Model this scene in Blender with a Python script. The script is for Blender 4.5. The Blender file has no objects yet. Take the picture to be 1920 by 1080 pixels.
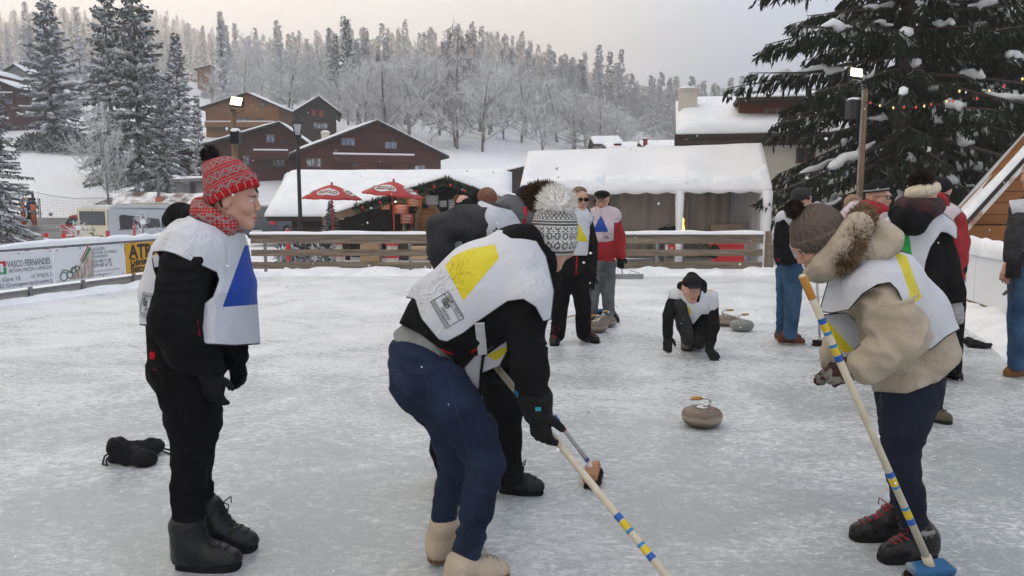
import bpy,bmesh,math,random
import numpy as np
from mathutils import Vector,Matrix,Quaternion
from mathutils.bvhtree import BVHTree
R=math.radians
random.seed(7);RNG=np.random.default_rng(7)
SC=bpy.context.scene
COL=SC.collection
# camera, sky, sun, exposure
F,PITCH,CAMH=1423.0,R(6.615),1.6
cam_d=bpy.data.cameras.new('camera');cam=bpy.data.objects.new('camera',cam_d);COL.objects.link(cam)
cam.location=(0,0,CAMH);cam.rotation_euler=(R(90)-PITCH,0,0)
cam_d.sensor_width=36;cam_d.lens=36*F/1920;cam_d.clip_start=0.05;cam_d.clip_end=5000
SC.camera=cam
SUN_EL,SUN_AZ=R(11),R(128)
W=bpy.data.worlds.new('World');SC.world=W;W.use_nodes= True
nt=W.node_tree;nt.nodes.clear()
def _n(t,typ,**kw):
 n=t.nodes.new(typ)
 for k,v in kw.items():
  if k.startswith('i_'):
   n.inputs[k[2:].replace('_',' ')].default_value=v
  else:setattr(n,k,v)
 return n
out=_n(nt,'ShaderNodeOutputWorld');bg=_n(nt,'ShaderNodeBackground');bg.inputs['Strength'].default_value=0.15
sky=_n(nt,'ShaderNodeTexSky',sky_type='NISHITA',sun_disc= False,sun_elevation=SUN_EL,sun_rotation=SUN_AZ)
sky.altitude=1200;sky.dust_density=2.0
tc=_n(nt,'ShaderNodeTexCoord');sep=_n(nt,'ShaderNodeSeparateXYZ')
nt.links.new(tc.outputs['Generated'],sep.inputs[0])
# a thin bright overcast, cream towards the left and opening to pale blue on the right
rmp=_n(nt,'ShaderNodeMapRange',i_From_Min=0.02,i_From_Max=0.34);rmp.clamp= True ;rmp.interpolation_type='SMOOTHSTEP'
nt.links.new(sep.outputs['X'],rmp.inputs['Value'])
nz=_n(nt,'ShaderNodeTexNoise',i_Scale=2.2,i_Detail=3.0);nt.links.new(tc.outputs['Generated'],nz.inputs['Vector'])
mixc=_n(nt,'ShaderNodeMix',data_type='RGBA')
mixc.inputs[6].default_value=(7.9,7.25,6.55,1);mixc.inputs[7].default_value=(4.3,5.2,6.9,1)
nt.links.new(rmp.outputs[0],mixc.inputs[0])
mula=_n(nt,'ShaderNodeMapRange',i_From_Min=0.3,i_From_Max=0.7,i_To_Min=0.9,i_To_Max=1.1)
nt.links.new(nz.outputs['Fac'],mula.inputs['Value'])
sc_=_n(nt,'ShaderNodeVectorMath',operation='SCALE')
nt.links.new(mixc.outputs[2],sc_.inputs[0]);nt.links.new(mula.outputs[0],sc_.inputs['Scale'])
mx=_n(nt,'ShaderNodeMix',data_type='RGBA');mx.inputs[0].default_value=0.86
nt.links.new(sky.outputs[0],mx.inputs[6]);nt.links.new(sc_.outputs[0],mx.inputs[7])
nt.links.new(mx.outputs[2],bg.inputs['Color']);nt.links.new(bg.outputs[0],out.inputs['Surface'])
sun_d=bpy.data.lights.new('sun','SUN');sun_d.energy=5.0;sun_d.angle=R(0.5);sun_d.color=(1.0,0.80,0.58)
sun=bpy.data.objects.new('sun',sun_d);COL.objects.link(sun)
_sd=Vector((math.sin(SUN_AZ)*math.cos(SUN_EL),math.cos(SUN_AZ)*math.cos(SUN_EL),math.sin(SUN_EL)))
sun.rotation_euler=_sd.to_track_quat('Z','Y').to_euler();sun.location=_sd*50
VS=SC.view_settings;VS.view_transform='Standard';VS.look='None';VS.exposure=0.9;VS.gamma=1;VS.use_curve_mapping= False
SC.cycles.use_denoising= True
SC.cycles.max_bounces=6;SC.cycles.diffuse_bounces=3;SC.cycles.glossy_bounces=2;SC.cycles.transparent_max_bounces=8
SC.cycles.volume_bounces=0
# geometry helpers
_UP=Vector((0,math.sin(PITCH),math.cos(PITCH)));_FW=Vector((0,math.cos(PITCH),-math.sin(PITCH)))
def ray(px,py): return Vector(((px-960)/F,0,0))+_UP*((540-py)/F)+_FW
def at(px,py,Y):
 d=ray(px,py); return Vector((0,0,CAMH))+d*(Y/d.y)
def gnd(px,py,z=0.0):
 d=ray(px,py); return Vector((0,0,CAMH))+d*((z-CAMH)/d.z)
def link(o,parent= None):
 COL.objects.link(o)
 if parent is not None:o.parent=parent;o.matrix_parent_inverse=Matrix.Translation(-parent.location) if False else Matrix()
 return o
def thing(name,label,cat,loc=(0,0,0),rotz=0,group= None):
 o=bpy.data.objects.new(name, None);COL.objects.link(o);o.location=loc;o.rotation_euler=(0,0,rotz)
 o.empty_display_size=0.1
 return tag(o,label,cat,group)
def tag(o,label,cat,group= None):
 o['label']=label;o['category']=cat
 if group:o['group']=group
 return o
def dup(o,parent= None):
 c=o.copy();COL.objects.link(c)
 if parent is not None:c.parent=parent
 for ch in list(CH.get(o.name,[])):dup_child(ch,c)
 return c
CH={}
def dup_child(ch,c):
 k=ch.copy();COL.objects.link(k);k.parent=c
 CH.setdefault(c.name,[]).append(k)
 for g in list(CH.get(ch.name,[])):dup_child(g,k)
def own(parent,o):
 CH.setdefault(parent.name,[]).append(o)
class MB:
 """collects raw verts / faces in numpy-friendly lists; build() links them as ONE mesh object"""
 def __init__(s):s.v=[];s.f=[];s.m=[];s.cm=0
 def add(s,vs,fs):
  b=len(s.v);s.v.extend([tuple(x) for x in vs]);s.f.extend([tuple(i+b for i in f) for f in fs]);s.m.extend([s.cm]*len(fs)); return s
 def box(s,c,d,rot= None):
  """box centred at c, full size d, optional 3x3 / Matrix rotation"""
  c=Vector(c);h=Vector(d)/2;vs=[]
  for i in range(8):
   p=Vector((h.x if i&1 else -h.x,h.y if i&2 else -h.y,h.z if i&4 else -h.z))
   vs.append(c+(rot@p if rot is not None else p))
  return s.add(vs,[(0,2,3,1),(4,5,7,6),(0,1,5,4),(2,6,7,3),(0,4,6,2),(1,3,7,5)])
 def bar(s,a,b,w,h,up=(0,0,1)):
  a,b=Vector(a),Vector(b);d=b-a;L=d.length;d=d/L
  u=Vector(up);sd=d.cross(u)
  if sd.length<1e-4:u=Vector((0,1,0));sd=d.cross(u)
  sd.normalize();u=sd.cross(d).normalized()
  M=Matrix((d,sd,u)).transposed()
  return s.box((a+b)/2,(L,w,h),M)
 def tube(s,pts,r,n=8,cap= True):
  pts=[Vector(p) for p in pts]
  rs=r if isinstance(r,(list,tuple)) else [r]*len(pts)
  b=len(s.v);prev= None
  for i,p in enumerate(pts):
   t=(pts[min(i+1,len(pts)-1)]-pts[max(i-1,0)])
   t=t.normalized() if t.length>1e-9 else Vector((0,0,1))
   if prev is None:
    x=t.orthogonal().normalized()
   else:
    x=(prev-t*prev.dot(t));x=x.normalized() if x.length>1e-6 else t.orthogonal().normalized()
   prev=x;y=t.cross(x)
   for k in range(n):
    a=2*math.pi*k/n
    s.v.append(tuple(p+(x*math.cos(a)+y*math.sin(a))*rs[i]))
  for i in range(len(pts)-1):
   for k in range(n):
    k2=(k+1)%n
    s.f.append((b+i*n+k,b+i*n+k2,b+(i+1)*n+k2,b+(i+1)*n+k));s.m.append(s.cm)
  if cap:
   s.f.append(tuple(b+k for k in range(n))[::-1]);s.m.append(s.cm)
   e=b+(len(pts)-1)*n
   s.f.append(tuple(e+k for k in range(n)));s.m.append(s.cm)
  return s
 def lathe(s,prof,n=24,c=(0,0,0),M= None):
  """prof: [(r, z)] from bottom to top around the z axis"""
  b=len(s.v);c=Vector(c)
  for r,z in prof:
   for k in range(n):
    a=2*math.pi*k/n;p=Vector((r*math.cos(a),r*math.sin(a),z))
    s.v.append(tuple(c+(M@p if M is not None else p)))
  for i in range(len(prof)-1):
   for k in range(n):
    k2=(k+1)%n
    s.f.append((b+i*n+k,b+i*n+k2,b+(i+1)*n+k2,b+(i+1)*n+k));s.m.append(s.cm)
  s.f.append(tuple(b+k for k in range(n))[::-1]);s.m.append(s.cm)
  e=b+(len(prof)-1)*n
  s.f.append(tuple(e+k for k in range(n)));s.m.append(s.cm)
  return s
 def prism(s,poly,axis_o,ax,ay,depth_v):
  """extrude the 2-D polygon (list of (u,v)) spanned by ax, ay from axis_o along depth_v"""
  o,ax,ay,dv=Vector(axis_o),Vector(ax),Vector(ay),Vector(depth_v);n=len(poly)
  vs=[o+ax*u+ay*v for u,v in poly];vs+=[p+dv for p in vs]
  fs=[tuple(range(n))[::-1],tuple(range(n,2*n))]+[(i,(i+1)%n,n+(i+1)%n,n+i) for i in range(n)]
  if ax.cross(ay).dot(dv)<0:fs=[f[::-1] for f in fs]
  return s.add(vs,fs)
 def blob(s,c,r,seg=8,rings=6,jit=0.0,M= None):
  c=Vector(c);b=len(s.v)
  for i in range(rings+1):
   th=math.pi*i/rings
   for k in range(seg):
    a=2*math.pi*k/seg
    j=1+(random.random()-.5)*2*jit
    p=Vector((r[0]*math.sin(th)*math.cos(a)*j,r[1]*math.sin(th)*math.sin(a)*j,-r[2]*math.cos(th)*(j if 0<i<rings else 1)))
    s.v.append(tuple(c+(M@p if M is not None else p)))
  for i in range(rings):
   for k in range(seg):
    k2=(k+1)%seg
    s.f.append((b+i*seg+k,b+i*seg+k2,b+(i+1)*seg+k2,b+(i+1)*seg+k));s.m.append(s.cm)
  return s
 def build(s,name,mats,parent= None,smooth= False,bevel=0,auto= None):
  me=bpy.data.meshes.new(name);me.from_pydata(s.v,[],s.f)
  for m in (mats if isinstance(mats,(list,tuple)) else [mats]):me.materials.append(m)
  if any(s.m):me.polygons.foreach_set('material_index',s.m)
  bm=bmesh.new();bm.from_mesh(me);bmesh.ops.recalc_face_normals(bm,faces=bm.faces);bm.to_mesh(me);bm.free()
  if smooth or auto:me.polygons.foreach_set('use_smooth',[True]*len(me.polygons))
  if auto:me.set_sharp_from_angle(angle=R(auto))
  o=bpy.data.objects.new(name,me);COL.objects.link(o)
  if parent is not None:setp(o,parent)
  if bevel:
   bv=o.modifiers.new('bevel','BEVEL');bv.width=bevel;bv.segments=2;bv.limit_method='ANGLE';bv.angle_limit=R(35)
  return o
WORLD_PARENT={}
def setp(o,parent,world= None):
 """parent o; geometry given in world coordinates when the parent was flagged so, else in the parent's own frame"""
 o.parent=parent;own(parent,o)
 top=parent
 while top.parent is not None:top=top.parent
 if top.name in WORLD_PARENT and parent is top:
  o.matrix_parent_inverse=top.matrix_basis.inverted()
def wthing(name,label,cat,loc,group= None,rotz=0):
 """a thing whose parts are given in world coordinates"""
 o=thing(name,label,cat,loc,rotz,group)
 WORLD_PARENT[o.name]=1
 bpy.context.view_layer.update()
 return o
def np_mesh(name,v,f,mats,parent= None,smooth= True,mi= None):
 """v (n,3) float array, f (m,k) int array with k = 3 or 4"""
 me=bpy.data.meshes.new(name);v=np.asarray(v,np.float32);f=np.asarray(f,np.int32);m,k=f.shape
 me.vertices.add(len(v));me.vertices.foreach_set('co',v.ravel())
 me.loops.add(m*k);me.loops.foreach_set('vertex_index',f.ravel())
 me.polygons.add(m);me.polygons.foreach_set('loop_start',np.arange(0,m*k,k,dtype=np.int32))
 if smooth:me.polygons.foreach_set('use_smooth',np.ones(m,bool))
 for mm in (mats if isinstance(mats,(list,tuple)) else [mats]):me.materials.append(mm)
 if mi is not None:me.polygons.foreach_set('material_index',np.asarray(mi,np.int32))
 me.update(calc_edges= True)
 o=bpy.data.objects.new(name,me);COL.objects.link(o)
 if parent is not None:setp(o,parent)
 return o
# materials
MATS={}
def lin(c): return tuple((x/12.92 if x<=.04045 else ((x+.055)/1.055)**2.4) for x in c)
def new_mat(name):
 m=bpy.data.materials.new(name);m.use_nodes= True ;t=m.node_tree
 b=t.nodes['Principled BSDF'];MATS[name]=m
 return m,t,b
def mat(name,c1,c2= None,rough=.7,scale=6.0,bump=0.0,bscale= None,metal=0.0,spec=0.4,detail=4.0,stretch= None,emit= None,es=0,sheen=0,coord='Object',thr=(.35,.65),alpha= None):
 """principled material: base colour drifting between c1 and c2 with noise, plus a noise bump"""
 if name in MATS: return MATS[name]
 m,t,b=new_mat(name);L=t.links.new
 tcn=_n(t,'ShaderNodeTexCoord');vec=tcn.outputs[coord]
 if stretch:
  mp=_n(t,'ShaderNodeMapping');mp.inputs['Scale'].default_value=stretch;L(vec,mp.inputs[0]);vec=mp.outputs[0]
 c2=c2 or tuple(x*.82 for x in c1)
 nz=_n(t,'ShaderNodeTexNoise',i_Scale=scale,i_Detail=detail);L(vec,nz.inputs['Vector'])
 mr=_n(t,'ShaderNodeMapRange',i_From_Min=thr[0],i_From_Max=thr[1]);L(nz.outputs['Fac'],mr.inputs['Value'])
 mxn=_n(t,'ShaderNodeMix',data_type='RGBA');mxn.inputs[6].default_value=(*c1,1);mxn.inputs[7].default_value=(*c2,1)
 L(mr.outputs[0],mxn.inputs[0]);L(mxn.outputs[2],b.inputs['Base Color'])
 b.inputs['Roughness'].default_value=rough;b.inputs['Metallic'].default_value=metal;b.inputs['Specular IOR Level'].default_value=spec
 if sheen:b.inputs['Sheen Weight'].default_value=sheen;b.inputs['Sheen Roughness'].default_value=.6
 if bump:
  n2=_n(t,'ShaderNodeTexNoise',i_Scale=bscale or scale*4,i_Detail=4.0);L(vec,n2.inputs['Vector'])
  bp=_n(t,'ShaderNodeBump',i_Strength=bump,i_Distance=.02);L(n2.outputs['Fac'],bp.inputs['Height']);L(bp.outputs[0],b.inputs['Normal'])
 if emit:b.inputs['Emission Color'].default_value=(*emit,1);b.inputs['Emission Strength'].default_value=es
 return m
SNOW=mat('snow',(.86,.88,.90),(.78,.81,.85),rough=.65,scale=1.5,bump=.25,bscale=9,spec=.3)
SNOWR=mat('snow_rough',(.86,.88,.90),(.72,.75,.79),rough=.7,scale=3,bump=.7,bscale=6,spec=.3)
def snow_top(name,base,base2,rough=.8,scale=8,lo=.25,hi=.75,nscale=5.0,bias=0.0,snow=(.85,.87,.9)):
 """a dark surface with snow lying on what faces up"""
 if name in MATS: return MATS[name]
 m,t,b=new_mat(name);L=t.links.new
 tcn=_n(t,'ShaderNodeTexCoord');g=_n(t,'ShaderNodeNewGeometry');sp=_n(t,'ShaderNodeSeparateXYZ');L(g.outputs['True Normal'],sp.inputs[0])
 nz=_n(t,'ShaderNodeTexNoise',i_Scale=nscale,i_Detail=3.0);L(tcn.outputs['Object'],nz.inputs['Vector'])
 ab=_n(t,'ShaderNodeMath',operation='MULTIPLY_ADD');L(nz.outputs['Fac'],ab.inputs[0]);ab.inputs[1].default_value=1.6;ab.inputs[2].default_value=-.8+bias
 ad=_n(t,'ShaderNodeMath',operation='ADD');L(sp.outputs['Z'],ad.inputs[0]);L(ab.outputs[0],ad.inputs[1])
 mr=_n(t,'ShaderNodeMapRange',i_From_Min=lo,i_From_Max=hi);L(ad.outputs[0],mr.inputs['Value'])
 n2=_n(t,'ShaderNodeTexNoise',i_Scale=scale,i_Detail=3.0);L(tcn.outputs['Object'],n2.inputs['Vector'])
 m1=_n(t,'ShaderNodeMix',data_type='RGBA');m1.inputs[6].default_value=(*base,1);m1.inputs[7].default_value=(*base2,1);L(n2.outputs['Fac'],m1.inputs[0])
 m2=_n(t,'ShaderNodeMix',data_type='RGBA');L(mr.outputs[0],m2.inputs[0]);L(m1.outputs[2],m2.inputs[6]);m2.inputs[7].default_value=(*snow,1)
 L(m2.outputs[2],b.inputs['Base Color']);b.inputs['Roughness'].default_value=rough;b.inputs['Specular IOR Level'].default_value=.2
 return m
# value noise in numpy
_NG=RNG.random((32,32,32)).astype(np.float32)
def vnoise(p,s=1.0,seed=0):
 """smooth value noise in [0,1]; p (...,3)"""
 q=np.asarray(p,np.float32)*s+seed*7.31
 i=np.floor(q).astype(np.int32);f=q-i;f=f*f*(3-2*f)
 x,y,z=i[...,0]&31,i[...,1]&31,i[...,2]&31;x1,y1,z1=(x+1)&31,(y+1)&31,(z+1)&31
 fx,fy,fz=f[...,0],f[...,1],f[...,2];G=_NG
 a=G[x,y,z]*(1-fx)+G[x1,y,z]*fx;b=G[x,y1,z]*(1-fx)+G[x1,y1,z]*fx
 c=G[x,y,z1]*(1-fx)+G[x1,y,z1]*fx;d=G[x,y1,z1]*(1-fx)+G[x1,y1,z1]*fx
 return (a*(1-fy)+b*fy)*(1-fz)+(c*(1-fy)+d*fy)*fz
# terrain
def _ss(x,a,b):
 t=np.clip((x-a)/(b-a),0,1); return t*t*(3-2*t)
def terrain(x,y):
 x=np.asarray(x,float);y=np.asarray(y,float)
 d=np.maximum(y,1.0);az=x/d
 left=np.interp(d,[0,24,32,44,52,66,80,112,150,300,620,900],[0,-.1,-.95,-.98,-.65,.3,3.6,12.5,19,52,128,138])
 right=np.interp(d,[0,24,50,70,120,200,300,600,900],[0,-.1,-.1,0,5,12,22,42,50])
 mid=np.interp(d,[0,24,40,60,72,95,112,150,300,600,900],[0,-.3,-.4,.2,3.0,8.0,12,18,46,98,106])
 wl=_ss(az,-.46,-.36);wr=_ss(az,-.06,.30)
 z=left*(1-wl)+mid*wl;z=z*(1-wr)+right*wr
 near=_ss(d,17.0,24.0)*(y>1)
 z=z*near-0.06
 z=z+(vnoise(np.stack([x,y,x*0],-1),.03)-.5)*np.clip((d-60)/20,0,8)*(y>1)
 t=y*math.cos(SUN_AZ)+x*math.sin(SUN_AZ)
 return z+np.interp(t,[30,80,130,170,230,420],[0,20,76,107,85,25])  # unseen ridge behind the camera, added to keep low sun off the valley
def tz(x,y): return float(terrain(np.array([x]),np.array([y]))[0])
# setting: terrain, ice, road, haze
def grid_mesh(name,xs,ys,zf,mats,kind='structure'):
 X,Y=np.meshgrid(xs,ys);Z=zf(X,Y)
 v=np.stack([X,Y,Z],-1).reshape(-1,3);nx,ny=len(xs),len(ys)
 i=(np.arange(ny-1)[:, None]*nx+np.arange(nx-1)[None]).ravel()
 f=np.stack([i,i+1,i+nx+1,i+nx],-1)
 o=np_mesh(name,v,f,mats);o['kind']=kind; return o
xs=np.unique(np.concatenate([np.arange(-900,-120,40),np.arange(-120,60,1.5),np.arange(60,901,40)]))
ys=np.unique(np.concatenate([np.arange(-620,0,25),np.arange(0,12,3),np.arange(12,40,.8),np.arange(40,140,1.5),np.arange(140,320,6),np.arange(320,761,20)]))
grid_mesh('snowy_ground',xs,ys,terrain,SNOW)
# ice: frosty white scrapings over grey-blue ice
m,t,b=new_mat('ice');L=t.links.new
tcn=_n(t,'ShaderNodeTexCoord');o_=tcn.outputs['Object']
mp=_n(t,'ShaderNodeMapping');mp.inputs['Scale'].default_value=(1.0,1.25,1);mp.inputs['Rotation'].default_value=(0,0,.5);L(o_,mp.inputs[0])
nA=_n(t,'ShaderNodeTexNoise',i_Scale=.9,i_Detail=9.0,i_Roughness=.70,i_Distortion=.6);L(mp.outputs[0],nA.inputs['Vector'])
nB=_n(t,'ShaderNodeTexNoise',i_Scale=19.0,i_Detail=9.0,i_Roughness=.72,i_Distortion=.9);L(mp.outputs[0],nB.inputs['Vector'])
mp2=_n(t,'ShaderNodeMapping');mp2.inputs['Scale'].default_value=(2.2,9.0,1);mp2.inputs['Rotation'].default_value=(0,0,-.35);L(o_,mp2.inputs[0])
nC=_n(t,'ShaderNodeTexNoise',i_Scale=5.0,i_Detail=5.0,i_Roughness=.7,i_Distortion=1.2);L(mp2.outputs[0],nC.inputs['Vector'])
def M_(op,a,b_= None,c= None):
 n=_n(t,'ShaderNodeMath',operation=op)
 for i,x in enumerate((a,b_,c)):
  if x is None: continue
  if isinstance(x,(int,float)):n.inputs[i].default_value=x
  else:L(x,n.inputs[i])
 return n.outputs[0]
sepi=_n(t,'ShaderNodeSeparateXYZ');L(o_,sepi.inputs[0])
far=_n(t,'ShaderNodeMapRange',i_From_Min=3.5,i_From_Max=11.0,i_To_Min=-.06,i_To_Max=.20);L(sepi.outputs['Y'],far.inputs['Value'])
e=M_('MULTIPLY_ADD',nA.outputs['Fac'],.75,-.375);e=M_('MULTIPLY_ADD',nB.outputs['Fac'],.85,e);e=M_('MULTIPLY_ADD',nC.outputs['Fac'],.5,e);e=M_('ADD',e,far.outputs[0])
frost=_n(t,'ShaderNodeMapRange',i_From_Min=.56,i_From_Max=1.02);L(e,frost.inputs['Value'])
nD=_n(t,'ShaderNodeTexNoise',i_Scale=42.0,i_Detail=5.0,i_Roughness=.7,i_Distortion=.4);L(mp.outputs[0],nD.inputs['Vector'])
spk=_n(t,'ShaderNodeMapRange',i_From_Min=.56,i_From_Max=.70);L(nD.outputs['Fac'],spk.inputs['Value'])
fr2=M_('MAXIMUM',frost.outputs[0],M_('MULTIPLY',spk.outputs[0],M_('MULTIPLY_ADD',frost.outputs[0],.5,.36)))
mxi=_n(t,'ShaderNodeMix',data_type='RGBA');mxi.inputs[6].default_value=(.335,.37,.38,1);mxi.inputs[7].default_value=(.84,.86,.88,1)
L(fr2,mxi.inputs[0]);L(mxi.outputs[2],b.inputs['Base Color'])
rr=_n(t,'ShaderNodeMapRange',i_To_Min=.14,i_To_Max=.5);L(fr2,rr.inputs['Value']);L(rr.outputs[0],b.inputs['Roughness'])
b.inputs['IOR'].default_value=1.31;b.inputs['Specular IOR Level'].default_value=.5
hh=M_('MULTIPLY_ADD',fr2,.5,M_('MULTIPLY',nB.outputs['Fac'],.5))
bp=_n(t,'ShaderNodeBump',i_Strength=.28,i_Distance=.012);L(hh,bp.inputs['Height']);L(bp.outputs[0],b.inputs['Normal'])
ICE=m
ICE_POLY=[(-12,-4),(10,-4),(9.6,4),(8.8,12.5),(7.6,16.6),(-5.2,16.6),(-6.9,15.6),(-7.9,13.2),(-9.2,9.0),(-10.5,4)]
ib=MB();ib.add([(x,y,0) for x,y in ICE_POLY],[tuple(range(len(ICE_POLY)))]);ice=ib.build('ice_rink',ICE);ice['kind']='structure'
def bank(name,pts,w,h,n=10,seed=0,kind='structure',step=.12):
 """a lumpy ridge of pushed snow along a polyline"""
 P=[Vector((p[0],p[1],0)) for p in pts];seq=[]
 for a,c in zip(P[:-1],P[1:]):
  k=max(2,int((c-a).length/step));seq+=[a.lerp(c,i/k) for i in range(k)]
 seq.append(P[-1]);S=np.array([tuple(p) for p in seq]);T=np.gradient(S,axis=0);T/=np.linalg.norm(T,axis=1,keepdims= True)
 N=np.stack([-T[:,1],T[:,0],T[:,2]],-1);u=np.linspace(-1,1,n)
 v=S[:, None]+N[:, None]*(u[None,:, None]*w)
 prof=np.clip(1-np.abs(u)**1.6,0,1)
 nz=vnoise(v,3.1,seed)*.7+vnoise(v,9,seed+3)*.4
 v[...,2]=prof[None]*h*(0.25+nz)-.01+0
 nx=n;i=(np.arange(len(S)-1)[:, None]*nx+np.arange(nx-1)[None]).ravel()
 o=np_mesh(name,v.reshape(-1,3),np.stack([i,i+1,i+nx+1,i+nx],-1),SNOWR);o['kind']=kind; return o
bank('snow_bank',[(-4.9,16.35),(-1,16.4),(3,16.45),(6.0,16.5),(6.9,16.3),(7.7,15.3)],.42,.16)
bank('snow_bank',[(7.25,13.4),(7.0,12.0),(6.35,9.9),(5.9,8.5),(5.4,7.3)],.5,.2,seed=4)
bank('snow_bank',[(-9.0,8.2),(-7.75,11.9),(-6.75,14.4),(-6.0,15.6),(-4.9,16.35)],.22,.12,seed=8)
ASPH=mat('wet_asphalt',(.055,.055,.058),(.16,.165,.17),rough=.45,scale=.6,bump=.2,bscale=30,thr=(.45,.62))
def strip(name,pts,w,m_,dz,kind='structure'):
 vs=[];fs=[]
 for i,(x,y) in enumerate(pts):
  a=Vector(pts[max(i-1,0)]);c=Vector(pts[min(i+1,len(pts)-1)]);tt=(c-a).normalized();nn=Vector((-tt.y,tt.x))
  for k in range(9):
   s=(k/8-.5)*2;q=Vector((x,y))+nn*w*s;vs.append((q.x,q.y,tz(q.x,q.y)+dz))
 for i in range(len(pts)-1):
  for k in range(8):fs.append((i*9+k,i*9+k+1,i*9+10+k,i*9+9+k))
 o=MB().add(vs,fs).build(name,m_,smooth= True);o['kind']=kind; return o
road_pts=[(-80+i*1.5,57.5-.06*i) for i in range(44)]
strip('road',road_pts,9.0,ASPH,.05)
# haze: one even volume round the whole place
hz=bpy.data.materials.new('haze');hz.use_nodes= True ;t=hz.node_tree;t.nodes.clear()
ho=_n(t,'ShaderNodeOutputMaterial');pv=_n(t,'ShaderNodeVolumePrincipled');pv.inputs['Color'].default_value=(.93,.95,.98,1);pv.inputs['Density'].default_value=.0023
pv.inputs['Anisotropy'].default_value=-.4
t.links.new(pv.outputs[0],ho.inputs['Volume'])
hb=MB();hb.box((0,70,79),(1816,1400,164));hob=hb.build('haze',hz);hob['kind']='stuff';hob['label']='pale winter mist filling the valley and veiling the hill'
# trees
BARK=mat('bark',(.05,.038,.03),(.09,.075,.065),rough=.9,scale=12,bump=.4,stretch=(1,1,.25))
NEEDLE_NEAR=snow_top('needles_near',(.012,.022,.012),(.035,.042,.020),lo=.60,hi=.95,nscale=1.3,bias=-.03)
NEEDLE=snow_top('needles',(.018,.030,.022),(.05,.058,.048),lo=.22,hi=.8,nscale=.8,bias=.20)
NEEDLE_FROST=snow_top('needles_frosted',(.40,.39,.38),(.64,.63,.61),lo=-.6,hi=.4,nscale=.9,bias=.3,snow=(.86,.86,.86))
TWIG_FROST=snow_top('frosted_twigs',(.38,.36,.35),(.66,.65,.64),lo=-.6,hi=.35,nscale=.35,bias=.25,snow=(.86,.87,.88))
TWIG_BROWN=snow_top('brown_twigs',(.07,.055,.05),(.17,.14,.13),lo=-.1,hi=.8,nscale=.6,bias=.05)
def ribbons(P0,P1,w,jag,rng):
 """each twig from P0 to P1 as two crossed leaf-shaped blades: (n,3),(n,3),(n,) -> verts, tri faces"""
 n=len(P0);D=P1-P0;Ln=np.linalg.norm(D,axis=1,keepdims= True)+1e-9;D=D/Ln
 r=rng.normal(size=(n,3));A=np.cross(D,r);A/=np.linalg.norm(A,axis=1,keepdims= True)+1e-9;B=np.cross(D,A)
 w=w[:, None];mid=P0+D*Ln*.45
 v=np.stack([P0,mid+A*w,P1,mid-A*w,mid+B*w,mid-B*w],1)
 b=np.arange(n)[:, None]*6
 f=np.concatenate([b+np.array([[0,1,2,3]]),b+np.array([[0,4,2,5]])])
 return v.reshape(-1,3),f
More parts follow.
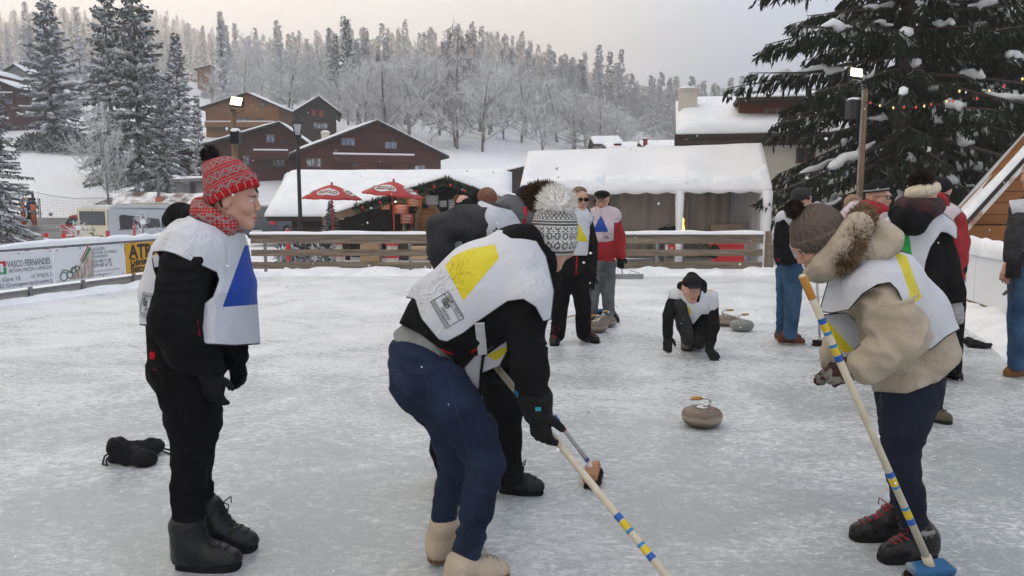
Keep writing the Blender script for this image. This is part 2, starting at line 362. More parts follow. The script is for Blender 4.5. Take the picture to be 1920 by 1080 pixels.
def spruce_mesh(name,H,Rb,seed,whorls=34,per=6,twigs=26,droop=.45,base=.06,tw=.05,tl=.45,snow=.5,needle= None,hang=.8,top_pow=.8,snow_r=.10):
 rng=np.random.default_rng(seed);V=[];Fc=[];nv=0;sn=MB();limbs=MB()
 for i in range(whorls):
  u=(i+rng.random()*.6)/whorls;z=H*(base+(1-base)*u)
  Lm=Rb*(1-u)**top_pow*(.85+.15*math.sin(i*2.1))+.12
  for k in range(per):
   az=2*math.pi*(k+rng.random()*.7)/per+i*1.3
   zb_=z+H/whorls*(rng.random()-.5)*1.3;Lb=Lm*(.66+.45*rng.random());el=.25-droop*(1-u)*1.1+rng.normal()*.1+u*.5
   ns=7;s=np.linspace(0,1,ns)
   rad=Lb*s*np.cos(el*.6);zz=zb_+Lb*(s*math.sin(el)-droop*.5*s**2+.30*droop*s**3.0)
   wob=rng.normal()*.12
   sp=np.stack([rad*np.cos(az+wob*s),rad*np.sin(az+wob*s),zz],-1)
   nT=max(5,int(twigs*(Lb/Rb)**.9))
   q=np.sort(rng.random(nT))**.8*.97+.03;idx=np.clip(q*(ns-1),0,ns-1.001);i0=idx.astype(int);fr=(idx-i0)[:, None]
   P0=sp[i0]*(1-fr)+sp[i0+1]*fr;tg=sp[i0+1]-sp[i0];tg/=np.linalg.norm(tg,axis=1,keepdims= True)
   sd=np.cross(tg,[0,0,1]);sgn=np.where(rng.random(nT)<.5,1,-1)[:, None]
   ln=tl*(.6+.7*rng.random(nT))*(1.15-.55*q)*(.55+.45*Lb/Rb)
   dr=tg*(.55+.3*rng.random((nT,1)))+sd*sgn*(.75*rng.random((nT,1))+.15)+np.array([[0,0,-1.0]])*hang*(.25+.9*rng.random((nT,1)))
   dr/=np.linalg.norm(dr,axis=1,keepdims= True);P1=P0+dr*ln[:, None]
   v,f=ribbons(P0,P1,tw*(.7+.6*rng.random(nT)),0,rng);V.append(v);Fc.append(f+nv);nv+=len(v)
   Pm=P0+dr*ln[:, None]*(.3+.4*rng.random((nT,1)));d2=dr+rng.normal(size=(nT,3))*.55+np.array([[0,0,-.35*hang]]);d2/=np.linalg.norm(d2,axis=1,keepdims= True)
   v,f=ribbons(Pm,Pm+d2*ln[:, None]*.6,tw*.8*(.7+.6*rng.random(nT)),0,rng);V.append(v);Fc.append(f+nv);nv+=len(v)
   if Lb>.5:limbs.tube([tuple(p) for p in sp[::2]],[max(.012,.02*Lb*(1-.85*x)) for x in s[::2]],n=3,cap= False)
   if rng.random()<snow and Lb>.35:
    a=.18+.35*rng.random();c=min(1,a+(.3+.4*rng.random())*(1 if H<23 else .5));ss=np.linspace(a,c,6)
    ii=np.clip(ss*(ns-1),0,ns-1.001);j0=ii.astype(int);ff=(ii-j0)[:, None]
    cc=sp[j0]*(1-ff)+sp[j0+1]*ff+np.array([0,0,snow_r*.7])+rng.normal(size=(6,3))*snow_r*.5
    sn.tube([tuple(x) for x in cc],[snow_r*(.35 if j in (0,5) else .45+1.1*rng.random())*min(1,.45+Lb/Rb*.7) for j in range(6)],n=6)
 tr=MB();tr.tube([(rng.normal()*.02*H*.1,rng.normal()*.02*H*.1,H*x) for x in np.linspace(-.03,.97,9)],[Rb*.075*(1.02-x)+.02 for x in np.linspace(0,1,9)],n=8)
 tr.v+=[];o_l=len(tr.v);tr.v+=limbs.v;tr.f+=[tuple(a+o_l for a in f) for f in limbs.f];tr.m+=limbs.m
 return dict(trunk=tr,V=np.concatenate(V),F=np.concatenate(Fc),snow=sn,needle=needle or NEEDLE,H=H)
def tree_from(data,name,label,group= None):
 t=thing(name,label,'tree',group=group)
 own_=data['trunk'].build('trunk',BARK,t,smooth= True)
 V,Fq=data['V'],data['F'];mi=np.zeros(len(Fq),int)
 if data['snow'].v:
  sq=np.array([f for f in data['snow'].f if len(f)==4]);mi=np.concatenate([mi,np.ones(len(sq),int)]);Fq=np.concatenate([Fq,sq+len(V)]);V=np.concatenate([V,np.array(data['snow'].v)])
 np_mesh('crown',V,Fq,[data['needle'],SNOW],t,smooth= False,mi=mi)
 return t
def put(t,x,y,s=1.0,rz=0.0,sz= None,z= None):
 t.location=(x,y,tz(x,y)-.1 if z is None else z);t.scale=(s,s,sz or s);t.rotation_euler=(0,0,rz); return t
def put_px(t,H,px,d,top,s_r= None,rz= None):
 """stand the tree at depth d in the direction of column px, as tall as row `top` asks"""
 p=at(px,375,d);z0=tz(p.x,p.y)-.1;h=at(px,top,d).z-z0;s=h/H
 t.location=(p.x,p.y,z0);t.scale=(s*(s_r or 1),s*(s_r or 1),s);t.rotation_euler=(0,0,random.random()*6.28 if rz is None else rz); return t
# two great dark spruces behind the rink, right
big=spruce_mesh('s',24,5.0,11,whorls=60,per=8,twigs=98,droop=.5,base=.035,tw=.042,tl=.62,snow=.85,needle=NEEDLE_NEAR,hang=2.0,top_pow=.5,snow_r=.10)
t1=tree_from(big,'spruce_tree','tall dark spruce with hanging twigs and broken snow patches behind the right floodlight mast','great spruces behind the rink')
put(t1,*at(1690,375,21.5).xy,1.0,.4)
t2=dup(t1);t2['label']='tall dark spruce at the right edge, behind the orange roofed hut and string of bulbs';put(t2,*at(1880,375,24).xy,1.05,2.6)
t3=dup(t1);t3['label']='dark spruce standing farther back between the two great spruces';put(t3,*at(1800,375,31).xy,.85,4.0)
# snow-laden spruces by the piste, left
lad1=spruce_mesh('s',20,4.6,21,whorls=28,per=8,twigs=44,droop=.42,base=.04,tw=.10,tl=.8,snow=.85,hang=.8,top_pow=.85,snow_r=.20)
lad2=spruce_mesh('s',22,4.2,22,whorls=34,per=8,twigs=44,droop=.62,base=.02,tw=.085,tl=.75,snow=.5,hang=1.0,top_pow=.6,snow_r=.13)
lad3=spruce_mesh('s',15,2.3,23,whorls=32,per=7,twigs=22,droop=.4,base=.04,tw=.08,tl=.6,snow=.85,hang=.6,top_pow=.85,snow_r=.15)
G1='snow laden spruces by the piste'
a=tree_from(lad1,'spruce_tree','broad spruce with thick snow on every branch, above the piste at the left',G1);put_px(a,20,110,105,-18,1.3)
b1=tree_from(lad2,'spruce_tree','tallest dark snowy spruce right beside the piste',G1);put_px(b1,22,268,72,-45,1.25)
b2=dup(b1);b2['label']='dark spruce half hidden behind the tallest one beside the piste';put_px(b2,22,218,82,-35,1.0)
b3=dup(b1);b3['label']='short dark spruce skirt filling the foot of the tallest spruce on its right';put_px(b3,22,312,70,150,1.2)
c=tree_from(lad3,'spruce_tree','narrow snowy spruce to the right of the tallest piste spruce',G1);put_px(c,15,343,100,62,1.4)
d=dup(b1);d['label']='dark blue green spruce cut by the left edge of the photo';put_px(d,22,-8,46,130,1.35)
e=dup(c);e['label']='slim young spruce in front of the brown chalet by the loudspeaker mast';put_px(e,15,377,66,178,.85)
f1=dup(c);f1['label']='dark twin topped spruce rising above the middle chalet roofs';put_px(f1,15,657,150,36,1.05)
f2=dup(c);f2['label']='second dark spruce close behind the twin topped one above the chalets';put_px(f2,15,637,155,62,1.0)
g=dup(a);g['label']='white laden spruce among bare trees right of the dark twin spruce';put_px(g,20,714,165,88,.85)
h=dup(c);h['label']='lone snowy spruce standing over the white marquee roof in the wood';put_px(h,15,1092,180,122,.8)
h2=dup(a);h2['label']='small white spruce beside the low roofs behind the marquee';put_px(h2,20,1140,120,228,.9)
# bare frosted broadleaf trees
def segs_mesh(S,n=3):
 S=np.array(S,float);A,B,ra,rb=S[:,:3],S[:,3:6],S[:,6],S[:,7];D=B-A;D/=np.linalg.norm(D,axis=1,keepdims= True)+1e-9
 ref=np.where(np.abs(D[:,2:3])>.9,[[1.,0,0]],[[0,0,1.]]);X=np.cross(D,ref);X/=np.linalg.norm(X,axis=1,keepdims= True);Y=np.cross(D,X)
 vs=[]
 for P,r in ((A,ra),(B,rb)):
  for k in range(n):
   an=2*math.pi*k/n+math.pi/2;vs.append(P+(X*math.cos(an)+Y*math.sin(an))*r[:, None])
 v=np.stack(vs,1).reshape(-1,3);b=np.arange(len(S))[:, None]*2*n
 f=np.concatenate([b+np.array([[k,(k+1)%n,n+(k+1)%n,n+k]]) for k in range(n)])
 return v,f
def bare_segs(H,seed,spread=.55,limbs=11,sub=7,tw=7,hang=0.0,tr=.018,twr=.045,lean=.0,lo_=.14):
 rng=np.random.default_rng(seed);T=[];C=[]
 def wander(p,d,L,n,r0,r1,out,up=.0,jit=.16):
  pts=[p];seg=L/n
  for i in range(n):
   d=d+rng.normal(size=3)*jit+np.array([0,0,up]);d=d/np.linalg.norm(d);q=p+d*seg
   out.append([*p,*q,r0+(r1-r0)*i/n,r0+(r1-r0)*(i+1)/n]);p=q;pts.append(p)
  return pts,d
 tp,_=wander(np.zeros(3),np.array([lean,0,1.]),H*.92,9,H*tr,H*.003+.02,T,up=.12,jit=.05)
 for i in range(limbs):
  u=lo_+(.94-lo_)*(i+rng.random())/limbs;k=u*9;j=min(8,int(k));p=tp[j]+(tp[j+1]-tp[j])*(k-j)
  az=i*2.4+rng.random();el=.55+.5*u-spread*.4
  d=np.array([math.cos(az)*math.cos(el),math.sin(az)*math.cos(el),math.sin(el)]);Ll=H*(.44-.30*u)*(.8+.4*rng.random())*(spread+.5)
  lp,_=wander(p,d,Ll,6,H*tr*.42*(1.1-u),.03,T if u<.6 else C,up=.06-hang*.1)
  for s in range(sub):
   kk=1+rng.random()*4.9;j=int(kk);p2=lp[j]+(lp[j+1]-lp[j])*(kk-j) if j<6 else lp[6]
   dd=(lp[min(6,j+1)]-lp[j]);dd=dd/(np.linalg.norm(dd)+1e-9)+rng.normal(size=3)*.6+np.array([0,0,.15-hang*.7]);dd/=np.linalg.norm(dd)
   sp,_=wander(p2,dd,Ll*(.30+.25*rng.random()),4,.05,twr*.7,C,up=.05-hang*.25)
   for w in range(tw):
    j=rng.integers(0,4);p3=sp[j]+(sp[j+1]-sp[j])*rng.random()
    d3=(sp[j+1]-sp[j]);d3=d3/(np.linalg.norm(d3)+1e-9)+rng.normal(size=3)*.75+np.array([0,0,.1-hang]);d3/=np.linalg.norm(d3)
    wander(p3,d3,Ll*(.12+.16*rng.random()),2,twr,twr*.45,C,up=-hang*.35,jit=.25)
 return T,C
def bare_tree(segs,label,twig,group,name='bare_tree'):
 t=thing(name,label,'tree',group=group);T,C=segs
 v,f=segs_mesh(T,5);np_mesh('trunk',v,f,TWIG_BROWN,t)
 v,f=segs_mesh(C,3);np_mesh('crown',v,f,twig,t,smooth= False); return t
BS=[bare_segs(18,31,.6,limbs=16,sub=9,tw=9),bare_segs(20,32,.45,limbs=18,sub=9,tw=9),bare_segs(17,33,.7,limbs=15,sub=10,tw=9),bare_segs(22,34,.35,limbs=20,sub=9,tw=9,hang=.9,tr=.012,twr=.03)]
BH=[18,20,17,22]
G2='frosted bare trees on the wooded slope'
LAB='leafless tree white with frost in the wood on the slope'
protos=[bare_tree(BS[0],LAB,TWIG_FROST,G2),bare_tree(BS[1],LAB,TWIG_FROST,G2),bare_tree(BS[2],LAB,TWIG_FROST,G2)]
birch=bare_tree(BS[3],'tall birch with drooping reddish brown twigs above the right gable of the brown chalet',TWIG_BROWN,'bare trees near the chalets','birch_tree')
put_px(birch,22,858,100,22,1.0)
n_used=[0,0,0]
def forest_tree(k,px,d,top,s_r=1.0,label= None,group= None):
 t=protos[k] if n_used[k]==0 else dup(protos[k]);n_used[k]+=1
 put_px(t,BH[k],px,d,top,s_r)
 if label:t['label']=label;t['group']=group or 'bare trees near the chalets'
 return t
for k in range(3):forest_tree(k,[700,770,960][k],[150,130,190][k],[150,92,110][k])
spec=[(545,118,78,0,1.25,'wide dark limbed bare tree behind the small dark chalet'),(462,135,60,1,.8,'thin bare larch behind the orange wooden chalet'),(500,150,70,2,.9,'frosted bare tree between the larch and the wide dark limbed tree'),(770,105,100,1,1.0,'large frosted bare tree just right of the twin spruce'),(826,112,95,0,.9,'frosted bare tree with upright limbs left of the drooping birch'),(905,98,120,2,1.0,'snow clotted bare tree right of the drooping birch'),(205,66,195,2,.7,'brown twiggy bush tree at the foot of the tallest piste spruce'),(590,112,175,2,.8,'low frosted bare tree beside the dark chalet with red shutters')]
for px,d,top,k,sr,lb in spec:forest_tree(k,px,d,top,sr,lb)
rr=random.Random(5)
sil=[(300,95),(420,60),(600,70),(700,85),(800,60),(880,70),(950,80),(1020,105),(1080,140),(1140,175),(1200,205),(1260,240),(1300,262)]
def sil_y(px): return float(np.interp(px,[a for a,_ in sil],[b for _,b in sil]))
cnt=0
while cnt<170:
 px=rr.uniform(640,1290);u=rr.random();d=100+150*u
 top=sil_y(px)+26+(1-u)*rr.uniform(40,95)+rr.uniform(-12,22)
 p=at(px,375,d)
 if at(px,top,d).z-tz(p.x,p.y)<6:top=sil_y(px)+30
 h=at(px,top,d).z-tz(p.x,p.y)
 if h<5:cnt+=1; continue
 forest_tree(rr.randrange(3),px,d,top,min(1.5,max(.8,16/h))*rr.uniform(.8,1.15));cnt+=1
for i in range(26):
 px=rr.uniform(380,660);d=rr.uniform(150,230);forest_tree(rr.randrange(3),px,d,128+rr.uniform(-25,50)-(d-150)*.35,rr.uniform(.8,1.1))
# frosted spruces of the upper slope: nearer ones as trees, the far wood as one mass
fr=spruce_mesh('s',16,2.6,41,whorls=32,per=6,twigs=9,droop=.35,base=.03,tw=.16,tl=.8,snow=.7,needle=NEEDLE_FROST,hang=.5,top_pow=.95,snow_r=.22)
G3='frosted spruces on the upper slope'
ft=tree_from(fr,'spruce_tree','frost whitened spruce in the upper wood on the slope',G3);first= True
for i in range(110):
 px=rr.uniform(-60,640);d=rr.uniform(170,300)
 if 280<px<345 and d>200: continue
 t=ft if first else dup(ft);first= False ;x,y=at(px,375,d).xy;s=rr.uniform(.75,1.25);put(t,x,y,s,rr.random()*6,s*rr.uniform(.95,1.2))
low=spruce_mesh('s',16,2.9,43,whorls=19,per=5,twigs=4,droop=.35,base=.03,tw=.30,tl=1.0,snow=0,needle=NEEDLE_FROST,hang=.5)
Vl,Fl=low['V'],low['F'];Vs=[];Fs=[];nb=0;k=0
while k<2600:
 d=rr.uniform(240,700) if rr.random()<.8 else rr.uniform(180,320);px=rr.uniform(-150,1420)
 if d<290 and px<640: continue
 x,y=at(px,375,d).xy
 if px<640 and vnoise(np.array([[x,y,0.]]),.016)[0]>.62:k+=.3; continue
 s=rr.uniform(.5,1.2);a=rr.random()*6.28;ca,sa=math.cos(a),math.sin(a)
 v=Vl*np.array([s,s,s*rr.uniform(.95,1.25)]);v=np.stack([v[:,0]*ca-v[:,1]*sa+x,v[:,0]*sa+v[:,1]*ca+y,v[:,2]+tz(x,y)-.3],-1)
 Vs.append(v);Fs.append(Fl+nb);nb+=len(v);k+=1
fo=np_mesh('distant_forest',np.concatenate(Vs),np.concatenate(Fs),NEEDLE_FROST,smooth= False);fo['kind']='stuff';fo['label']='frosted conifer forest covering the misty mountainside'
# snowy shrubs under the broad spruce and round the shed
def shrub(px,d,w,h,label):
 rng=np.random.default_rng(int(px*7));n=500;p=rng.normal(size=(n,3));p/=np.linalg.norm(p,axis=1,keepdims= True);p*=(rng.random((n,1))**.4)*np.array([[w,w*.7,h]]);p[:,2]=np.abs(p[:,2])
 dr=p/(np.linalg.norm(p,axis=1,keepdims= True)+.01)+rng.normal(size=(n,3))*.5;v,f=ribbons(p,p+dr*.4,np.full(n,.11),0,rng)
 x,y=at(px,375,d).xy;t=thing('shrub',label,'shrub',(x,y,tz(x,y)-.1),group='snowy shrubs');np_mesh('foliage',v,f,NEEDLE,t,smooth= False)
 st=MB()
 for i in range(5):a=i*1.3;st.tube([(0,0,0),(math.cos(a)*w*.3,math.sin(a)*w*.3,h*.6)],.04,n=4)
 st.build('stem',BARK,t)
for px,d,w,h,lb in [(75,98,2.6,2.2,'snowy evergreen shrub under the broad spruce, leftmost of the hedge'),(120,97,2.6,2.0,'snowy evergreen shrub in the middle of the hedge above the piste'),(165,96,2.4,2.2,'snowy evergreen shrub at the right end of the hedge above the piste'),(430,88,2.2,1.4,'snowed over bush below the orange wooden chalet'),(530,92,1.6,1.8,'round snowy bush between the brown and dark chalets'),(392,75,1.6,1.5,'snowy bush left of the brown chalet, above the concrete shed')]:shrub(px,d,w,h,lb)
# buildings
def planks(name,c1,c2,gap=(.02,.015,.012),wdt=.16,rough=.75,axis='Z',bump=.3,wear=0.0):
 """boards: colour drifting per board, dark joints between them"""
 if name in MATS: return MATS[name]
 m,t,b=new_mat(name);L=t.links.new
 tcn=_n(t,'ShaderNodeTexCoord');sp=_n(t,'ShaderNodeSeparateXYZ');L(tcn.outputs['Object'],sp.inputs[0])
 dv=_n(t,'ShaderNodeMath',operation='DIVIDE');L(sp.outputs[axis],dv.inputs[0]);dv.inputs[1].default_value=wdt
 fl=_n(t,'ShaderNodeMath',operation='FLOOR');L(dv.outputs[0],fl.inputs[0]);fc=_n(t,'ShaderNodeMath',operation='FRACT');L(dv.outputs[0],fc.inputs[0])
 wn=_n(t,'ShaderNodeTexWhiteNoise',noise_dimensions='1D');L(fl.outputs[0],wn.inputs['W'])
 st={'X':(.4,6,1),'Y':(6,.4,1),'Z':(1.2,1.2,9)}[axis]
 mp=_n(t,'ShaderNodeMapping');mp.inputs['Scale'].default_value=st;L(tcn.outputs['Object'],mp.inputs[0])
 nz=_n(t,'ShaderNodeTexNoise',i_Scale=2.5,i_Detail=6.0,i_Roughness=.65);L(mp.outputs[0],nz.inputs['Vector'])
 ad=_n(t,'ShaderNodeMath',operation='MULTIPLY_ADD');L(wn.outputs['Value'],ad.inputs[0]);ad.inputs[1].default_value=.55;L(nz.outputs['Fac'],ad.inputs[2])
 mr=_n(t,'ShaderNodeMapRange',i_From_Min=.35,i_From_Max=1.15);L(ad.outputs[0],mr.inputs['Value'])
 m1=_n(t,'ShaderNodeMix',data_type='RGBA');m1.inputs[6].default_value=(*c1,1);m1.inputs[7].default_value=(*c2,1);L(mr.outputs[0],m1.inputs[0])
 lt=_n(t,'ShaderNodeMath',operation='LESS_THAN');L(fc.outputs[0],lt.inputs[0]);lt.inputs[1].default_value=.07
 m2=_n(t,'ShaderNodeMix',data_type='RGBA');L(lt.outputs[0],m2.inputs[0]);L(m1.outputs[2],m2.inputs[6]);m2.inputs[7].default_value=(*gap,1)
 L(m2.outputs[2],b.inputs['Base Color']);b.inputs['Roughness'].default_value=rough;b.inputs['Specular IOR Level'].default_value=.25
 bp=_n(t,'ShaderNodeBump',i_Strength=bump,i_Distance=.01);L(nz.outputs['Fac'],bp.inputs['Height']);L(bp.outputs[0],b.inputs['Normal'])
 return m
BROWN=planks('brown_boards',(.048,.013,.008),(.115,.034,.019))
DARKB=planks('dark_boards',(.022,.014,.012),(.055,.035,.028))
ORANGE=planks('orange_boards',(.20,.085,.03),(.36,.17,.065))
REDB=planks('red_boards',(.13,.03,.014),(.22,.06,.03))
GREYB=planks('grey_boards',(.20,.16,.12),(.36,.30,.24),wdt=.5,axis='Y')
RAILW=mat('rail_wood',(.26,.205,.15),(.13,.10,.075),rough=.8,scale=3.5,bump=.35,stretch=(.5,6,6),detail=7)
PALEW=mat('pale_plaster',(.62,.58,.50),(.52,.48,.41),rough=.9,scale=.8,bump=.1)
CONC=mat('concrete',(.30,.30,.29),(.20,.20,.20),rough=.9,scale=1.2,bump=.2)
GLASSD=mat('window_glass',(.10,.13,.17),(.34,.38,.42),rough=.15,scale=1.3,spec=.6,thr=(.45,.6))
FRAMEW=mat('window_frame',(.14,.06,.035),rough=.6)
REDSH=mat('red_shutter',(.32,.05,.035),rough=.6)
DARKM=mat('black_metal',(.018,.018,.02),rough=.45,scale=20)
GREYM=mat('grey_metal',(.30,.31,.32),(.22,.22,.23),rough=.45,metal=.6,scale=8)
MASTW=mat('mast_wood',(.22,.15,.09),(.12,.08,.05),rough=.8,scale=5,stretch=(4,4,.4),bump=.3)
def roof_snow(mb,a,b_,c,d_,th,nu=14,nv=8,seed=0,amp=.06):
 """snow blanket lying on the quad a-b-c-d (a,b along the eave, d,c along the ridge): lumpy top, rounded rim"""
 a,b_,c,d_=[np.array(x,float) for x in (a,b_,c,d_)]
 U=np.linspace(0,1,nu);Vv=np.linspace(0,1,nv)
 P=(a[None, None]*(1-U)[:, None, None]+b_[None, None]*U[:, None, None])*(1-Vv)[None,:, None]+(d_[None, None]*(1-U)[:, None, None]+c[None, None]*U[:, None, None])*Vv[None,:, None]
 eu=np.minimum(U,1-U)*np.linalg.norm(b_-a);ev=np.minimum(Vv,1-Vv)*np.linalg.norm(d_-a)
 e=np.minimum(eu[:, None],ev[None,:]);k=np.sqrt(np.clip(e/(th*1.2),0,1))*.75+.25
 T=P.copy();T[...,2]+=th*k+(vnoise(P,.9,seed)-.5)*amp*2*k
 b=len(mb.v);mb.v+=[tuple(x) for x in T.reshape(-1,3)]+[tuple(x) for x in P.reshape(-1,3)];n0=nu*nv
 for i in range(nu-1):
  for j in range(nv-1):
   q=b+i*nv+j;mb.f.append((q,q+nv,q+nv+1,q+1));mb.m.append(mb.cm)
 rim=[(i,0) for i in range(nu)]+[(nu-1,j) for j in range(1,nv)]+[(i,nv-1) for i in range(nu-2,-1,-1)]+[(0,j) for j in range(nv-2,0,-1)]
 for (i,j),(k2,l) in zip(rim,rim[1:]+rim[:1]):
  q,w=b+i*nv+j,b+k2*nv+l;mb.f.append((q,w,w+n0,q+n0));mb.m.append(mb.cm)
 mb.f.append(tuple(b+n0+i*nv+j for i,j in rim));mb.m.append(mb.cm)
def window(t,x0,x1,z0,z1,y=-.05,frame= None,pane= None,mull=1,shutters= None,name='window'):
 f=MB();w=x1-x0;h=z1-z0;fw=max(.05,min(w,h)*.09)
 f.box(((x0+x1)/2,y,z0+fw/2),(w,.1,fw));f.box(((x0+x1)/2,y,z1-fw/2),(w,.1,fw))
 for i in range(mull+2):
  x=x0+fw/2+(w-fw)*i/(mull+1);f.box((x,y+.001,(z0+z1)/2),(fw,.098,h-2*fw-.004))
 o=f.build(name,frame or FRAMEW,t)
 MB().box(((x0+x1)/2,y+.02,(z0+z1)/2),(w-.02,.03,h-.02)).build('pane',pane or GLASSD,o)
 if shutters:
  for s in (-1,1):
   xc=(x0-w*.3) if s<0 else (x1+w*.3);MB().box((xc,y,(z0+z1)/2),(w*.5,.05,h)).build('shutter',shutters,t)
 return o
def gable_house(label,d,pl,pr,pridge,y_ridge,y_eave,y_base,depth,wall,windows=(),balconies=(),chimneys=(),rot=0.0,over=.7,th=.28,cat='house',name='chalet',group= None,rmat= None,panels=()):
 """gable-front house whose front faces the camera; all figures in photo pixels at depth d"""
 k=d/F;xc=at(pridge,375,d).x;zb=at(pridge,y_base,d).z;X= lambda px:(px-pridge)*k*1.0;Z= lambda py:at(pridge,py,d).z-zb
 t=thing(name,label,cat,(xc,d,zb),R(rot),group)
 xl,xr,zr,ze=X(pl),X(pr),Z(y_ridge),Z(y_eave)
 sl=(zr-ze)/max(.1,-xl);sr_=(zr-ze)/max(.1,xr)
 wl,wr=xl+over,xr-over
 MB().prism([(wl,-3),(wr,-3),(wr,zr+.0-sr_*wr-.25),(0,zr-.25),(wl,zr+sl*wl-.25)],(0,0,0),(1,0,0),(0,0,1),(0,depth,0)).build('wall',wall,t)
 rf=MB()
 for xs_,s in ((xl,sl),(xr,sr_)):
  z1=zr-s*abs(xs_);p=[(0,zr),(xs_,z1),(xs_,z1-.22),(0,zr-.22)]
  rf.prism(p,(0,-over,0),(1,0,0),(0,0,1),(0,depth+2*over,0))
 r=rf.build('roof',rmat or DARKB,t)
 sn=MB();y0,y1=-over-.03,depth+over
 roof_snow(sn,(xl,y1,ze+.003),(xl,y0,ze+.003),(0,y0,zr+.003),(0,y1,zr+.003),th)
 roof_snow(sn,(xr,y0,ze+.003),(xr,y1,ze+.003),(0,y1,zr+.003),(0,y0,zr+.003),th)
 sn.build('snow_cover',SNOW,r,smooth= True)
 for w_ in windows:
  x0,y0_,x1,y1_=w_[:4];kw=w_[4] if len(w_)>4 else {}
  window(t,X(x0),X(x1),Z(y1_),Z(y0_),**kw)
 for (x0,x1,y0_,y1_,m_) in balconies:
  bl=MB();bl.box(((X(x0)+X(x1))/2,-.95,(Z(y0_)+Z(y1_))/2),(X(x1)-X(x0),.12,Z(y0_)-Z(y1_)));bl.box(((X(x0)+X(x1))/2,-.5,Z(y1_)-.08),(X(x1)-X(x0),1.0,.14))
  o=bl.build('balcony',m_,t)
  s2=MB();s2.box(((X(x0)+X(x1))/2,-.95,Z(y0_)+.09),(X(x1)-X(x0),.2,.16));s2.build('snow_strip',SNOW,o,bevel=.04)
 for (x0,y0_,x1,y1_,m_) in panels:
  MB().box(((X(x0)+X(x1))/2,-.03,(Z(y0_)+Z(y1_))/2),(X(x1)-X(x0),.06,Z(y0_)-Z(y1_))).build('wall_panel',m_,t)
 for (px,py,w,h,yb,m_) in chimneys:
  c=MB();c.box((X(px),yb,Z(py)-h/2),(w,w,h));c.box((X(px),yb,Z(py)+.06),(w+.16,w+.16,.12));o=c.build('chimney',m_,t)
  MB().blob((X(px),yb,Z(py)+.14),(w*.6,w*.6,.2)).build('snow_cap',SNOW,o,smooth= True)
 return t
CURT=mat('curtained_glass',(.42,.46,.50),(.14,.17,.2),rough=.3,scale=2.2,thr=(.45,.55))
BLUEC=mat('blue_curtain_glass',(.16,.22,.36),(.30,.36,.46),rough=.3,scale=3,thr=(.4,.6))
gable_house('long dark brown chalet with snowy ridge roof, left half behind the black lantern',76,338,612,530,229,291,336,12,BROWN,rot=9,windows=[(504,252,520,268,{'pane':BLUEC}),(462,292,474,310,{'pane':CURT}),(514,296,536,312,{'pane':CURT,'mull':2})],balconies=[(484,545,284,297,BROWN)],group='brown chalets above the rink')
gable_house('brown chalet with white edged gable and long balcony, right of the black lantern',73,553,842,709,226,291,336,14,BROWN,rot=17,windows=[(644,259,669,275,{'pane':BLUEC,'mull':2}),(723,265,746,279,{'pane':BLUEC}),(582,298,608,315,{'pane':CURT,'mull':2}),(778,308,799,323,{'pane':BLUEC}),(663,300,672,315)],balconies=[(628,775,292,303,BROWN)],chimneys=[(623,244,.75,1.6,5.5,PALEW)],panels=[(672,303,708,324,REDB),(738,303,765,324,REDB)],group='brown chalets above the rink')
gable_house('orange brown wooden chalet on the slope behind the left floodlight',108,384,537,473,174,203,238,10,ORANGE,windows=[(452,219,474,234,{'pane':GLASSD,'mull':2}),(489,221,500,233),(458,191,466,200),(492,192,502,201)],balconies=[(396,522,230,238,ORANGE)],group='chalets on the slope')
gable_house('small dark chalet with red shutters behind the brown chalets',104,556,643,603,181,212,246,9,DARKB,rot=14,windows=[(590,206,597,218,{'pane':REDSH,'mull':0}),(603,207,611,220,{'pane':REDSH,'mull':0}),(592,230,618,242,{'pane':CURT,'mull':3})],group='chalets on the slope',panels=[(590,205,612,204,DARKB)])
gable_house('dark brown chalet with a white lower floor at the far left, under the broad spruce',112,-30,52,8,147,166,203,10,BROWN,windows=[(8,160,20,170),(24,185,38,196,{'pane':CURT})],balconies=[(-20,46,176,182,DARKB)],group='chalets on the slope')
gable_house('upper dark chalet gable peeking over the far left chalet',128,-40,24,-6,128,143,170,9,REDB,windows=[(0,148,8,156)],group='chalets on the slope')
gable_house('pale chalet with steep roof between far left chalet and the broad spruce',135,14,76,48,121,141,176,9,CONC,windows=[(30,150,40,160)],group='chalets on the slope')
gable_house('tiny orange house high among the frosted trees',205,376,424,408,122,130,145,8,ORANGE,windows=[(395,133,401,139)],group='chalets on the slope')
gable_house('tiny dark house on the upper slope right of the orange one',240,594,632,612,112,122,136,8,DARKB,windows=[(606,124,611,130)],group='chalets on the slope')
gable_house('low grey concrete shed at the foot of the slope, left of the brown chalets',62,322,420,400,334,337,372,6,CONC,windows=[(358,342,368,364,{'pane':DARKM,'mull':0})],cat='shed',name='shed',th=.2,over=.3,rmat=CONC)
gable_house('brown roofed house half hidden right of the hut, before the marquee',62,905,1010,985,312,331,350,8,DARKB,windows=[(925,334,935,341)],group='low houses behind the marquee',th=.3)
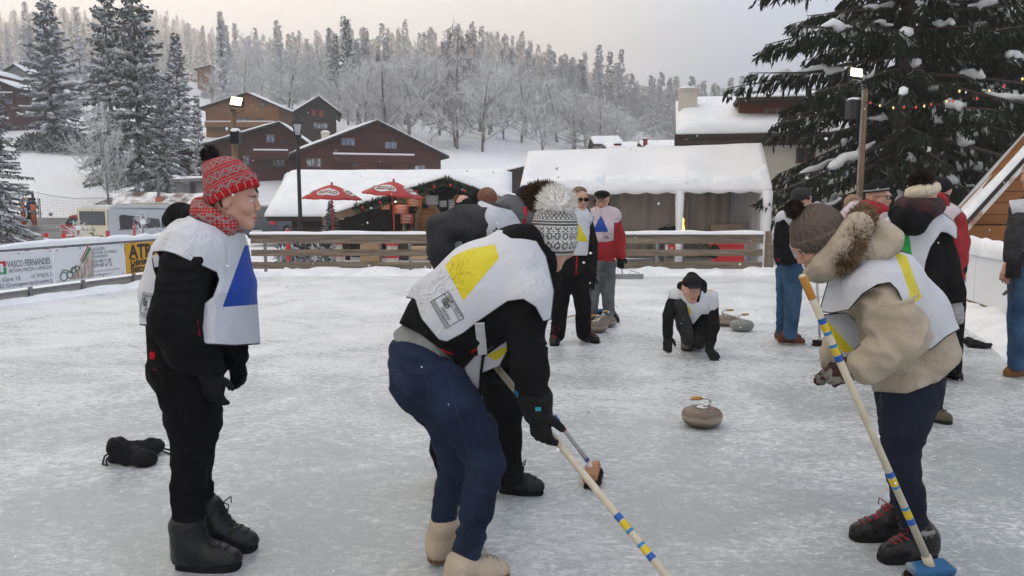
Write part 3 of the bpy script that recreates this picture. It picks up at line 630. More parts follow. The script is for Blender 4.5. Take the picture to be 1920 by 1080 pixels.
# houses seen along the eave, roof plane towards us
def eave_house(label,d,pl,pr,y_ridge,y_eave,y_base,run,wall,name='chalet',group= None,th=.35,windows=(),chimneys=(),over=.6,rot=0.0):
 k=d/F;pm=(pl+pr)/2;zb=at(pm,y_base,d).z;X= lambda px:(px-pm)*k;Z= lambda py,dd=d:at(pm,py,dd).z-zb
 t=thing(name,label,'house',(at(pm,375,d).x,d,zb),R(rot),group)
 ze=Z(y_eave);zr=Z(y_ridge,d+run);xl,xr=X(pl),X(pr)
 MB().prism([(over,-3),(2*run-over,-3),(2*run-over,ze-.1),(run,zr-.35),(over,ze-.1)],(xl+over,0,0),(0,1,0),(0,0,1),(xr-xl-2*over,0,0)).build('wall',wall,t)
 rf=MB();rf.prism([(0,ze),(run,zr),(2*run,ze),(2*run,ze-.25),(run,zr-.25),(0,ze-.25)],(xl,0,0),(0,1,0),(0,0,1),(xr-xl,0,0));r=rf.build('roof',DARKB,t)
 sn=MB();roof_snow(sn,(xl-.02,-.03,ze+.003),(xr+.02,-.03,ze+.003),(xr+.02,run,zr+.003),(xl-.02,run,zr+.003),th,26,14)
 roof_snow(sn,(xr,2*run,ze+.003),(xl,2*run,ze+.003),(xl,run,zr+.003),(xr,run,zr+.003),th);sn.build('snow_cover',SNOW,r,smooth= True)
 for w_ in windows:
  x0,y0_,x1,y1_=w_[:4];kw=w_[4] if len(w_)>4 else {};window(t,X(x0),X(x1),Z(y1_),Z(y0_),y=over-.04,**kw)
 for (px,py,w,h,yb,m_) in chimneys:
  zt=Z(py,d+yb);c=MB();c.box((X(px)*(d+yb)/d,yb,zt-h/2),(w,w*.7,h));c.box((X(px)*(d+yb)/d,yb,zt+.04),(w+.14,w*.7+.14,.08));o=c.build('chimney',m_,t)
  MB().blob((X(px)*(d+yb)/d,yb,zt+.1),(w*.6,w*.45,.12)).build('snow_cap',SNOW,o,smooth= True)
 return t,X,Z,zr,ze
t,X,Z,zr,ze=eave_house('white walled chalet with thick snow roof, brown dormer and cream chimney behind the marquee',38,1270,1640,189,249,360,6.0,PALEW,th=.42,rot=-11.5,windows=[(1490,276,1524,306,{'pane':DARKM,'mull':1}),(1560,276,1590,306,{'pane':DARKM,'mull':1})],chimneys=[(1307,166,1.0,1.3,3.6,PALEW),(1432,174,.5,1.0,5.5,CONC)])
MB().box(((X(1270)+X(1300))/2+.6,.52,ze-1.2),(X(1300)-X(1270),.2,2.2)).build('dark_gable_end',DARKB,t)
MB().box(((X(1270)+X(1640))/2,.3,ze-.42),(X(1640)-X(1270),.7,.3)).build('eave_board',DARKB,t)
dm=MB();zd0,zd1=Z(233,40),Z(193,40);dm.box(((X(1392)+X(1530))/2*1.05,3.2,(zd0+zd1)/2),((X(1530)-X(1392))*1.05,2.6,zd1-zd0));dmo=dm.build('dormer',REDB,t)
dr=MB();dr.box(((X(1386)+X(1536))/2*1.05,2.9,zd1+.1),((X(1536)-X(1386))*1.05,3.6,.18));dr.build('dormer_roof',DARKB,dmo)
ds=MB();roof_snow(ds,(X(1386)*1.05,1.1,zd1+.2),(X(1536)*1.05,1.1,zd1+.2),(X(1536)*1.05,4.7,zd1+.25),(X(1386)*1.05,4.7,zd1+.25),.25);ds.build('dormer_snow',SNOW,dmo,smooth= True)
for a_,b2_ in ((1436,1452),(1455,1472),(1490,1508)):window(t,X(a_)*1.05,X(b2_)*1.05,Z(226,40),Z(203,40),y=1.86,frame=ORANGE)
eave_house('low house with a snow roof seen above the left half of the marquee',92,1112,1168,258,270,290,4,CONC,group='low houses behind the marquee',th=.3)
eave_house('low house with red chimneys and snow roof above the middle of the marquee',78,1138,1206,270,280,300,4,DARKB,group='low houses behind the marquee',th=.3,chimneys=[(1156,271,.4,.8,.6,REDB),(1161,271,.4,.8,.6,REDB)])
eave_house('low house with a plain snow roof next to the white walled chalet',74,1208,1282,267,279,300,4,DARKB,group='low houses behind the marquee',th=.3,chimneys=[(1211,262,.4,.9,.8,REDB)])
# snowy refreshment hut
HUTD=26.0
t=wthing('market_hut','dark timber refreshment hut under a long snow roof, its gable hung with a garland','hut',(at(720,375,HUTD).x,HUTD,-.35))
zg=-.4;A= lambda px,py,d:at(px,py,d)
xl,xr=A(487,0,27).x,A(960,0,27).x;ze=A(540,406,27).z;zr=A(700,327,31).z
MB().box(((xl+xr)/2+.3,30.6,(zg+ze)/2-.1),(xr-xl-.9,6.6,ze-zg)).build('wall',DARKB,t)
rf=MB();xlt=A(527,0,31).x
rf.add([(xl,26.9,ze),(xr,26.9,ze),(xr,31,zr),(xlt,31,zr),(xl,26.9,ze-.16),(xr,26.9,ze-.16),(xr,31,zr-.16),(xlt,31,zr-.16),(xl,35,ze),(xr,35,ze)],[(0,1,2,3),(4,7,6,5),(0,4,5,1),(0,3,7,4),(3,2,9,8),(0,8,3)]);r=rf.build('roof',DARKB,t)
sn=MB();roof_snow(sn,(xl-.05,26.8,ze+.004),(xr,26.8,ze+.004),(xr,31.05,zr+.004),(xlt,31.05,zr+.004),.34,40,14,amp=.05)
roof_snow(sn,(xr,35,ze),(xl,35,ze),(xlt,31.05,zr+.004),(xr,31.05,zr+.004),.3);roof_snow(sn,(xl-.05,35,ze),(xl-.05,26.8,ze),(xlt,31,zr),(xlt+.01,31.05,zr),.25);sn.build('snow_cover',SNOW,r,smooth= True)
# projecting gable
GD=24.5;P=[A(604,408,GD),A(836,333,GD),A(990,388,GD)]
gl,gp,gr=P
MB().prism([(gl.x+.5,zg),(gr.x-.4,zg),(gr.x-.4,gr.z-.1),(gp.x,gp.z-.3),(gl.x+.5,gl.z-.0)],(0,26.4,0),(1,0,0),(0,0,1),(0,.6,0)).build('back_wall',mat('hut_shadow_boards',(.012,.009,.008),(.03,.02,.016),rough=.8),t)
BARGE=planks('barge_wood',(.20,.13,.08),(.34,.24,.15),axis='X',wdt=3)
for (p0,p1,sgn) in ((gl,gp,1),(gr,gp,1)):
 v=p1-p0;nrm=Vector((-v.z,0,v.x)).normalized();nrm=nrm if nrm.z>0 else -nrm
 MB().prism([(p0.x,p0.z),(p1.x,p1.z),(p1.x-nrm.x*.0,p1.z-.24),(p0.x,p0.z-.22)],(0,GD,0),(1,0,0),(0,0,1),(0,.08,0)).build('barge_board',BARGE,t)
 s=MB();s.prism([(p0.x,p0.z+.01),(p1.x,p1.z+.01),(p1.x,p1.z-.06),(p0.x,p0.z-.06)],(0,GD+.085,0),(1,0,0),(0,0,1),(0,4.6,0));s.build('gable_roof',DARKB,t)
 s=MB();q=[(p0.x,GD-.06,p0.z+.015),(p0.x,GD+4.6,p0.z+.015),(p1.x,GD+4.6,p1.z+.015),(p1.x,GD-.06,p1.z+.015)]
 roof_snow(s,*(q if p0.x>p1.x else [q[1],q[0],q[3],q[2]]),.24,14,22,amp=.09);s.build('snow_cover',SNOW,t,smooth= True)
# side posts, counter front, beam with warm light put into its board colour
[MB().box((A(px,0,25).x,25,.45),(.14,.14,1.9)).build('post',DARKB,t) for px in (640,880,950)]
MB().box(((gl.x+gr.x)/2+.8,25.1,.12),(gr.x-gl.x-3.0,.5,.9)).build('counter',planks('counter_boards',(.07,.045,.03),(.13,.085,.055),axis='X'),t)
MB().box((A(770,0,26.3).x,26.3,A(0,385,26.3).z+.25),(1.1,.1,.34)).build('lit_beam',planks('lit_boards',(.3,.24,.1),(.45,.36,.18)),t)
arch=MB();ac=A(803,408,25.4)
arch.prism([(-.45,-.5),(-.33,-.5),(-.33,.05),(-.2,.3),(.2,.3),(.33,.05),(.33,-.5),(.45,-.5),(.45,.1),(.27,.42),(-.27,.42),(-.45,.1)],ac,(1,0,0),(0,0,1),(0,.06,0));arch.build('arched_opening',BARGE,t)
MB().prism([(-.33,-.5),(.33,-.5),(.33,.05),(.2,.3),(-.2,.3),(-.33,.05)],ac+Vector((0,.08,0)),(1,0,0),(0,0,1),(0,.04,0)).build('arched_shutter',ORANGE,t)
# warm hanging lamp inside the gable
lampm=mat('lamp_glow',(1,.93,.75),rough=.5,emit=(1,.86,.55),es=14)
t2=wthing('hanging_lamp','small bright lamp hanging under the hut gable beside the second parasol pole','lamp',A(741,372,24.9));MB().blob(A(741,372,24.9),(.075,.075,.12)).build('bulb',lampm,t2,smooth= True)
MB().tube([A(741,366,24.9),A(741,345,24.9)],.012,5).build('cord',DARKM,t2)
# menu boards
MENU=mat('menu_red',(.35,.05,.035),(.45,.09,.05),rough=.6,scale=3);MENUG=mat('menu_grey',(.34,.35,.37),(.26,.27,.29),rough=.6);CHALK=mat('chalk_white',(.7,.7,.68),rough=.9)
for (px0,py0,px1,py1,m_,lb) in [(764,368,791,387,mat('menu_orange',(.5,.13,.05),rough=.6),'orange red menu board with lines of writing right of the lamp'),(739,383,766,401,MENU,'dark red menu board just below the hanging lamp'),(751,401,775,419,MENU,'dark red menu board lowest on the hut wall, above the bottles'),(714,375,731,393,MENU,'dim red menu board left of the hanging lamp'),(798,366,822,384,MENUG,'grey menu board above the arched opening'),(824,376,838,388,MENUG,'small grey notice beside the grey menu board'),(841,374,856,404,MENUG,'tall pale price list at the right of the hut front')]:
 dd=25.3;p0,p1=A(px0,py0,dd),A(px1,py1,dd);c_=(p0+p1)/2;w_,h_=p1.x-p0.x,p0.z-p1.z
 t3=wthing('menu_board',lb,'sign',c_,'menu boards on the hut');bo=MB().box(c_,(w_,.03,h_)).build('board',m_,t3)
 ln=MB();[ln.box((c_.x+random.uniform(-.02,.02),dd-.018,c_.z+h_*(.36-.15*i)),(w_*random.uniform(.45,.75),.004,h_*.045)) for i in range(6)];ln.build('writing',CHALK,bo)
# garland along the gable edge
GREEN=mat('garland_green',(.015,.035,.015),(.04,.06,.03),rough=.8,scale=20);BAUB=mat('red_bauble',(.5,.03,.02),rough=.2)
t4=wthing('garland','green fir garland with red baubles along the edges of the hut gable','garland',gp)
rng=np.random.default_rng(3);pts=[]
for p0,p1 in ((A(665,392,GD-.12),A(836,341,GD-.12)),(A(836,341,GD-.12),A(968,392,GD-.12))):
 pts+=[np.array(p0.lerp(p1,u)) for u in np.linspace(0,1,420)]
P0=np.array(pts)+rng.normal(size=(len(pts),3))*.05;D=rng.normal(size=P0.shape);D/=np.linalg.norm(D,axis=1,keepdims= True)
v,f=ribbons(P0,P0+D*.16,np.full(len(P0),.03),0,rng);np_mesh('greenery',v,f,GREEN,t4,smooth= False)
for i in range(10):
 p=pts[40+i*82];MB().blob(Vector(p)+Vector((0,-.13,-.05)),(.05,.05,.05)).build('bauble',BAUB,t4,smooth= True)
# small things on the counter and by the hut
for i,(px,c_) in enumerate([(757,(.35,.25,.08)),(760,(.05,.12,.05)),(777,(.04,.1,.05)),(772,(.3,.05,.03))]):
 t5=wthing('bottle',['amber bottle on the hut counter, leftmost','green bottle on the hut counter beside the amber one','dark green bottle on the hut counter, rightmost','red topped bottle on the hut counter'][i],'bottle',A(px,436,25),'bottles on the hut counter')
 b0=A(px,437,25);MB().lathe([(.035,0),(.038,.02),(.038,.17),(.014,.22),(.014,.29)],10,b0).build('glass',mat('bottle%d'%i,c_,rough=.15),t5,smooth= True);MB().lathe([(.017,.285),(.017,.31)],8,b0).build('cap',BAUB,t5)
t5=wthing('basket','small wicker basket on the hut counter under the menu boards','basket',A(766,436,24.98));MB().lathe([(.13,0),(.17,.1),(.155,.1),(.12,.02)],14,A(766,437,24.98)).build('bowl',BARGE,t5)
t5=wthing('plant_pot','orange pot with a small dark fir beside the first parasol pole','plant pot',A(620,455,23.6));q=A(621,440,23.6)
MB().lathe([(.12,-.3),(.17,.12),(.15,.12)],14,q).build('pot',mat('terracotta',(.45,.12,.04),rough=.7),t5,smooth= True)
n=260;hh_=rng.random(n);P0=np.array(q)[None]+np.stack([rng.normal(size=n)*.03,rng.normal(size=n)*.03,.1+hh_*.95],-1);D=rng.normal(size=(n,3));D[:,2]=-abs(D[:,2])*.2;D/=np.linalg.norm(D,axis=1,keepdims= True)
v,f=ribbons(P0,P0+D*(.34*(1.1-hh_))[:, None],np.full(n,.025),0,rng);np_mesh('fir',v,f,NEEDLE,t5,smooth= False)
# marquee
CANV=mat('tent_canvas',(.84,.85,.86),(.78,.79,.80),rough=.55,scale=.9,bump=.25,bscale=2.2,spec=.3)
CANVI=mat('tent_lining',(.68,.60,.51),(.60,.52,.44),rough=.8,scale=1.5,bump=.3,bscale=2)
t=wthing('marquee','white marquee with scalloped eave and snow along the lower roof, behind the fence','tent',(at(1210,375,21).x,21,-.15))
TD,TB=19.8,23.6;eL,eR=A(976,350,TD),A(1446,346,TD);rL,rR=A(991,284,(TD+TB)/2),A(1428,269,(TD+TB)/2);bL,bR=Vector((eL.x+.05,TB,eL.z)),Vector((eR.x+.05,TB,eR.z))
def sheet(mb,a,b_,c,d_,nu,nv,sag=.0,seed=0,amp=0.0):
 a,b_,c,d_=[np.array(x,float) for x in (a,b_,c,d_)];b=len(mb.v)
 for i in range(nu):
  u=i/(nu-1)
  for j in range(nv):
   w=j/(nv-1);p=(a*(1-u)+b_*u)*(1-w)+(d_*(1-u)+c*u)*w
   bay=abs(math.sin(u*math.pi*3));p=p+np.array([0,0,-sag*math.sin(w*math.pi)*bay]);p[2]+=(vnoise(p,2.0,seed)-.5)*amp
   mb.v.append(tuple(p))
 for i in range(nu-1):
  for j in range(nv-1):q=b+i*nv+j;mb.f.append((q,q+nv,q+nv+1,q+1));mb.m.append(mb.cm)
rfm=MB();sheet(rfm,eL,eR,rR,rL,49,12,.13,1,.03);sheet(rfm,bR,bL,rL,rR,31,8,.1,2,.03)
ro=rfm.build('roof',CANV,t,smooth= True);so=ro.modifiers.new('thick','SOLIDIFY');so.thickness=.02
gb=MB();gb.add([eL,rL,bL],[(0,1,2)]);gb.add([eR,bR,rR],[(0,1,2)]);g_=gb.build('gable_end',CANV,t);so=g_.modifiers.new('thick','SOLIDIFY');so.thickness=.015
sl_=MB();lo= lambda a,b_,w:a.lerp(b_,w)
for bay in range(3):
 u0,u1=bay/3+.004,(bay+1)/3-.004;nu,nv=18,8;base=len(sl_.v)
 for i in range(nu):
  u=u0+(u1-u0)*i/(nu-1);uu=i/(nu-1);top=.16+.30*(abs(uu-.5)*2)**1.5 if bay!=1 else .2+.16*math.sin(uu*4)
  top=max(top,.1)+.05*(vnoise(np.array([[u*9,bay,0.]]),3)[0]-.5)
  for j in range(nv):
   w=top*j/(nv-1);p=lo(lo(eL,eR,u),lo(rL,rR,u),w);bayz=abs(math.sin(u*math.pi*3));hh=.10*math.sin(min(1,(1-j/(nv-1))*1.6)*math.pi/2)*(1 if 0<i<nu-1 else .3)
   sl_.v.append((p.x,p.y-(.02 if j==0 else 0),p.z-.13*math.sin(w*math.pi)*bayz+.018+(hh if j else .0)))
 for i in range(nu-1):
  for j in range(nv-1):q=base+i*nv+j;sl_.f.append((q,q+nv,q+nv+1,q+1));sl_.m.append(0)
sl_.build('roof_snow',SNOWR,ro,smooth= True)
va=MB();nsc=96
for i in range(nsc+1):
 u=i/nsc;p=eL.lerp(eR,u);dz=.17+.05*abs(math.sin(u*math.pi*12));va.v+=[(p.x,p.y-.03,p.z+.02),(p.x,p.y-.05-.02*math.sin(u*40),p.z-.1),(p.x,p.y-.035-.025*math.sin(u*40),p.z-dz)]
for i in range(nsc):
 for j in range(2):va.f.append((i*3+j,i*3+j+1,i*3+j+4,i*3+j+3));va.m.append(0)
vo=va.build('valance',CANV,t,smooth= True);so=vo.modifiers.new('thick','SOLIDIFY');so.thickness=.012
bw=MB();nx=60
for i in range(nx+1):
 p=bL.lerp(bR,i/nx);off=.05*math.sin(i*1.9)+.03*math.sin(i*.7);bw.v+=[(p.x,p.y-.05+off,p.z),(p.x,p.y-.05+off*1.3,-.2)]
for i in range(nx):bw.f.append((2*i,2*i+1,2*i+3,2*i+2));bw.m.append(0)
wo=bw.build('back_wall',CANVI,t,smooth= True);so=wo.modifiers.new('thick','SOLIDIFY');so.thickness=.02
for p,q in ((eL,bL),(eR,bR)):
 sw=MB();n=20
 for i in range(n+1):a_=p.lerp(q,i/n);sw.v+=[(a_.x+.03*math.sin(i*2.2),a_.y+.02,a_.z),(a_.x+.04*math.sin(i*2.2),a_.y+.02,-.2)]
 for i in range(n):sw.f.append((2*i,2*i+1,2*i+3,2*i+2));sw.m.append(0)
 wo=sw.build('side_wall',CANV,t,smooth= True);so=wo.modifiers.new('thick','SOLIDIFY');so.thickness=.02
for px in (980,1129,1274,1436):
 c=A(px,375,TD+.06);lg=MB();lg.tube([(c.x,c.y,-.2),(c.x,c.y,eL.z-.02)],.045,8);lo_=lg.build('leg',GREYM,t,smooth= True)
 cw=MB();cw.tube([(c.x,c.y-.02,-.1),(c.x,c.y-.02,.8),(c.x,c.y-.02,eL.z-.1)],[.11,.085,.13] if px!=1436 else [.16,.14,.18],8);cw.build('canvas_sleeve',CANV,lo_,smooth= True)
for px in (1150,1293,1405):c=A(px,375,TB-.3);MB().tube([(c.x,c.y,-.2),(c.x,c.y,eL.z)],.03,6).build('inner_pole',GREYM,t)
# flame of a patio heater, bag, boxes, red crate, bar sign inside the marquee
FL=mat('flame',(1,.35,.05),rough=.5,emit=(1,.30,.05),es=5)
t5=wthing('patio_heater','slender patio heater with an orange flame inside the marquee','heater',A(1280,490,21));q=A(1280,437,21)
MB().tube([(q.x,21,-.15),(q.x,21,q.z)],.05,8).build('column',GREYM,t5);MB().lathe([(.09,-.02),(.1,.0),(.07,.03)],10,q).build('burner',DARKM,t5)
MB().tube([q+Vector((0,0,.02)),q+Vector((.015,0,.12)),q+Vector((-.01,0,.25)),q+Vector((.012,0,.36)),q+Vector((0,0,.42))],[.03,.04,.03,.022,.004],7).build('flame',FL,t5,smooth= True)
BLKC=mat('black_nylon',(.006,.006,.007),(.012,.012,.013),rough=.75,scale=9,bump=.4,spec=.15)
t5=wthing('table','plain trestle table inside the marquee carrying a black bag','table',(A(1330,375,21.6).x,21.6,-.15));c=A(1330,441,21.6);MB().box(c,(2.9,.7,.04)).build('table_top',GREYB,t5)
for sx in (-1.3,1.3):MB().box((c.x+sx,21.6,(c.z-.17)/2-.02),(.06,.6,c.z+.1)).build('leg',GREYM,t5)
t5=wthing('bag','slumped black sports bag on the table inside the marquee','bag',A(1255,440,21.5));q=A(1250,441,21.5);bgm=MB();bgm.blob(q+Vector((0,0,.11)),(.27,.15,.13),12,8,.08);bgm.blob(q+Vector((.2,0,.17)),(.1,.1,.1),8,6,.1);bgm.build('body',BLKC,t5,smooth= True);MB().tube([q+Vector((-.15,-.1,.2)),q+Vector((0,-.14,.31)),q+Vector((.15,-.1,.2))],.014,6).build('strap',BLKC,t5)
CARD=mat('cardboard',(.42,.34,.25),(.36,.28,.2),rough=.85,scale=4)
for i,(px0,px1,py0) in enumerate([(1331,1361,420),(1362,1394,419)]):
 p0,p1=A(px0,py0,21.6),A(px1,440,21.6);c=(p0+p1)/2;t5=wthing('cardboard_box',['left one of two cardboard boxes on the table in the marquee','right one of two cardboard boxes on the table in the marquee'][i],'box',c,'cardboard boxes in the marquee')
 MB().box(c,(p1.x-p0.x,.35,p0.z-p1.z)).build('carton',CARD,t5,bevel=.006);MB().box((c.x,c.y-.178,c.z),(p1.x-p0.x-.02,.004,.03)).build('tape',mat('tape',(.5,.42,.3),rough=.3),t5)
REDP=mat('red_plastic',(.55,.025,.03),(.45,.02,.025),rough=.4,scale=5)
t5=wthing('storage_bin','big red plastic bin standing behind the fence in front of the marquee','bin',A(1370,492,18.6));p0,p1=A(1340,459,18.6),A(1401,492,18.6);c=(p0+p1)/2
MB().prism([(-.36,-.24),(.36,-.24),(.42,.2),(-.42,.2)],c,(1,0,0),(0,0,1),(0,.5,0)).build('tub',REDP,t5,bevel=.02);MB().box((c.x,c.y+.25,c.z+.22),(.9,.56,.04)).build('lid',REDP,t5,bevel=.012)
t5=wthing('backpack','round black backpack lying against the red bin','backpack',A(1338,480,18.3));q=A(1339,472,18.3);MB().blob(q,(.15,.13,.17),12,8,.06).build('body',BLKC,t5,smooth= True);MB().tube([q+Vector((-.05,0,.15)),q+Vector((0,0,.22)),q+Vector((.05,0,.15))],.012,6).build('handle',BLKC,t5)
# fences, boards, banners
def text_mesh(txt,size,loc,xdir,zdir,m_,parent= None,name='lettering',align='LEFT',bold=0.0,ext=.0,squeeze=1.0,shear=0.0,sub=0):
 cu=bpy.data.curves.new('t','FONT');cu.body=txt;cu.size=size;cu.align_x=align;cu.offset=bold;cu.extrude=ext;cu.shear=shear;cu.resolution_u=3
 o=bpy.data.objects.new('t',cu);COL.objects.link(o);dg=bpy.context.evaluated_depsgraph_get();me=bpy.data.meshes.new_from_object(o.evaluated_get(dg));bpy.data.objects.remove(o)
 me.name=name
 xd,zd=Vector(xdir).normalized(),Vector(zdir).normalized();M=Matrix((xd*squeeze,zd,xd.cross(zd))).transposed().to_4x4();M.translation=Vector(loc);me.transform(M)
 me.materials.clear();me.materials.append(m_)
 if sub:
  bm=bmesh.new();bm.from_mesh(me);bmesh.ops.triangulate(bm,faces=bm.faces);bmesh.ops.subdivide_edges(bm,edges=[e for e in bm.edges if e.calc_length()>sub],cuts=2);bm.to_mesh(me);bm.free()
 ob=bpy.data.objects.new(name,me);COL.objects.link(ob)
 if parent is not None:setp(ob,parent)
 return ob
INK=mat('ink_black',(.025,.025,.028),rough=.6);INKG=mat('ink_grey',(.16,.17,.18),rough=.6);WHITE=mat('white_vinyl',(.74,.76,.78),(.68,.70,.73),rough=.45,scale=1.2,bump=.06);YELV=mat('yellow_vinyl',(.68,.36,.02),(.62,.32,.02),rough=.45,scale=1.5)
INKR=mat('ink_red',(.5,.03,.03),rough=.6);INKGR=mat('ink_green',(.03,.28,.08),rough=.6);INKB=mat('ink_blue',(.03,.18,.45),rough=.6);INKO=mat('ink_orange',(.75,.3,.03),rough=.6)
def rail_fence(label,xL,xR,y,posts,end= None,group='timber rail fences round the rink'):
 t=wthing('rail_fence',label,'fence',((xL+xR)/2,y,0),group)
 zs=[(A(960,457,y).z,A(960,442,y).z),(A(960,480,y).z,A(960,468,y).z),(A(960,504,y).z,A(960,491,y).z)]
 for i,(z0,z1) in enumerate(zs):
  r=MB();n=3;xs_=np.linspace(xL,xR,n+1) if i else [xL,xR]
  for a,c in zip(xs_[:-1],xs_[1:]):
   r.box(((a+c)/2,y+(.012*(i%2)),(z0+z1)/2+random.uniform(-.006,.006)),(c-a-.004,.05,z1-z0))
  ro=r.build('rail',RAILW,t,bevel=.006)
  if i==0:
   MB().box(((xL+xR)/2,y-.005,z1+.018),(xR-xL,.13,.03)).build('cap_board',RAILW,t,bevel=.005)
   b=MB();nn=int((xR-xL)/.07)
   for j in range(nn+1):
    x=xL+(xR-xL)*j/nn;hgt=.045+.05*float(vnoise(np.array([[x,y,0.]]),2.3)[0]);
    for q in ((-.075,.033),(-.06,.033+hgt*.7),(0,.033+hgt),(.055,.033+hgt*.75),(.07,.033)):b.v.append((x,y+q[0],z1+q[1]))
   for j in range(nn):
    for q in range(4):k=j*5+q;b.f.append((k,k+5,k+6,k+1));b.m.append(0)
   b.f.append((0,1,2,3,4));b.m.append(0);e=nn*5;b.f.append((e+4,e+3,e+2,e+1,e));b.m.append(0)
   b.build('snow_strip',SNOW,t,smooth= True)
 for px in posts:x=A(px,375,y).x;MB().box((x,y+.06,.40),(.06,.05,.94)).build('post',GREYM,t)
 if end:x=A(end,375,y).x;MB().box((x,y+.03,.42),(.14,.22,.98)).build('end_post',RAILW,t,bevel=.01)
rail_fence('left timber rail fence with snow on top, in front of the refreshment hut',A(452,0,16.9).x,A(803,0,16.9).x,16.9,[492,620,767])
rail_fence('right timber rail fence with snow on top, in front of the marquee',A(1085,0,16.9).x,A(1448,0,16.9).x,16.9,[1110,1235,1403],end=1447)
# advertising boards on the left
BA,BB=gnd(0,567),gnd(240,532);bdir=(BB-BA).normalized();BS0=BA-bdir*4.5;BE=BA+bdir*4.4
zt=A(0,472,BA.y).z;zb_=.16
def bpt(s,z,off=0.0): return BA+bdir*s+Vector((bdir.y,-bdir.x,0))*off+Vector((0,0,z))
t=wthing('barrier','left rink barrier of steel posts carrying advertising banners under a snowy top rail','barrier',BA)
L0,L1=-4.5,4.2
MB().bar(bpt(L0,zt+.01),bpt(L1,zt+.01),.07,.05).build('top_rail',GREYM,t);MB().bar(bpt(L0,.12),bpt(L1,.12),.05,.05).build('bottom_rail',GREYM,t)
MB().bar(bpt(L0,.06,-.03),bpt(L1,.06,-.03),.02,.16).build('kick_board',mat('kick_board',(.5,.49,.44),(.38,.36,.32),rough=.6,scale=2),t)
for s in (-3.4,-2.1,-.8,.55,1.65,2.9,4.1):MB().bar(bpt(s,-.05,.02),bpt(s,zt,.02),.05,.05,up=bdir).build('post',GREYM,t)
s2=MB();nn=110
for j in range(nn+1):
 s=L0+(L1-L0)*j/nn;p=bpt(s,zt+.03);hgt=(.05+.13*float(vnoise(np.array([[s,1.,0.]]),1.4)[0]))*(.75+.5*float(vnoise(np.array([[s,4.,0.]]),4)[0]));nrm=Vector((bdir.y,-bdir.x,0))
 for o_,z_ in ((.07,0),(.075,hgt*.55),(.02,hgt),(-.05,hgt*.9),(-.10,hgt*.45),(-.09,0)):q=p+nrm*o_;s2.v.append((q.x,q.y,q.z+z_))
for j in range(nn):
 for q in range(5):k=j*6+q;s2.f.append((k,k+6,k+7,k+1));s2.m.append(0)
s2.build('snow_strip',SNOW,t,smooth= True)
def banner(label,s0,s1,m_):
 t=wthing('advertising_banner',label,'banner',bpt((s0+s1)/2,.1,.06),'banners on the left barrier');b=MB();n=12
 for i in range(n+1):
  s=s0+(s1-s0)*i/n;w=.008*math.sin(i*1.7)
  for z in (.19,zt-.02):
   for o_ in (.055,.045):b.v.append(tuple(bpt(s,z,o_+0*w)))
 for i in range(n):
  k=4*i;b.f+=[(k,k+4,k+6,k+2),(k+1,k+3,k+7,k+5),(k,k+1,k+5,k+4),(k+2,k+6,k+7,k+3)];b.m+=[0]*4
 sh=b.build('sheet',m_,t);ey=MB()
 for i in range(4):
  for z in (.22,zt-.05):ey.blob(bpt(s0+.06+(s1-s0-.12)*i/3,z,.058),(.013,.013,.013),6,4)
 ey.build('eyelet',GREYM,sh); return t,sh
UPZ=Vector((0,0,1))
def btxt(sh,txt,s,z,size,m_,squeeze=1.0,bold=0.0,shear=0):text_mesh(txt,size,bpt(s,z,.060),bdir,UPZ,m_,sh,squeeze=squeeze,bold=bold,shear=shear)
# banner positions along the board from photo columns
def s_at(px):
 d=ray(px,500);n=Vector((bdir.y,-bdir.x,0));o_=Vector((0,0,CAMH));k=(BA-o_).dot(n)/d.dot(n); return ((o_+d*k)-BA).dot(bdir)
sA,sB,sC,sD=s_at(-115),s_at(97),s_at(231),s_at(340);H_=zt-.2
t,sh=banner('white mason banner with a red and green emblem, leftmost on the left barrier',sA,sB-.01,WHITE)
x0=s_at(8);btxt(sh,'VASCO FERNANDES',x0,.19+H_*.58,.150,INKG,squeeze=(s_at(90)-x0)/1.36,bold=.002);btxt(sh,'ARTISAN MAÇON-CARRELEUR',x0+.02,.19+H_*.44,.085,INKG,squeeze=(s_at(90)-x0)/1.17)
btxt(sh,'+41 79 962 95 11',s_at(51),.19+H_*.22,.10,INKG,squeeze=.92*(s_at(93)-s_at(51))/.68);btxt(sh,'www.vascofernandes.ch',s_at(30),.19+H_*.06,.10,INKG,squeeze=(s_at(94)-s_at(30))/1.02)
btxt(sh,'de la Gare 10',s_at(-28),.19+H_*.22,.10,INKG);btxt(sh,'1882 Gryon',s_at(-22),.19+H_*.06,.10,INKG)
for c_,px0,px1,z0,z1 in ((INKR,-14,6,.62,.76),(INKGR,-14,6,.42,.60),(WHITE,-6,0,.48,.7)):
 a_,b2_=s_at(px0),s_at(px1);MB().bar(bpt((a_+b2_)/2,.19+H_*z0,.058+(.002 if c_ is WHITE else 0)),bpt((a_+b2_)/2,.19+H_*z1,.058+(.002 if c_ is WHITE else 0)),.003,b2_-a_,up=bdir).build('emblem',c_,sh)
t,sh=banner('white gardening banner picturing a digger on a slope, left of the yellow banner',sB+.01,sC-.01,WHITE)
pic=MB();pp= lambda px,f:bpt(s_at(px),.19+H_*f,.058)
pic.add([pp(124,.05),pp(171,.05),pp(171,.88),pp(166,.92)],[(0,1,2,3)]);pic.build('slope_picture',mat('slope_picture',(.32,.22,.17),(.55,.50,.46),rough=.6,scale=4,stretch=(6,6,1.2),thr=(.4,.6)),sh)
gp_=MB();gp_.add([pp(147,.5),pp(150,.5),pp(169,.93),pp(164,.95)],[(0,1,2,3)]);gp_.build('green_edge',INKGR,sh)
dt=MB();[dt.blob(pp(147+i*2.4,.60+i*.06),(.022,.004,.022),8,4) for i in range(7)];dt.build('red_flowers',INKR,sh)
dg_=MB()
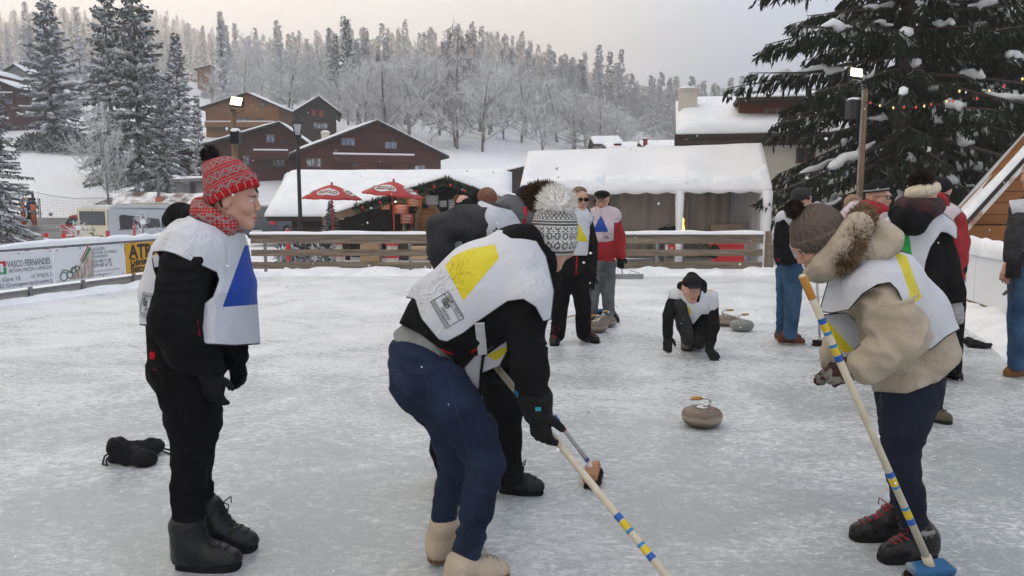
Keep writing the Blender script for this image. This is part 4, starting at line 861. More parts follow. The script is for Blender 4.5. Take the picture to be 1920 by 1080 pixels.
for px,f,r_ in ((113,.17,.075),(125,.20,.06),(132,.33,.05),(140,.36,.045)):dg_.tube([pp(px,f)+(bdir*math.cos(a_)+UPZ*math.sin(a_))*r_ for a_ in np.linspace(0,6.28,14)],.010,4)
dg_.tube([pp(108,.22),pp(112,.36),pp(120,.34),pp(127,.25),pp(131,.36),pp(137,.44),pp(142,.42)],.012,4);dg_.build('digger_picture',mat('digger_green',(.12,.16,.13),rough=.6),sh)
for i,(tx,z,sz,c_) in enumerate([('PAYSAGISME',.84,.072,INKG),('ENTRETIEN DE PROPRIETES',.725,.072,INKG),('DENEIGEMENT',.61,.072,INKG),('024 495 71 89',.455,.092,INK),('079 407 67 22',.33,.092,INK),('Route des Pars 14a, Chalet Dage, 1882 Gryon',.19,.042,INKG),('info@paysagisme.ch',.08,.042,INKG)]):
 btxt(sh,tx,s_at(171),.19+H_*z,sz,c_,squeeze=[(s_at(196)-s_at(171))/.45,(s_at(221)-s_at(171))/.99,(s_at(199)-s_at(171))/.49,(s_at(206)-s_at(171))/.57,(s_at(208)-s_at(171))/.57,(s_at(230)-s_at(171))/.95,(s_at(207)-s_at(171))/.38][i])
t,sh=banner('yellow civil engineering banner with heavy black letters, behind the red hatted woman',sC+.01,sD,YELV)
btxt(sh,'ATRA',s_at(239),.19+H_*.50,.36,INK,squeeze=(s_at(283)-s_at(239))/.70,bold=.012);btxt(sh,'Génie Civil',s_at(240),.19+H_*.26,.20,INK,squeeze=(s_at(270)-s_at(240))/.46,bold=.006);btxt(sh,'Béton Armé',s_at(240),.19+H_*.035,.20,INK,squeeze=(s_at(272)-s_at(240))/.50,bold=.006)
# white boards on the right
def rb(y): return 6.4+(y-9.9)*.22
RA,RBk=Vector((rb(14.8),14.8,0)),Vector((rb(6.6),6.6,0));rd=(RBk-RA).normalized();rn=Vector((-rd.y,rd.x,0))*-1 if (Vector((-rd.y,rd.x,0)).x>0) else Vector((-rd.y,rd.x,0))
t=wthing('barrier','right rink barrier of plain white boards under a thick loaf of snow','barrier',(RA+RBk)/2)
ztop=.84
for i in range(4):
 a_=RA.lerp(RBk,i/4);c_=RA.lerp(RBk,(i+1)/4);MB().bar(a_+UPZ*.5+rd*.006,c_+UPZ*.5-rd*.006,.03,.66).build('board',WHITE,t)
MB().bar(RA+UPZ*.09,RBk+UPZ*.09,.035,.15).build('kick_board',RAILW,t)
for i in range(5):a_=RA.lerp(RBk,i/4);MB().bar(a_-rn*.05-UPZ*.05,a_-rn*.05+UPZ*ztop,.05,.05,up=rd).build('post',GREYM,t)
s2=MB();nn=110;Lr=(RBk-RA).length
for j in range(nn+1):
 p=RA.lerp(RBk,j/nn)+UPZ*(ztop-.01);s=j/nn*Lr;hgt=.16+.07*float(vnoise(np.array([[s,9.,0.]]),1.6)[0])+.05*float(vnoise(np.array([[s,3.,0.]]),6)[0])
 for o_,z_ in ((.06,0),(.09,hgt*.4),(.06,hgt*.85),(-.04,hgt),(-.16,hgt*.8),(-.2,0)):q=p+rn*o_;s2.v.append((q.x,q.y,q.z+z_))
for j in range(nn):
 for q in range(5):k=j*6+q;s2.f.append((k,k+6,k+7,k+1));s2.m.append(0)
s2.f+=[(0,1,2,3,4,5),tuple(nn*6+k for k in (5,4,3,2,1,0))];s2.m+=[0,0];s2.build('snow_cover',SNOWR,t,smooth= True)
def r_at(px):
 d=ray(px,375);k=(RA-Vector((0,0,CAMH))).dot(rn)/d.dot(rn); return ((Vector((0,0,CAMH))+d*k)-RA).dot(rd)
def rz(px,py):s=r_at(px);p=RA+rd*s; return A(px,py,p.y).z
t=wthing('advertising_poster','poster with red yellow blue stripes and lettering on the right white boards','poster',RA+rd*r_at(1815)+UPZ*.5)
sh=MB().bar(RA+rd*r_at(1797)+rn*.018+UPZ*.53,RA+rd*(r_at(1822))+rn*.018+UPZ*.53,.004,.56).build('sheet',WHITE,t)
for i,c_ in enumerate((INKR,INKO,INKB)):
 py=509+i*7;a_,c2=r_at(1806),r_at(1824);z=rz(1815,py);MB().bar(RA+rd*a_+rn*.022+UPZ*z,RA+rd*c2+rn*.022+UPZ*z,.003,.045).build('stripe',c_,sh)
for tx,px,py,sz,c_,px1,w1 in (('ROMANDIQUE',1782,528,.14,INKB,1818,.92),('Chauffage',1796,540,.075,INK,1816,.42),('www.romandique.ch',1794,551,.06,INKG,1816,.55)):
 text_mesh(tx,sz,RA+rd*r_at(px)+rn*.022+UPZ*rz(px,py),rd,UPZ,c_,sh,squeeze=(r_at(px1)-r_at(px))/w1)
# orange gable hut at the right edge
t=wthing('wooden_hut','orange timber hut with a steep snow covered roof at the right edge behind the boards','hut',A(1930,470,14.2))
HD=14.2;p0,p1=A(1800,425,HD),A(1925,288,HD);v=(p1-p0);p2=p0+v*2.1
MB().prism([(p0.x+.12,p0.z+.03),(p2.x,p2.z-.08),(p2.x+2,p0.z+.03)],(0,HD+.5,0),(1,0,0),(0,0,1),(1.9,3.5,0)).build('gable_wall',planks('hut_orange',(.20,.075,.02),(.32,.13,.04),axis='Z',wdt=.22),t)
MB().box((p0.x+2.4,HD+.42,p0.z-.14),(4.7,.24,.3)).build('tie_beam',planks('hut_beam',(.19,.07,.018),(.28,.11,.03),axis='Z',wdt=2),t,bevel=.01)
MB().box((p0.x+2.6,HD+1.3,(p0.z-.3)/2),(4.2,1.2,p0.z-.32)).build('lower_wall',DARKB,t)
nr=Vector((-v.z,0,v.x)).normalized();q=[p0+Vector((-.12,0,-.14)),p2]
MB().prism([(q[0].x,q[0].z),(q[1].x,q[1].z),(q[1].x+nr.x*-.06,q[1].z-.07),(q[0].x+.06,q[0].z-.07)],(0,HD,0),(1,0,0),(0,0,1),(2.25,4.2,0)).build('roof',DARKB,t)
MB().prism([(q[0].x+.02,q[0].z-.06),(q[1].x,q[1].z-.07),(q[1].x,q[1].z-.24),(q[0].x+.16,q[0].z-.10)],(0,HD+.02,0),(1,0,0),(0,0,1),(0,.05,0)).build('barge_board',mat('snowy_board',(.62,.60,.58),(.30,.16,.09),rough=.8,scale=2.2,thr=(.5,.62),bump=.3),t)
sn=MB();up=Vector((nr.x,0,nr.z));a_,c_=q[0]+nr*.01,q[1]+nr*.01
roof_snow(sn,(a_.x+2.25,HD+4.2,a_.z),(a_.x,HD-.04,a_.z),(c_.x,HD-.04,c_.z),(c_.x+2.25,HD+4.2,c_.z),.2,20,26,amp=.05);sn.build('snow_cover',SNOWR,t,smooth= True)
# parasols and bar tables
REDC=mat('parasol_red',(.42,.025,.02),(.34,.02,.018),rough=.6,scale=6,bump=.15);OVAL=mat('oval_white',(.68,.68,.68),rough=.6);REDD=mat('label_red',(.22,.012,.015),rough=.6)
def parasol(label,pxa,pya,pxl,pxr,pye,d,tilt,nlog):
 ap=A(pxa,pya,d);rad=(pxr-pxl)/2*d/F;hz_=ap.z-A(pxa,pye,d).z
 t=wthing('parasol',label,'parasol',(ap.x,d,-.3),'red parasols in front of the hut');M=Matrix.Rotation(R(tilt),3,'Y');n=8;ns=4;nrg=8
 cn=MB();tot=n*ns
 def cp(a,r):
  k=a/(2*math.pi)*n;fr_=k-math.floor(k);edge=1-.075*math.sin(fr_*math.pi)*r;sagz=-.05*math.sin(fr_*math.pi)*r*rad
  return Vector((math.cos(a)*r*rad*edge,math.sin(a)*r*rad*edge,-hz_*(r**1.35)+sagz))
 for i in range(nrg+1):
  for k in range(tot):cn.v.append(tuple(ap+M@cp(2*math.pi*k/tot+R(11),max(i/nrg,.01))))
 for i in range(nrg):
  for k in range(tot):k2=(k+1)%tot;cn.f.append((i*tot+k,i*tot+k2,(i+1)*tot+k2,(i+1)*tot+k));cn.m.append(0)
 c=cn.build('canopy',REDC,t,smooth= True);so=c.modifiers.new('thick','SOLIDIFY');so.thickness=.008
 MB().blob(ap+M@Vector((0,0,.03)),(.035,.035,.05)).build('finial',REDC,t,smooth= True)
 ft=A(pxa+3,440,d);MB().tube([ap+M@Vector((0,0,.0)),ap+M@Vector((0,0,-hz_)),(ap.x+.03,d,-.3)],.022,8).build('pole',REDC,t,smooth= True)
 for k in range(n):a_=2*math.pi*k/n+R(11);MB().tube([ap+M@(Vector((math.cos(a_)*.05,math.sin(a_)*.05,-hz_*.75))),ap+M@(cp(a_,.6)-Vector((0,0,.015)))],.008,4).build('rib',GREYM,t)
 bv=BVHTree.FromPolygons([Vector(v) for v in cn.v],cn.f)
 for ang in nlog:
  rc=.60;a0=R(ang);cen=cp(a0,rc);ou=Vector((math.cos(a0),math.sin(a0),0));tx=Vector((-ou.y,ou.x,0));down=(cp(a0,rc+.1)-cp(a0,rc-.1)).normalized();nn_=tx.cross(-down).normalized()
  def lay(u,w,off):
   p=ap+M@(cen+tx*u-down*w);h=bv.ray_cast(p+(M@nn_)*.4,-(M@nn_)); return (h[0]+(M@nn_)*off) if h[0] is not None else p+(M@nn_)*off
  ov=MB();NN=28;ov.v=[tuple(lay(0,0,.012))];
  for rr_ in (.5,1):ov.v+=[tuple(lay(math.cos(x)*rad*.36*rr_,math.sin(x)*rad*.22*rr_,.012)) for x in np.linspace(0,2*math.pi,NN,endpoint= False)]
  ov.f=[(0,1+k,1+(k+1)%NN) for k in range(NN)]+[(1+k,1+NN+k,1+NN+(k+1)%NN,1+(k+1)%NN) for k in range(NN)];ov.m=[0]*len(ov.f);o_=ov.build('oval_emblem',OVAL,c,smooth= True)
  lb=MB();nx_=8
  for i in range(nx_+1):
   for w in (-.095,.0,.095):u=-.29+.58*i/nx_;lb.v.append(tuple(lay(u*rad,w*rad,.018)))
  for i in range(nx_):
   for j in range(2):q_=i*3+j;lb.f.append((q_,q_+3,q_+4,q_+1));lb.m.append(0)
  lb.build('label_plate',REDD,o_,smooth= True)
  tm=text_mesh('rivella',rad*.20,(0,0,0),(1,0,0),(0,1,0),OVAL,o_,align='CENTER',bold=.003,sub=.02);me=tm.data
  xs2=[v.co.x for v in me.vertices];kx=.54*rad/(max(xs2)-min(xs2))
  for v in me.vertices:v.co=lay(v.co.x*kx,v.co.y-rad*.06,.024)
 return t
parasol('left red parasol with white oval emblem, standing before the long snowy hut roof',622,346,566,679,372,23,1.5,[-88,2,178])
parasol('red parasol tilted to the right with white oval emblem, before the hut gable',738,340,676,793,366,22.4,6,[-105,-12,165])
def bar_table(label,px,d,w,mat2):
 t=wthing('bar_table',label,'table',(A(px,0,d).x,d,-.35),'round bar tables under the parasols');c=A(px,441,d)
 MB().lathe([(w,0),(w+.01,.02),(w,.04)],24,c).build('table_top',REDC if 0 else GREYB,t);MB().lathe([(w*.98,.042),(w,.06),(w*.7,.10),(.02,.115)],24,c).build('snow_cover',SNOW,t,smooth= True)
 b0=Vector((c.x+(.12 if px<700 else -.05),d,-.35));MB().lathe([(.17,0),(.19,.15),(.17,.45),(.15,c.z+.34)],16,b0).build('barrel_base',mat2,t,smooth= True)
 for zz in (.25,.62):MB().lathe([(.195,zz),(.2,zz+.02),(.195,zz+.16)],16,b0).build('red_band',REDP,t)
bar_table('round bar table topped with snow under the left red parasol',624,23,.52,PALEW);bar_table('round bar table topped with snow under the right red parasol',738,22.4,.52,PALEW)
t=wthing('pallet_box','pale wooden crate behind the left rail fence beside the hut','crate',A(785,480,20));p0,p1=A(770,462,20),A(800,486,20)
for i in range(3):z=p0.z-(p0.z-p1.z)*(i+.5)/3;MB().box(((p0.x+p1.x)/2,20,z),(p1.x-p0.x,.5,(p0.z-p1.z)/3-.012)).build('slat',mat('fresh_wood',(.42,.30,.18),(.34,.23,.13),rough=.7,scale=4,stretch=(1,4,8)),t)
t=wthing('crate','orange wooden crate in front of the hut counter, seen between the fence rails','crate',A(697,480,23));p0,p1=A(678,457,23),A(714,500,23)
for i in range(4):z=p0.z-(p0.z-p1.z)*(i+.5)/4;MB().box(((p0.x+p1.x)/2,23,z),(p1.x-p0.x,.5,(p0.z-p1.z)/4-.012)).build('slat',MATS['fresh_wood'],t)
# a stack of fir branches / firewood behind the fence
t=wthing('bush','low dark fir branches heaped behind the left rail fence','bush',A(560,490,20));n=420;P0=np.array([tuple(A(rr.uniform(520,630),rr.uniform(462,500),rr.uniform(19,21))) for _ in range(n)]);D=rng.normal(size=(n,3));D/=np.linalg.norm(D,axis=1,keepdims= True)
v,f=ribbons(P0,P0+D*.28,np.full(n,.025),0,rng);np_mesh('foliage',v,f,NEEDLE,t,smooth= False)
t=wthing('sign_board','small red and white drinks sign behind the right rail fence by the marquee leg','sign',A(1258,470,19.2));p0,p1=A(1250,459,19.2),A(1266,480,19.2);c=(p0+p1)/2;bo=MB().box(c,(p1.x-p0.x,.04,p0.z-p1.z)).build('panel',REDC,t);MB().box((c.x-.11,c.y,c.z),(.05,.05,p0.z-p1.z)).build('white_edge',OVAL,bo)
text_mesh('rivella',.12,(c.x+.04,c.y-.024,c.z-.12),(0,0,1),(-1,0,0),OVAL,bo,squeeze=.7)
for px in (1264,):MB().tube([A(px,460,19.25),A(px,500,19.25)],.012,6).build('leg',GREYM,t)
# masts, lantern, lights
def flood(label,px,d,ytop,lampx,lampy,w,speaker= False,metal= False):
 b0=A(px,375,d);t=wthing('floodlight_mast',label,'floodlight',(b0.x,d,-.1),'floodlight masts');zt_=A(px,ytop,d).z
 m_=MASTW;MB().tube([(b0.x,d,-.2),(b0.x,d,zt_*.5),(b0.x,d,zt_)],[w*.55,w*.5,w*.45],10).build('pole',m_,t,smooth= True)
 if metal:MB().box((b0.x-w*.42,d-.03,zt_/2),(w*.22,.03,zt_)).build('conduit',GREYM,t)
 L_=A(lampx,lampy,d-.15);ss=d/F;hd=MB();Mx=Matrix.Rotation(R(-18),3,'X')@Matrix.Rotation(R(8),3,'Y')
 hd.box(L_,(24*ss,.10,19*ss),Mx);ho_=hd.build('lamp_housing',DARKM,t,bevel=.01)
 MB().box(L_+Mx@Vector((0,-.055,0)),(20*ss,.01,15*ss),Mx).build('lamp_glass',mat('flood_glow',(1,.93,.7),rough=.4,emit=(1,.78,.36),es=3.6),ho_)
 br=MB();br.tube([L_+Vector((-13*ss,0,0)),L_+Vector((-12*ss,0,-16*ss)),(b0.x,d,L_.z-22*ss),L_+Vector((12*ss,0,-16*ss)),L_+Vector((13*ss,0,0))],.012,5);br.tube([(b0.x,d,zt_-.05),(b0.x,d,L_.z-21*ss)],.025,6);br.build('bracket',DARKM,t)
 return t
flood('left floodlight mast of brown wood with a lit lamp, behind the red hatted woman',444,25,205,444,191,.2)
flood('right floodlight mast with a steel conduit and lit lamp in front of the great spruces',1611,17.5,168,1604,138,.15,metal= True)
t=wthing('loudspeaker','black loudspeaker box capped with snow on the left floodlight mast','loudspeaker',A(443,258,24.7));q=A(442,258,24.7);bo=MB().box(q,(.28,.26,.42)).build('cabinet',DARKM,t,bevel=.015);MB().box(q+Vector((0,-.135,0)),(.22,.012,.35)).build('grille',BLKC,bo);MB().blob(q+Vector((0,0,.21)),(.17,.16,.09),12,6).build('snow_cap',SNOW,bo,smooth= True)
t=wthing('loudspeaker','black loudspeaker box half hidden by twigs on the right floodlight mast','loudspeaker',A(1600,205,17.6));q=A(1601,205,17.7);bo=MB().box(q,(.3,.28,.42)).build('cabinet',DARKM,t,bevel=.015);MB().blob(q+Vector((0,0,.21)),(.16,.15,.06),12,6).build('snow_cap',SNOW,bo,smooth= True)
# old style street lantern
LD=20.0;q=A(558,255,LD);x=q.x;t=wthing('street_lantern','black old style street lantern on a tall thin post in front of the brown chalets','street lamp',(x,LD,-.1));s=LD/F
MB().lathe([(.16,-.1),(.16,.1),(.07,.3),(.055,1.2),(.05,q.z*.8),(.045,q.z-.05),(.09,q.z-.03),(.06,q.z)],10,(x,LD,0)).build('post',DARKM,t,smooth= True)
fr_=MB()
for k in range(4):a_=math.pi/4+k*math.pi/2+.3;ca,sa=math.cos(a_),math.sin(a_);fr_.bar((x+ca*.095,LD+sa*.095,q.z),(x+ca*.17,LD+sa*.17,q.z+.31),.016,.016)
fr_.lathe([(.11,-.01),(.12,.015)],12,q);fr_.build('lantern_frame',DARKM,t)
M45=Matrix.Rotation(.3+math.pi/4,3,'Z');MB().lathe([(.075,.02),(.15,.30)],4,q,M45).build('lantern_glass',mat('milk_glass',(.45,.47,.47),rough=.25),t)
MB().lathe([(.20,.31),(.19,.34),(.10,.43),(.05,.45),(.05,.48),(.015,.50),(.02,.53)],4,q,M45).build('lantern_roof',DARKM,t)
MB().box((x,LD,A(0,275,LD).z),(.07,.07,.10)).build('junction_box',GREYM,t)
# string of coloured bulbs
BR=mat('bulb_red',(.6,.05,.05),rough=.3,emit=(1,.12,.1),es=.2);BY=mat('bulb_yellow',(.7,.55,.2),rough=.3,emit=(1,.75,.3),es=.4)
t=wthing('light_string','string of red and yellow bulbs slung from the right floodlight mast across the spruces','string lights',A(1614,192,17.3))
sp_=[(1612,190,17.3),(1650,198,16.8),(1690,202,16.4),(1735,199,16),(1780,190,15.6),(1830,177,15.2),(1880,160,14.8),(1930,140,14.4)];ps=[A(a_,b2_,c_) for a_,b2_,c_ in sp_]
MB().tube(ps,.008,5).build('cable',DARKM,t)
for i,(px,py,c_) in enumerate([(1632,193,BR),(1650,198,BY),(1675,202,BY),(1695,201,BR),(1718,201,BR),(1733,199,BY),(1746,196,BR),(1775,190,BY),(1787,190,BR),(1799,171,BY),(1832,185,BR),(1855,170,BY),(1883,161,BR),(1917,148,BY)]):
 q=A(px,py,float(np.interp(px,[a_[0] for a_ in sp_],[a_[2] for a_ in sp_])));MB().blob(q,(.022,.022,.03),8,6).build('bulb',c_,t,smooth= True);MB().lathe([(.016,.03),(.016,.075)],6,q).build('socket',DARKM,t)
# vehicles
def vehicle(name,label,cat,loc,rz,L,Wd,H,prof,body,glass,windows,lights,wheel_r=.34,wheel_x=(.2,.8),clad= None,plate= True,rear_glass= None,extras= None,group= None):
 """prof: side outline [(x 0..1 from the tail, z 0..1)]; local frame: x forward from the tail, y left, z up"""
 t=thing(name,label,cat,loc,rz,group);b=MB();n=len(prof);P=[(x*L,z*H) for x,z in prof]
 ys=[(-.5,.90),(-.485,.975),(-.43,1.0),(0,1.008),(.43,1.0),(.485,.975),(.5,.90)]
 cx=L/2;cz=H*.45
 for y,k in ys:
  for x,z in P:
   tumble=1-max(0,z/H-.5)*.22
   b.v.append((cx+(x-cx)*(1-(1-k)*.12),y*Wd*tumble,cz+(z-cz)*(1-(1-k)*.22)))
 for i in range(len(ys)-1):
  for k in range(n):k2=(k+1)%n;b.f.append((i*n+k,i*n+k2,(i+1)*n+k2,(i+1)*n+k));b.m.append(0)
 b.f+=[tuple(range(n)),tuple(range((len(ys)-1)*n,len(ys)*n))[::-1]];b.m+=[0,0]
 bo=b.build('body',body,t,auto=35)
 for (x0,x1,z0,z1) in windows:
  for sgn in (-1,1):
   f_=MB()
   y0=sgn*Wd*.5*(1-max(0,z0-.5)*.22)+sgn*.004;y1=sgn*Wd*.5*(1-max(0,z1-.5)*.22)-sgn*.012;e=.03*L/4
   vs=[(x0*L,y0,z0*H),(x1*L,y0,z0*H),(x1*L-e,y1,z1*H),(x0*L+e*.3,y1,z1*H)];f_.add(vs+[(a_,b2_-sgn*.05,c_) for a_,b2_,c_ in vs],[(0,1,2,3),(4,7,6,5),(0,4,5,1),(1,5,6,2),(2,6,7,3),(3,7,4,0)]);f_.build('side_window',glass,t)
 if rear_glass:
  x0,z0,x1,z1,hw=rear_glass;f_=MB();f_.add([(x0*L-.012,-hw*Wd,z0*H),(x0*L-.012,hw*Wd,z0*H),(x1*L-.012,hw*Wd*.94,z1*H),(x1*L-.012,-hw*Wd*.94,z1*H),(x0*L+.05,-hw*Wd,z0*H),(x0*L+.05,hw*Wd,z0*H),(x1*L+.05,hw*Wd*.94,z1*H),(x1*L+.05,-hw*Wd*.94,z1*H)],[(0,3,2,1),(0,1,5,4),(1,2,6,5),(2,3,7,6),(3,0,4,7)]);f_.build('rear_window',glass,t)
 TL=mat('tail_light',(.45,.02,.02),rough=.2)
 for sgn in (-1,1):
  x,z0,z1,w=lights;MB().box((x*L+.02,sgn*Wd*(.5-w/2-.015),(z0+z1)/2*H),(.1,w*Wd,(z1-z0)*H)).build('tail_light',TL,t,bevel=.01)
 TY=mat('tyre',(.02,.02,.02),rough=.9);RM=mat('wheel_rim',(.35,.35,.36),rough=.35,metal=.8)
 for wx in wheel_x:
  for sgn in (-1,1):
   Mw=Matrix.Rotation(R(90),3,'X');c=Vector((wx*L,sgn*(Wd/2-.10),wheel_r));w_=thing_part('wheel',t,MB().lathe([(wheel_r*.6,-.11),(wheel_r*.95,-.11),(wheel_r,-.08),(wheel_r,.08),(wheel_r*.95,.11),(wheel_r*.6,.11)],20,c,Mw),TY)
   MB().lathe([(.05,-.125),(wheel_r*.58,-.115),(wheel_r*.62,0),(wheel_r*.58,.115),(.05,.125)],14,c,Mw).build('rim',RM,w_)
 MB().box((-.03,0,.32*(H/2.6)+.16),(.14,Wd*.96,.24)).build('bumper',clad or body,t,bevel=.04)
 if plate:MB().box((-.108,0,.32*(H/2.6)+.19),(.012,.5,.11)).build('number_plate',OVAL,t)
 if extras:extras(t)
 return t
def thing_part(name,t,mb,m_): return mb.build(name,m_,t,smooth= False)
CREAM=mat('van_cream',(.58,.54,.40),(.54,.50,.37),rough=.3,spec=.5);SILV=mat('van_silver',(.50,.52,.54),(.46,.48,.50),rough=.3,metal=.25,spec=.5);VG=mat('car_glass',(.018,.022,.028),(.05,.06,.07),rough=.08,spec=.7,scale=2)
VD=35.5;vb=A(206,440,VD);vrz=R(70);fx=Vector((math.cos(vrz),math.sin(vrz),0));fy=Vector((-fx.y,fx.x,0));vw=2.0
loc=Vector((vb.x,vb.y,tz(vb.x,vb.y)-.02))+fy*(vw/2)
zroof=A(206,384,VD).z;HV=zroof-loc.z
def van_extra(t):
 L=6.2;d_=MB();d_.box((-.012,0,HV*.56),(.03,vw*.93,HV*.74));rd_=d_.build('rear_door',CREAM,t,bevel=.03)
 MB().box((-.034,0,HV*.74),(.02,vw*.80,HV*.27)).build('door_window',VG,rd_,bevel=.02);MB().box((-.03,0,HV*.56),(.012,.02,HV*.72)).build('door_seam',DARKM,rd_);MB().box((-.04,.12,HV*.45),(.03,.2,.04)).build('handle',DARKM,rd_)
 text_mesh('0800 85 86 87',.16,(-.034,.75,HV*.49),(0,-1,0),(0,0,1),INK,rd_);text_mesh('Zbären',.26,(-.034,.15,HV*.36),(0,-1,0),(0,0,1),INK,rd_)
 sw=MB();sw.prism([(.3,HV*.93),(3.2,HV*.915),(6,HV*.90),(6,HV*.87),(3,HV*.90)],(0,-vw*.5*.91-.0,0),(1,0,0),(0,0,1),(0,-.012,0));sw.build('dark_stripe',mat('swoosh',(.03,.04,.09),rough=.4),t)
 text_mesh('www.zbaeren-reisen.ch',.14,(.5,-vw*.5-.012,HV*.50),(1,0,0),(0,0,1),INK,t)
 MB().box((3.4,0,HV*1.02),(1.3,1.2,.14)).build('roof_unit',CREAM,t,bevel=.04)
vehicle('minibus','silver minibus with cream rear doors parked behind the left banners','minibus',loc,vrz,6.2,vw,HV,[(.0,.16),(.0,.55),(.012,.9),(.03,.97),(.07,1),(.72,.99),(.80,.94),(.90,.58),(.985,.48),(1,.3),(.99,.16)],SILV,VG,[(.10,.30,.52,.84),(.315,.50,.52,.84),(.515,.68,.52,.84),(.70,.83,.52,.82)],(0,.30,.50,.10),.34,(.20,.80),extras=van_extra)
CARP=[(.0,.20),(.0,.48),(.03,.62),(.10,.95),(.18,1.0),(.52,.99),(.70,.64),(.95,.52),(1,.38),(1,.2)]
REDCAR=mat('car_red',(.30,.02,.018),(.26,.018,.016),rough=.25,spec=.6);DARKCAR=mat('car_dark_blue',(.04,.05,.075),(.035,.045,.065),rough=.25,spec=.6)
p=A(134,440,44);vehicle('parked_car','red estate car with a roof box parked half behind the minibus','car',(p.x,p.y,tz(p.x,p.y)+.25),R(62),4.4,1.78,1.55,CARP,REDCAR,VG,[(.14,.32,.62,.92),(.33,.52,.62,.92),(.53,.66,.62,.88)],(0,.45,.62,.14),.33,(.2,.8),rear_glass=(.028,.64,.10,.93,.42),group='parked cars',extras= lambda t:MB().box((1.7,0,1.72),(1.9,.85,.3)).build('roof_box',DARKM,t,bevel=.1))
p=A(484,437,33);vehicle('parked_car','dark blue car seen from behind between the red hatted woman and the hut','car',(p.x,p.y,A(0,450,33).z),R(78),4.3,1.78,1.5,CARP,DARKCAR,VG,[(.14,.32,.62,.92),(.33,.52,.62,.92),(.53,.66,.62,.88)],(0,.45,.62,.14),.33,(.2,.8),rear_glass=(.028,.64,.10,.93,.42),group='parked cars')
# things along the road and at the foot of the piste
ORP=mat('orange_pad',(.60,.13,.03),(.52,.11,.03),rough=.6,scale=3)
for px,y0,y1,yt,d,lb in ((45,385,421,384,56,'orange padded post at the foot of the piste, left of the signpost'),(65,383,422,360,55,'orange padded post with a dark pole on top, beside the skiers')):
 t=wthing('padded_post',lb,'post',A(px,y1,d),'orange padded posts');c=A(px,y1,d);MB().tube([c,(c.x,d,A(px,y0,d).z)],.17,12).build('pad',ORP,t,smooth= True);MB().tube([(c.x,d,c.z),(c.x,d,A(px,yt-2,d).z)],.09,8).build('pole',DARKM,t)
t=wthing('signpost','footpath signpost with two grey green panels and yellow arrows at the piste foot','signpost',A(43,415,57));c=A(43,418,57);MB().tube([c,A(43,348,57)],.05,8).build('pole',GREYM,t)
SGN=mat('sign_grey_green',(.30,.31,.25),rough=.6);SY=mat('sign_yellow',(.6,.33,.03),rough=.6)
for px0,px1,py0,py1,m_ in ((34,44,350,355,SGN),(43,54,350,355,SGN),(33,55,357,362,SGN),(44,53,370,373,SY),(36,46,378,383,SY)):p0,p1=A(px0,py0,56.9),A(px1,py1,56.9);MB().box((p0+p1)/2,(p1.x-p0.x,.05,p0.z-p1.z)).build('sign_panel',m_,t)
t=wthing('safety_net','thin safety net hanging from a rope along the foot of the piste','net',A(140,400,55));rp=MB();pts_=[(68,361),(100,367),(140,372),(185,371),(212,373)];P_=[A(a_,b2_,55) for a_,b2_ in pts_];rp.tube(P_,.02,4);rp.build('rope',DARKM,t)
nm=MB()
for i in range(34):px=68+i*4.25;top=float(np.interp(px,[a_ for a_,_ in pts_],[b2_ for _,b2_ in pts_]));nm.tube([A(px,top,55),A(px,412,55)],.006,3,cap= False)
for j in range(9):nm.tube([A(70,366+j*5.5,55),A(140,374+j*4.8,55),A(211,376+j*4.6,55)],.006,3,cap= False)
nm.build('mesh',mat('net_orange',(.35,.22,.16),rough=.8),t)
t=wthing('warning_sign','tiny white warning sign hanging on the safety net','sign',A(95,403,54.8));MB().box(A(95,402,54.8),(.30,.03,.28)).build('panel',OVAL,t);MB().blob(A(95,402,54.77),(.07,.02,.08),8,6).build('symbol',mat('sign_purple',(.2,.06,.2),rough=.6),t)
t=wthing('lamp_post','grey lamp post with an orange pad behind the minibus roof','street lamp',A(297,385,52));c=A(297,392,52);MB().tube([c,A(297,331,52),A(296,328,52)],[.1,.08,.07],8).build('pole',GREYM,t,smooth= True);MB().tube([A(297,328,52),A(288,324,51.5),A(281,321,51)],.05,6).build('arm',GREYM,t);MB().tube([c,A(297,370,52)],.2,10).build('orange_pad',ORP,t,smooth= True);MB().box(A(281,321,51),(.5,.22,.1)).build('lamp_head',GREYM,t,bevel=.02)
for px,py,d,lb in ((86,437,19,'short red reflector post peeking over the left banner snow, leftmost'),(119,438,19,'short red reflector post above the left banner snow, by the bush'),(251,419,33,'red reflector post in front of the minibus side'),(539,430,19,'red reflector post by the lantern, over the rail fence')):
 t=wthing('marker_post',lb,'post',A(px,py+20,d),'red marker posts');c=A(px,py,d);MB().tube([(c.x,d,-.6),(c.x,d,c.z)],.05,8).build('pole',REDP,t);MB().tube([(c.x,d,c.z-.16),(c.x,d,c.z-.11)],.053,8).build('white_band',OVAL,t)
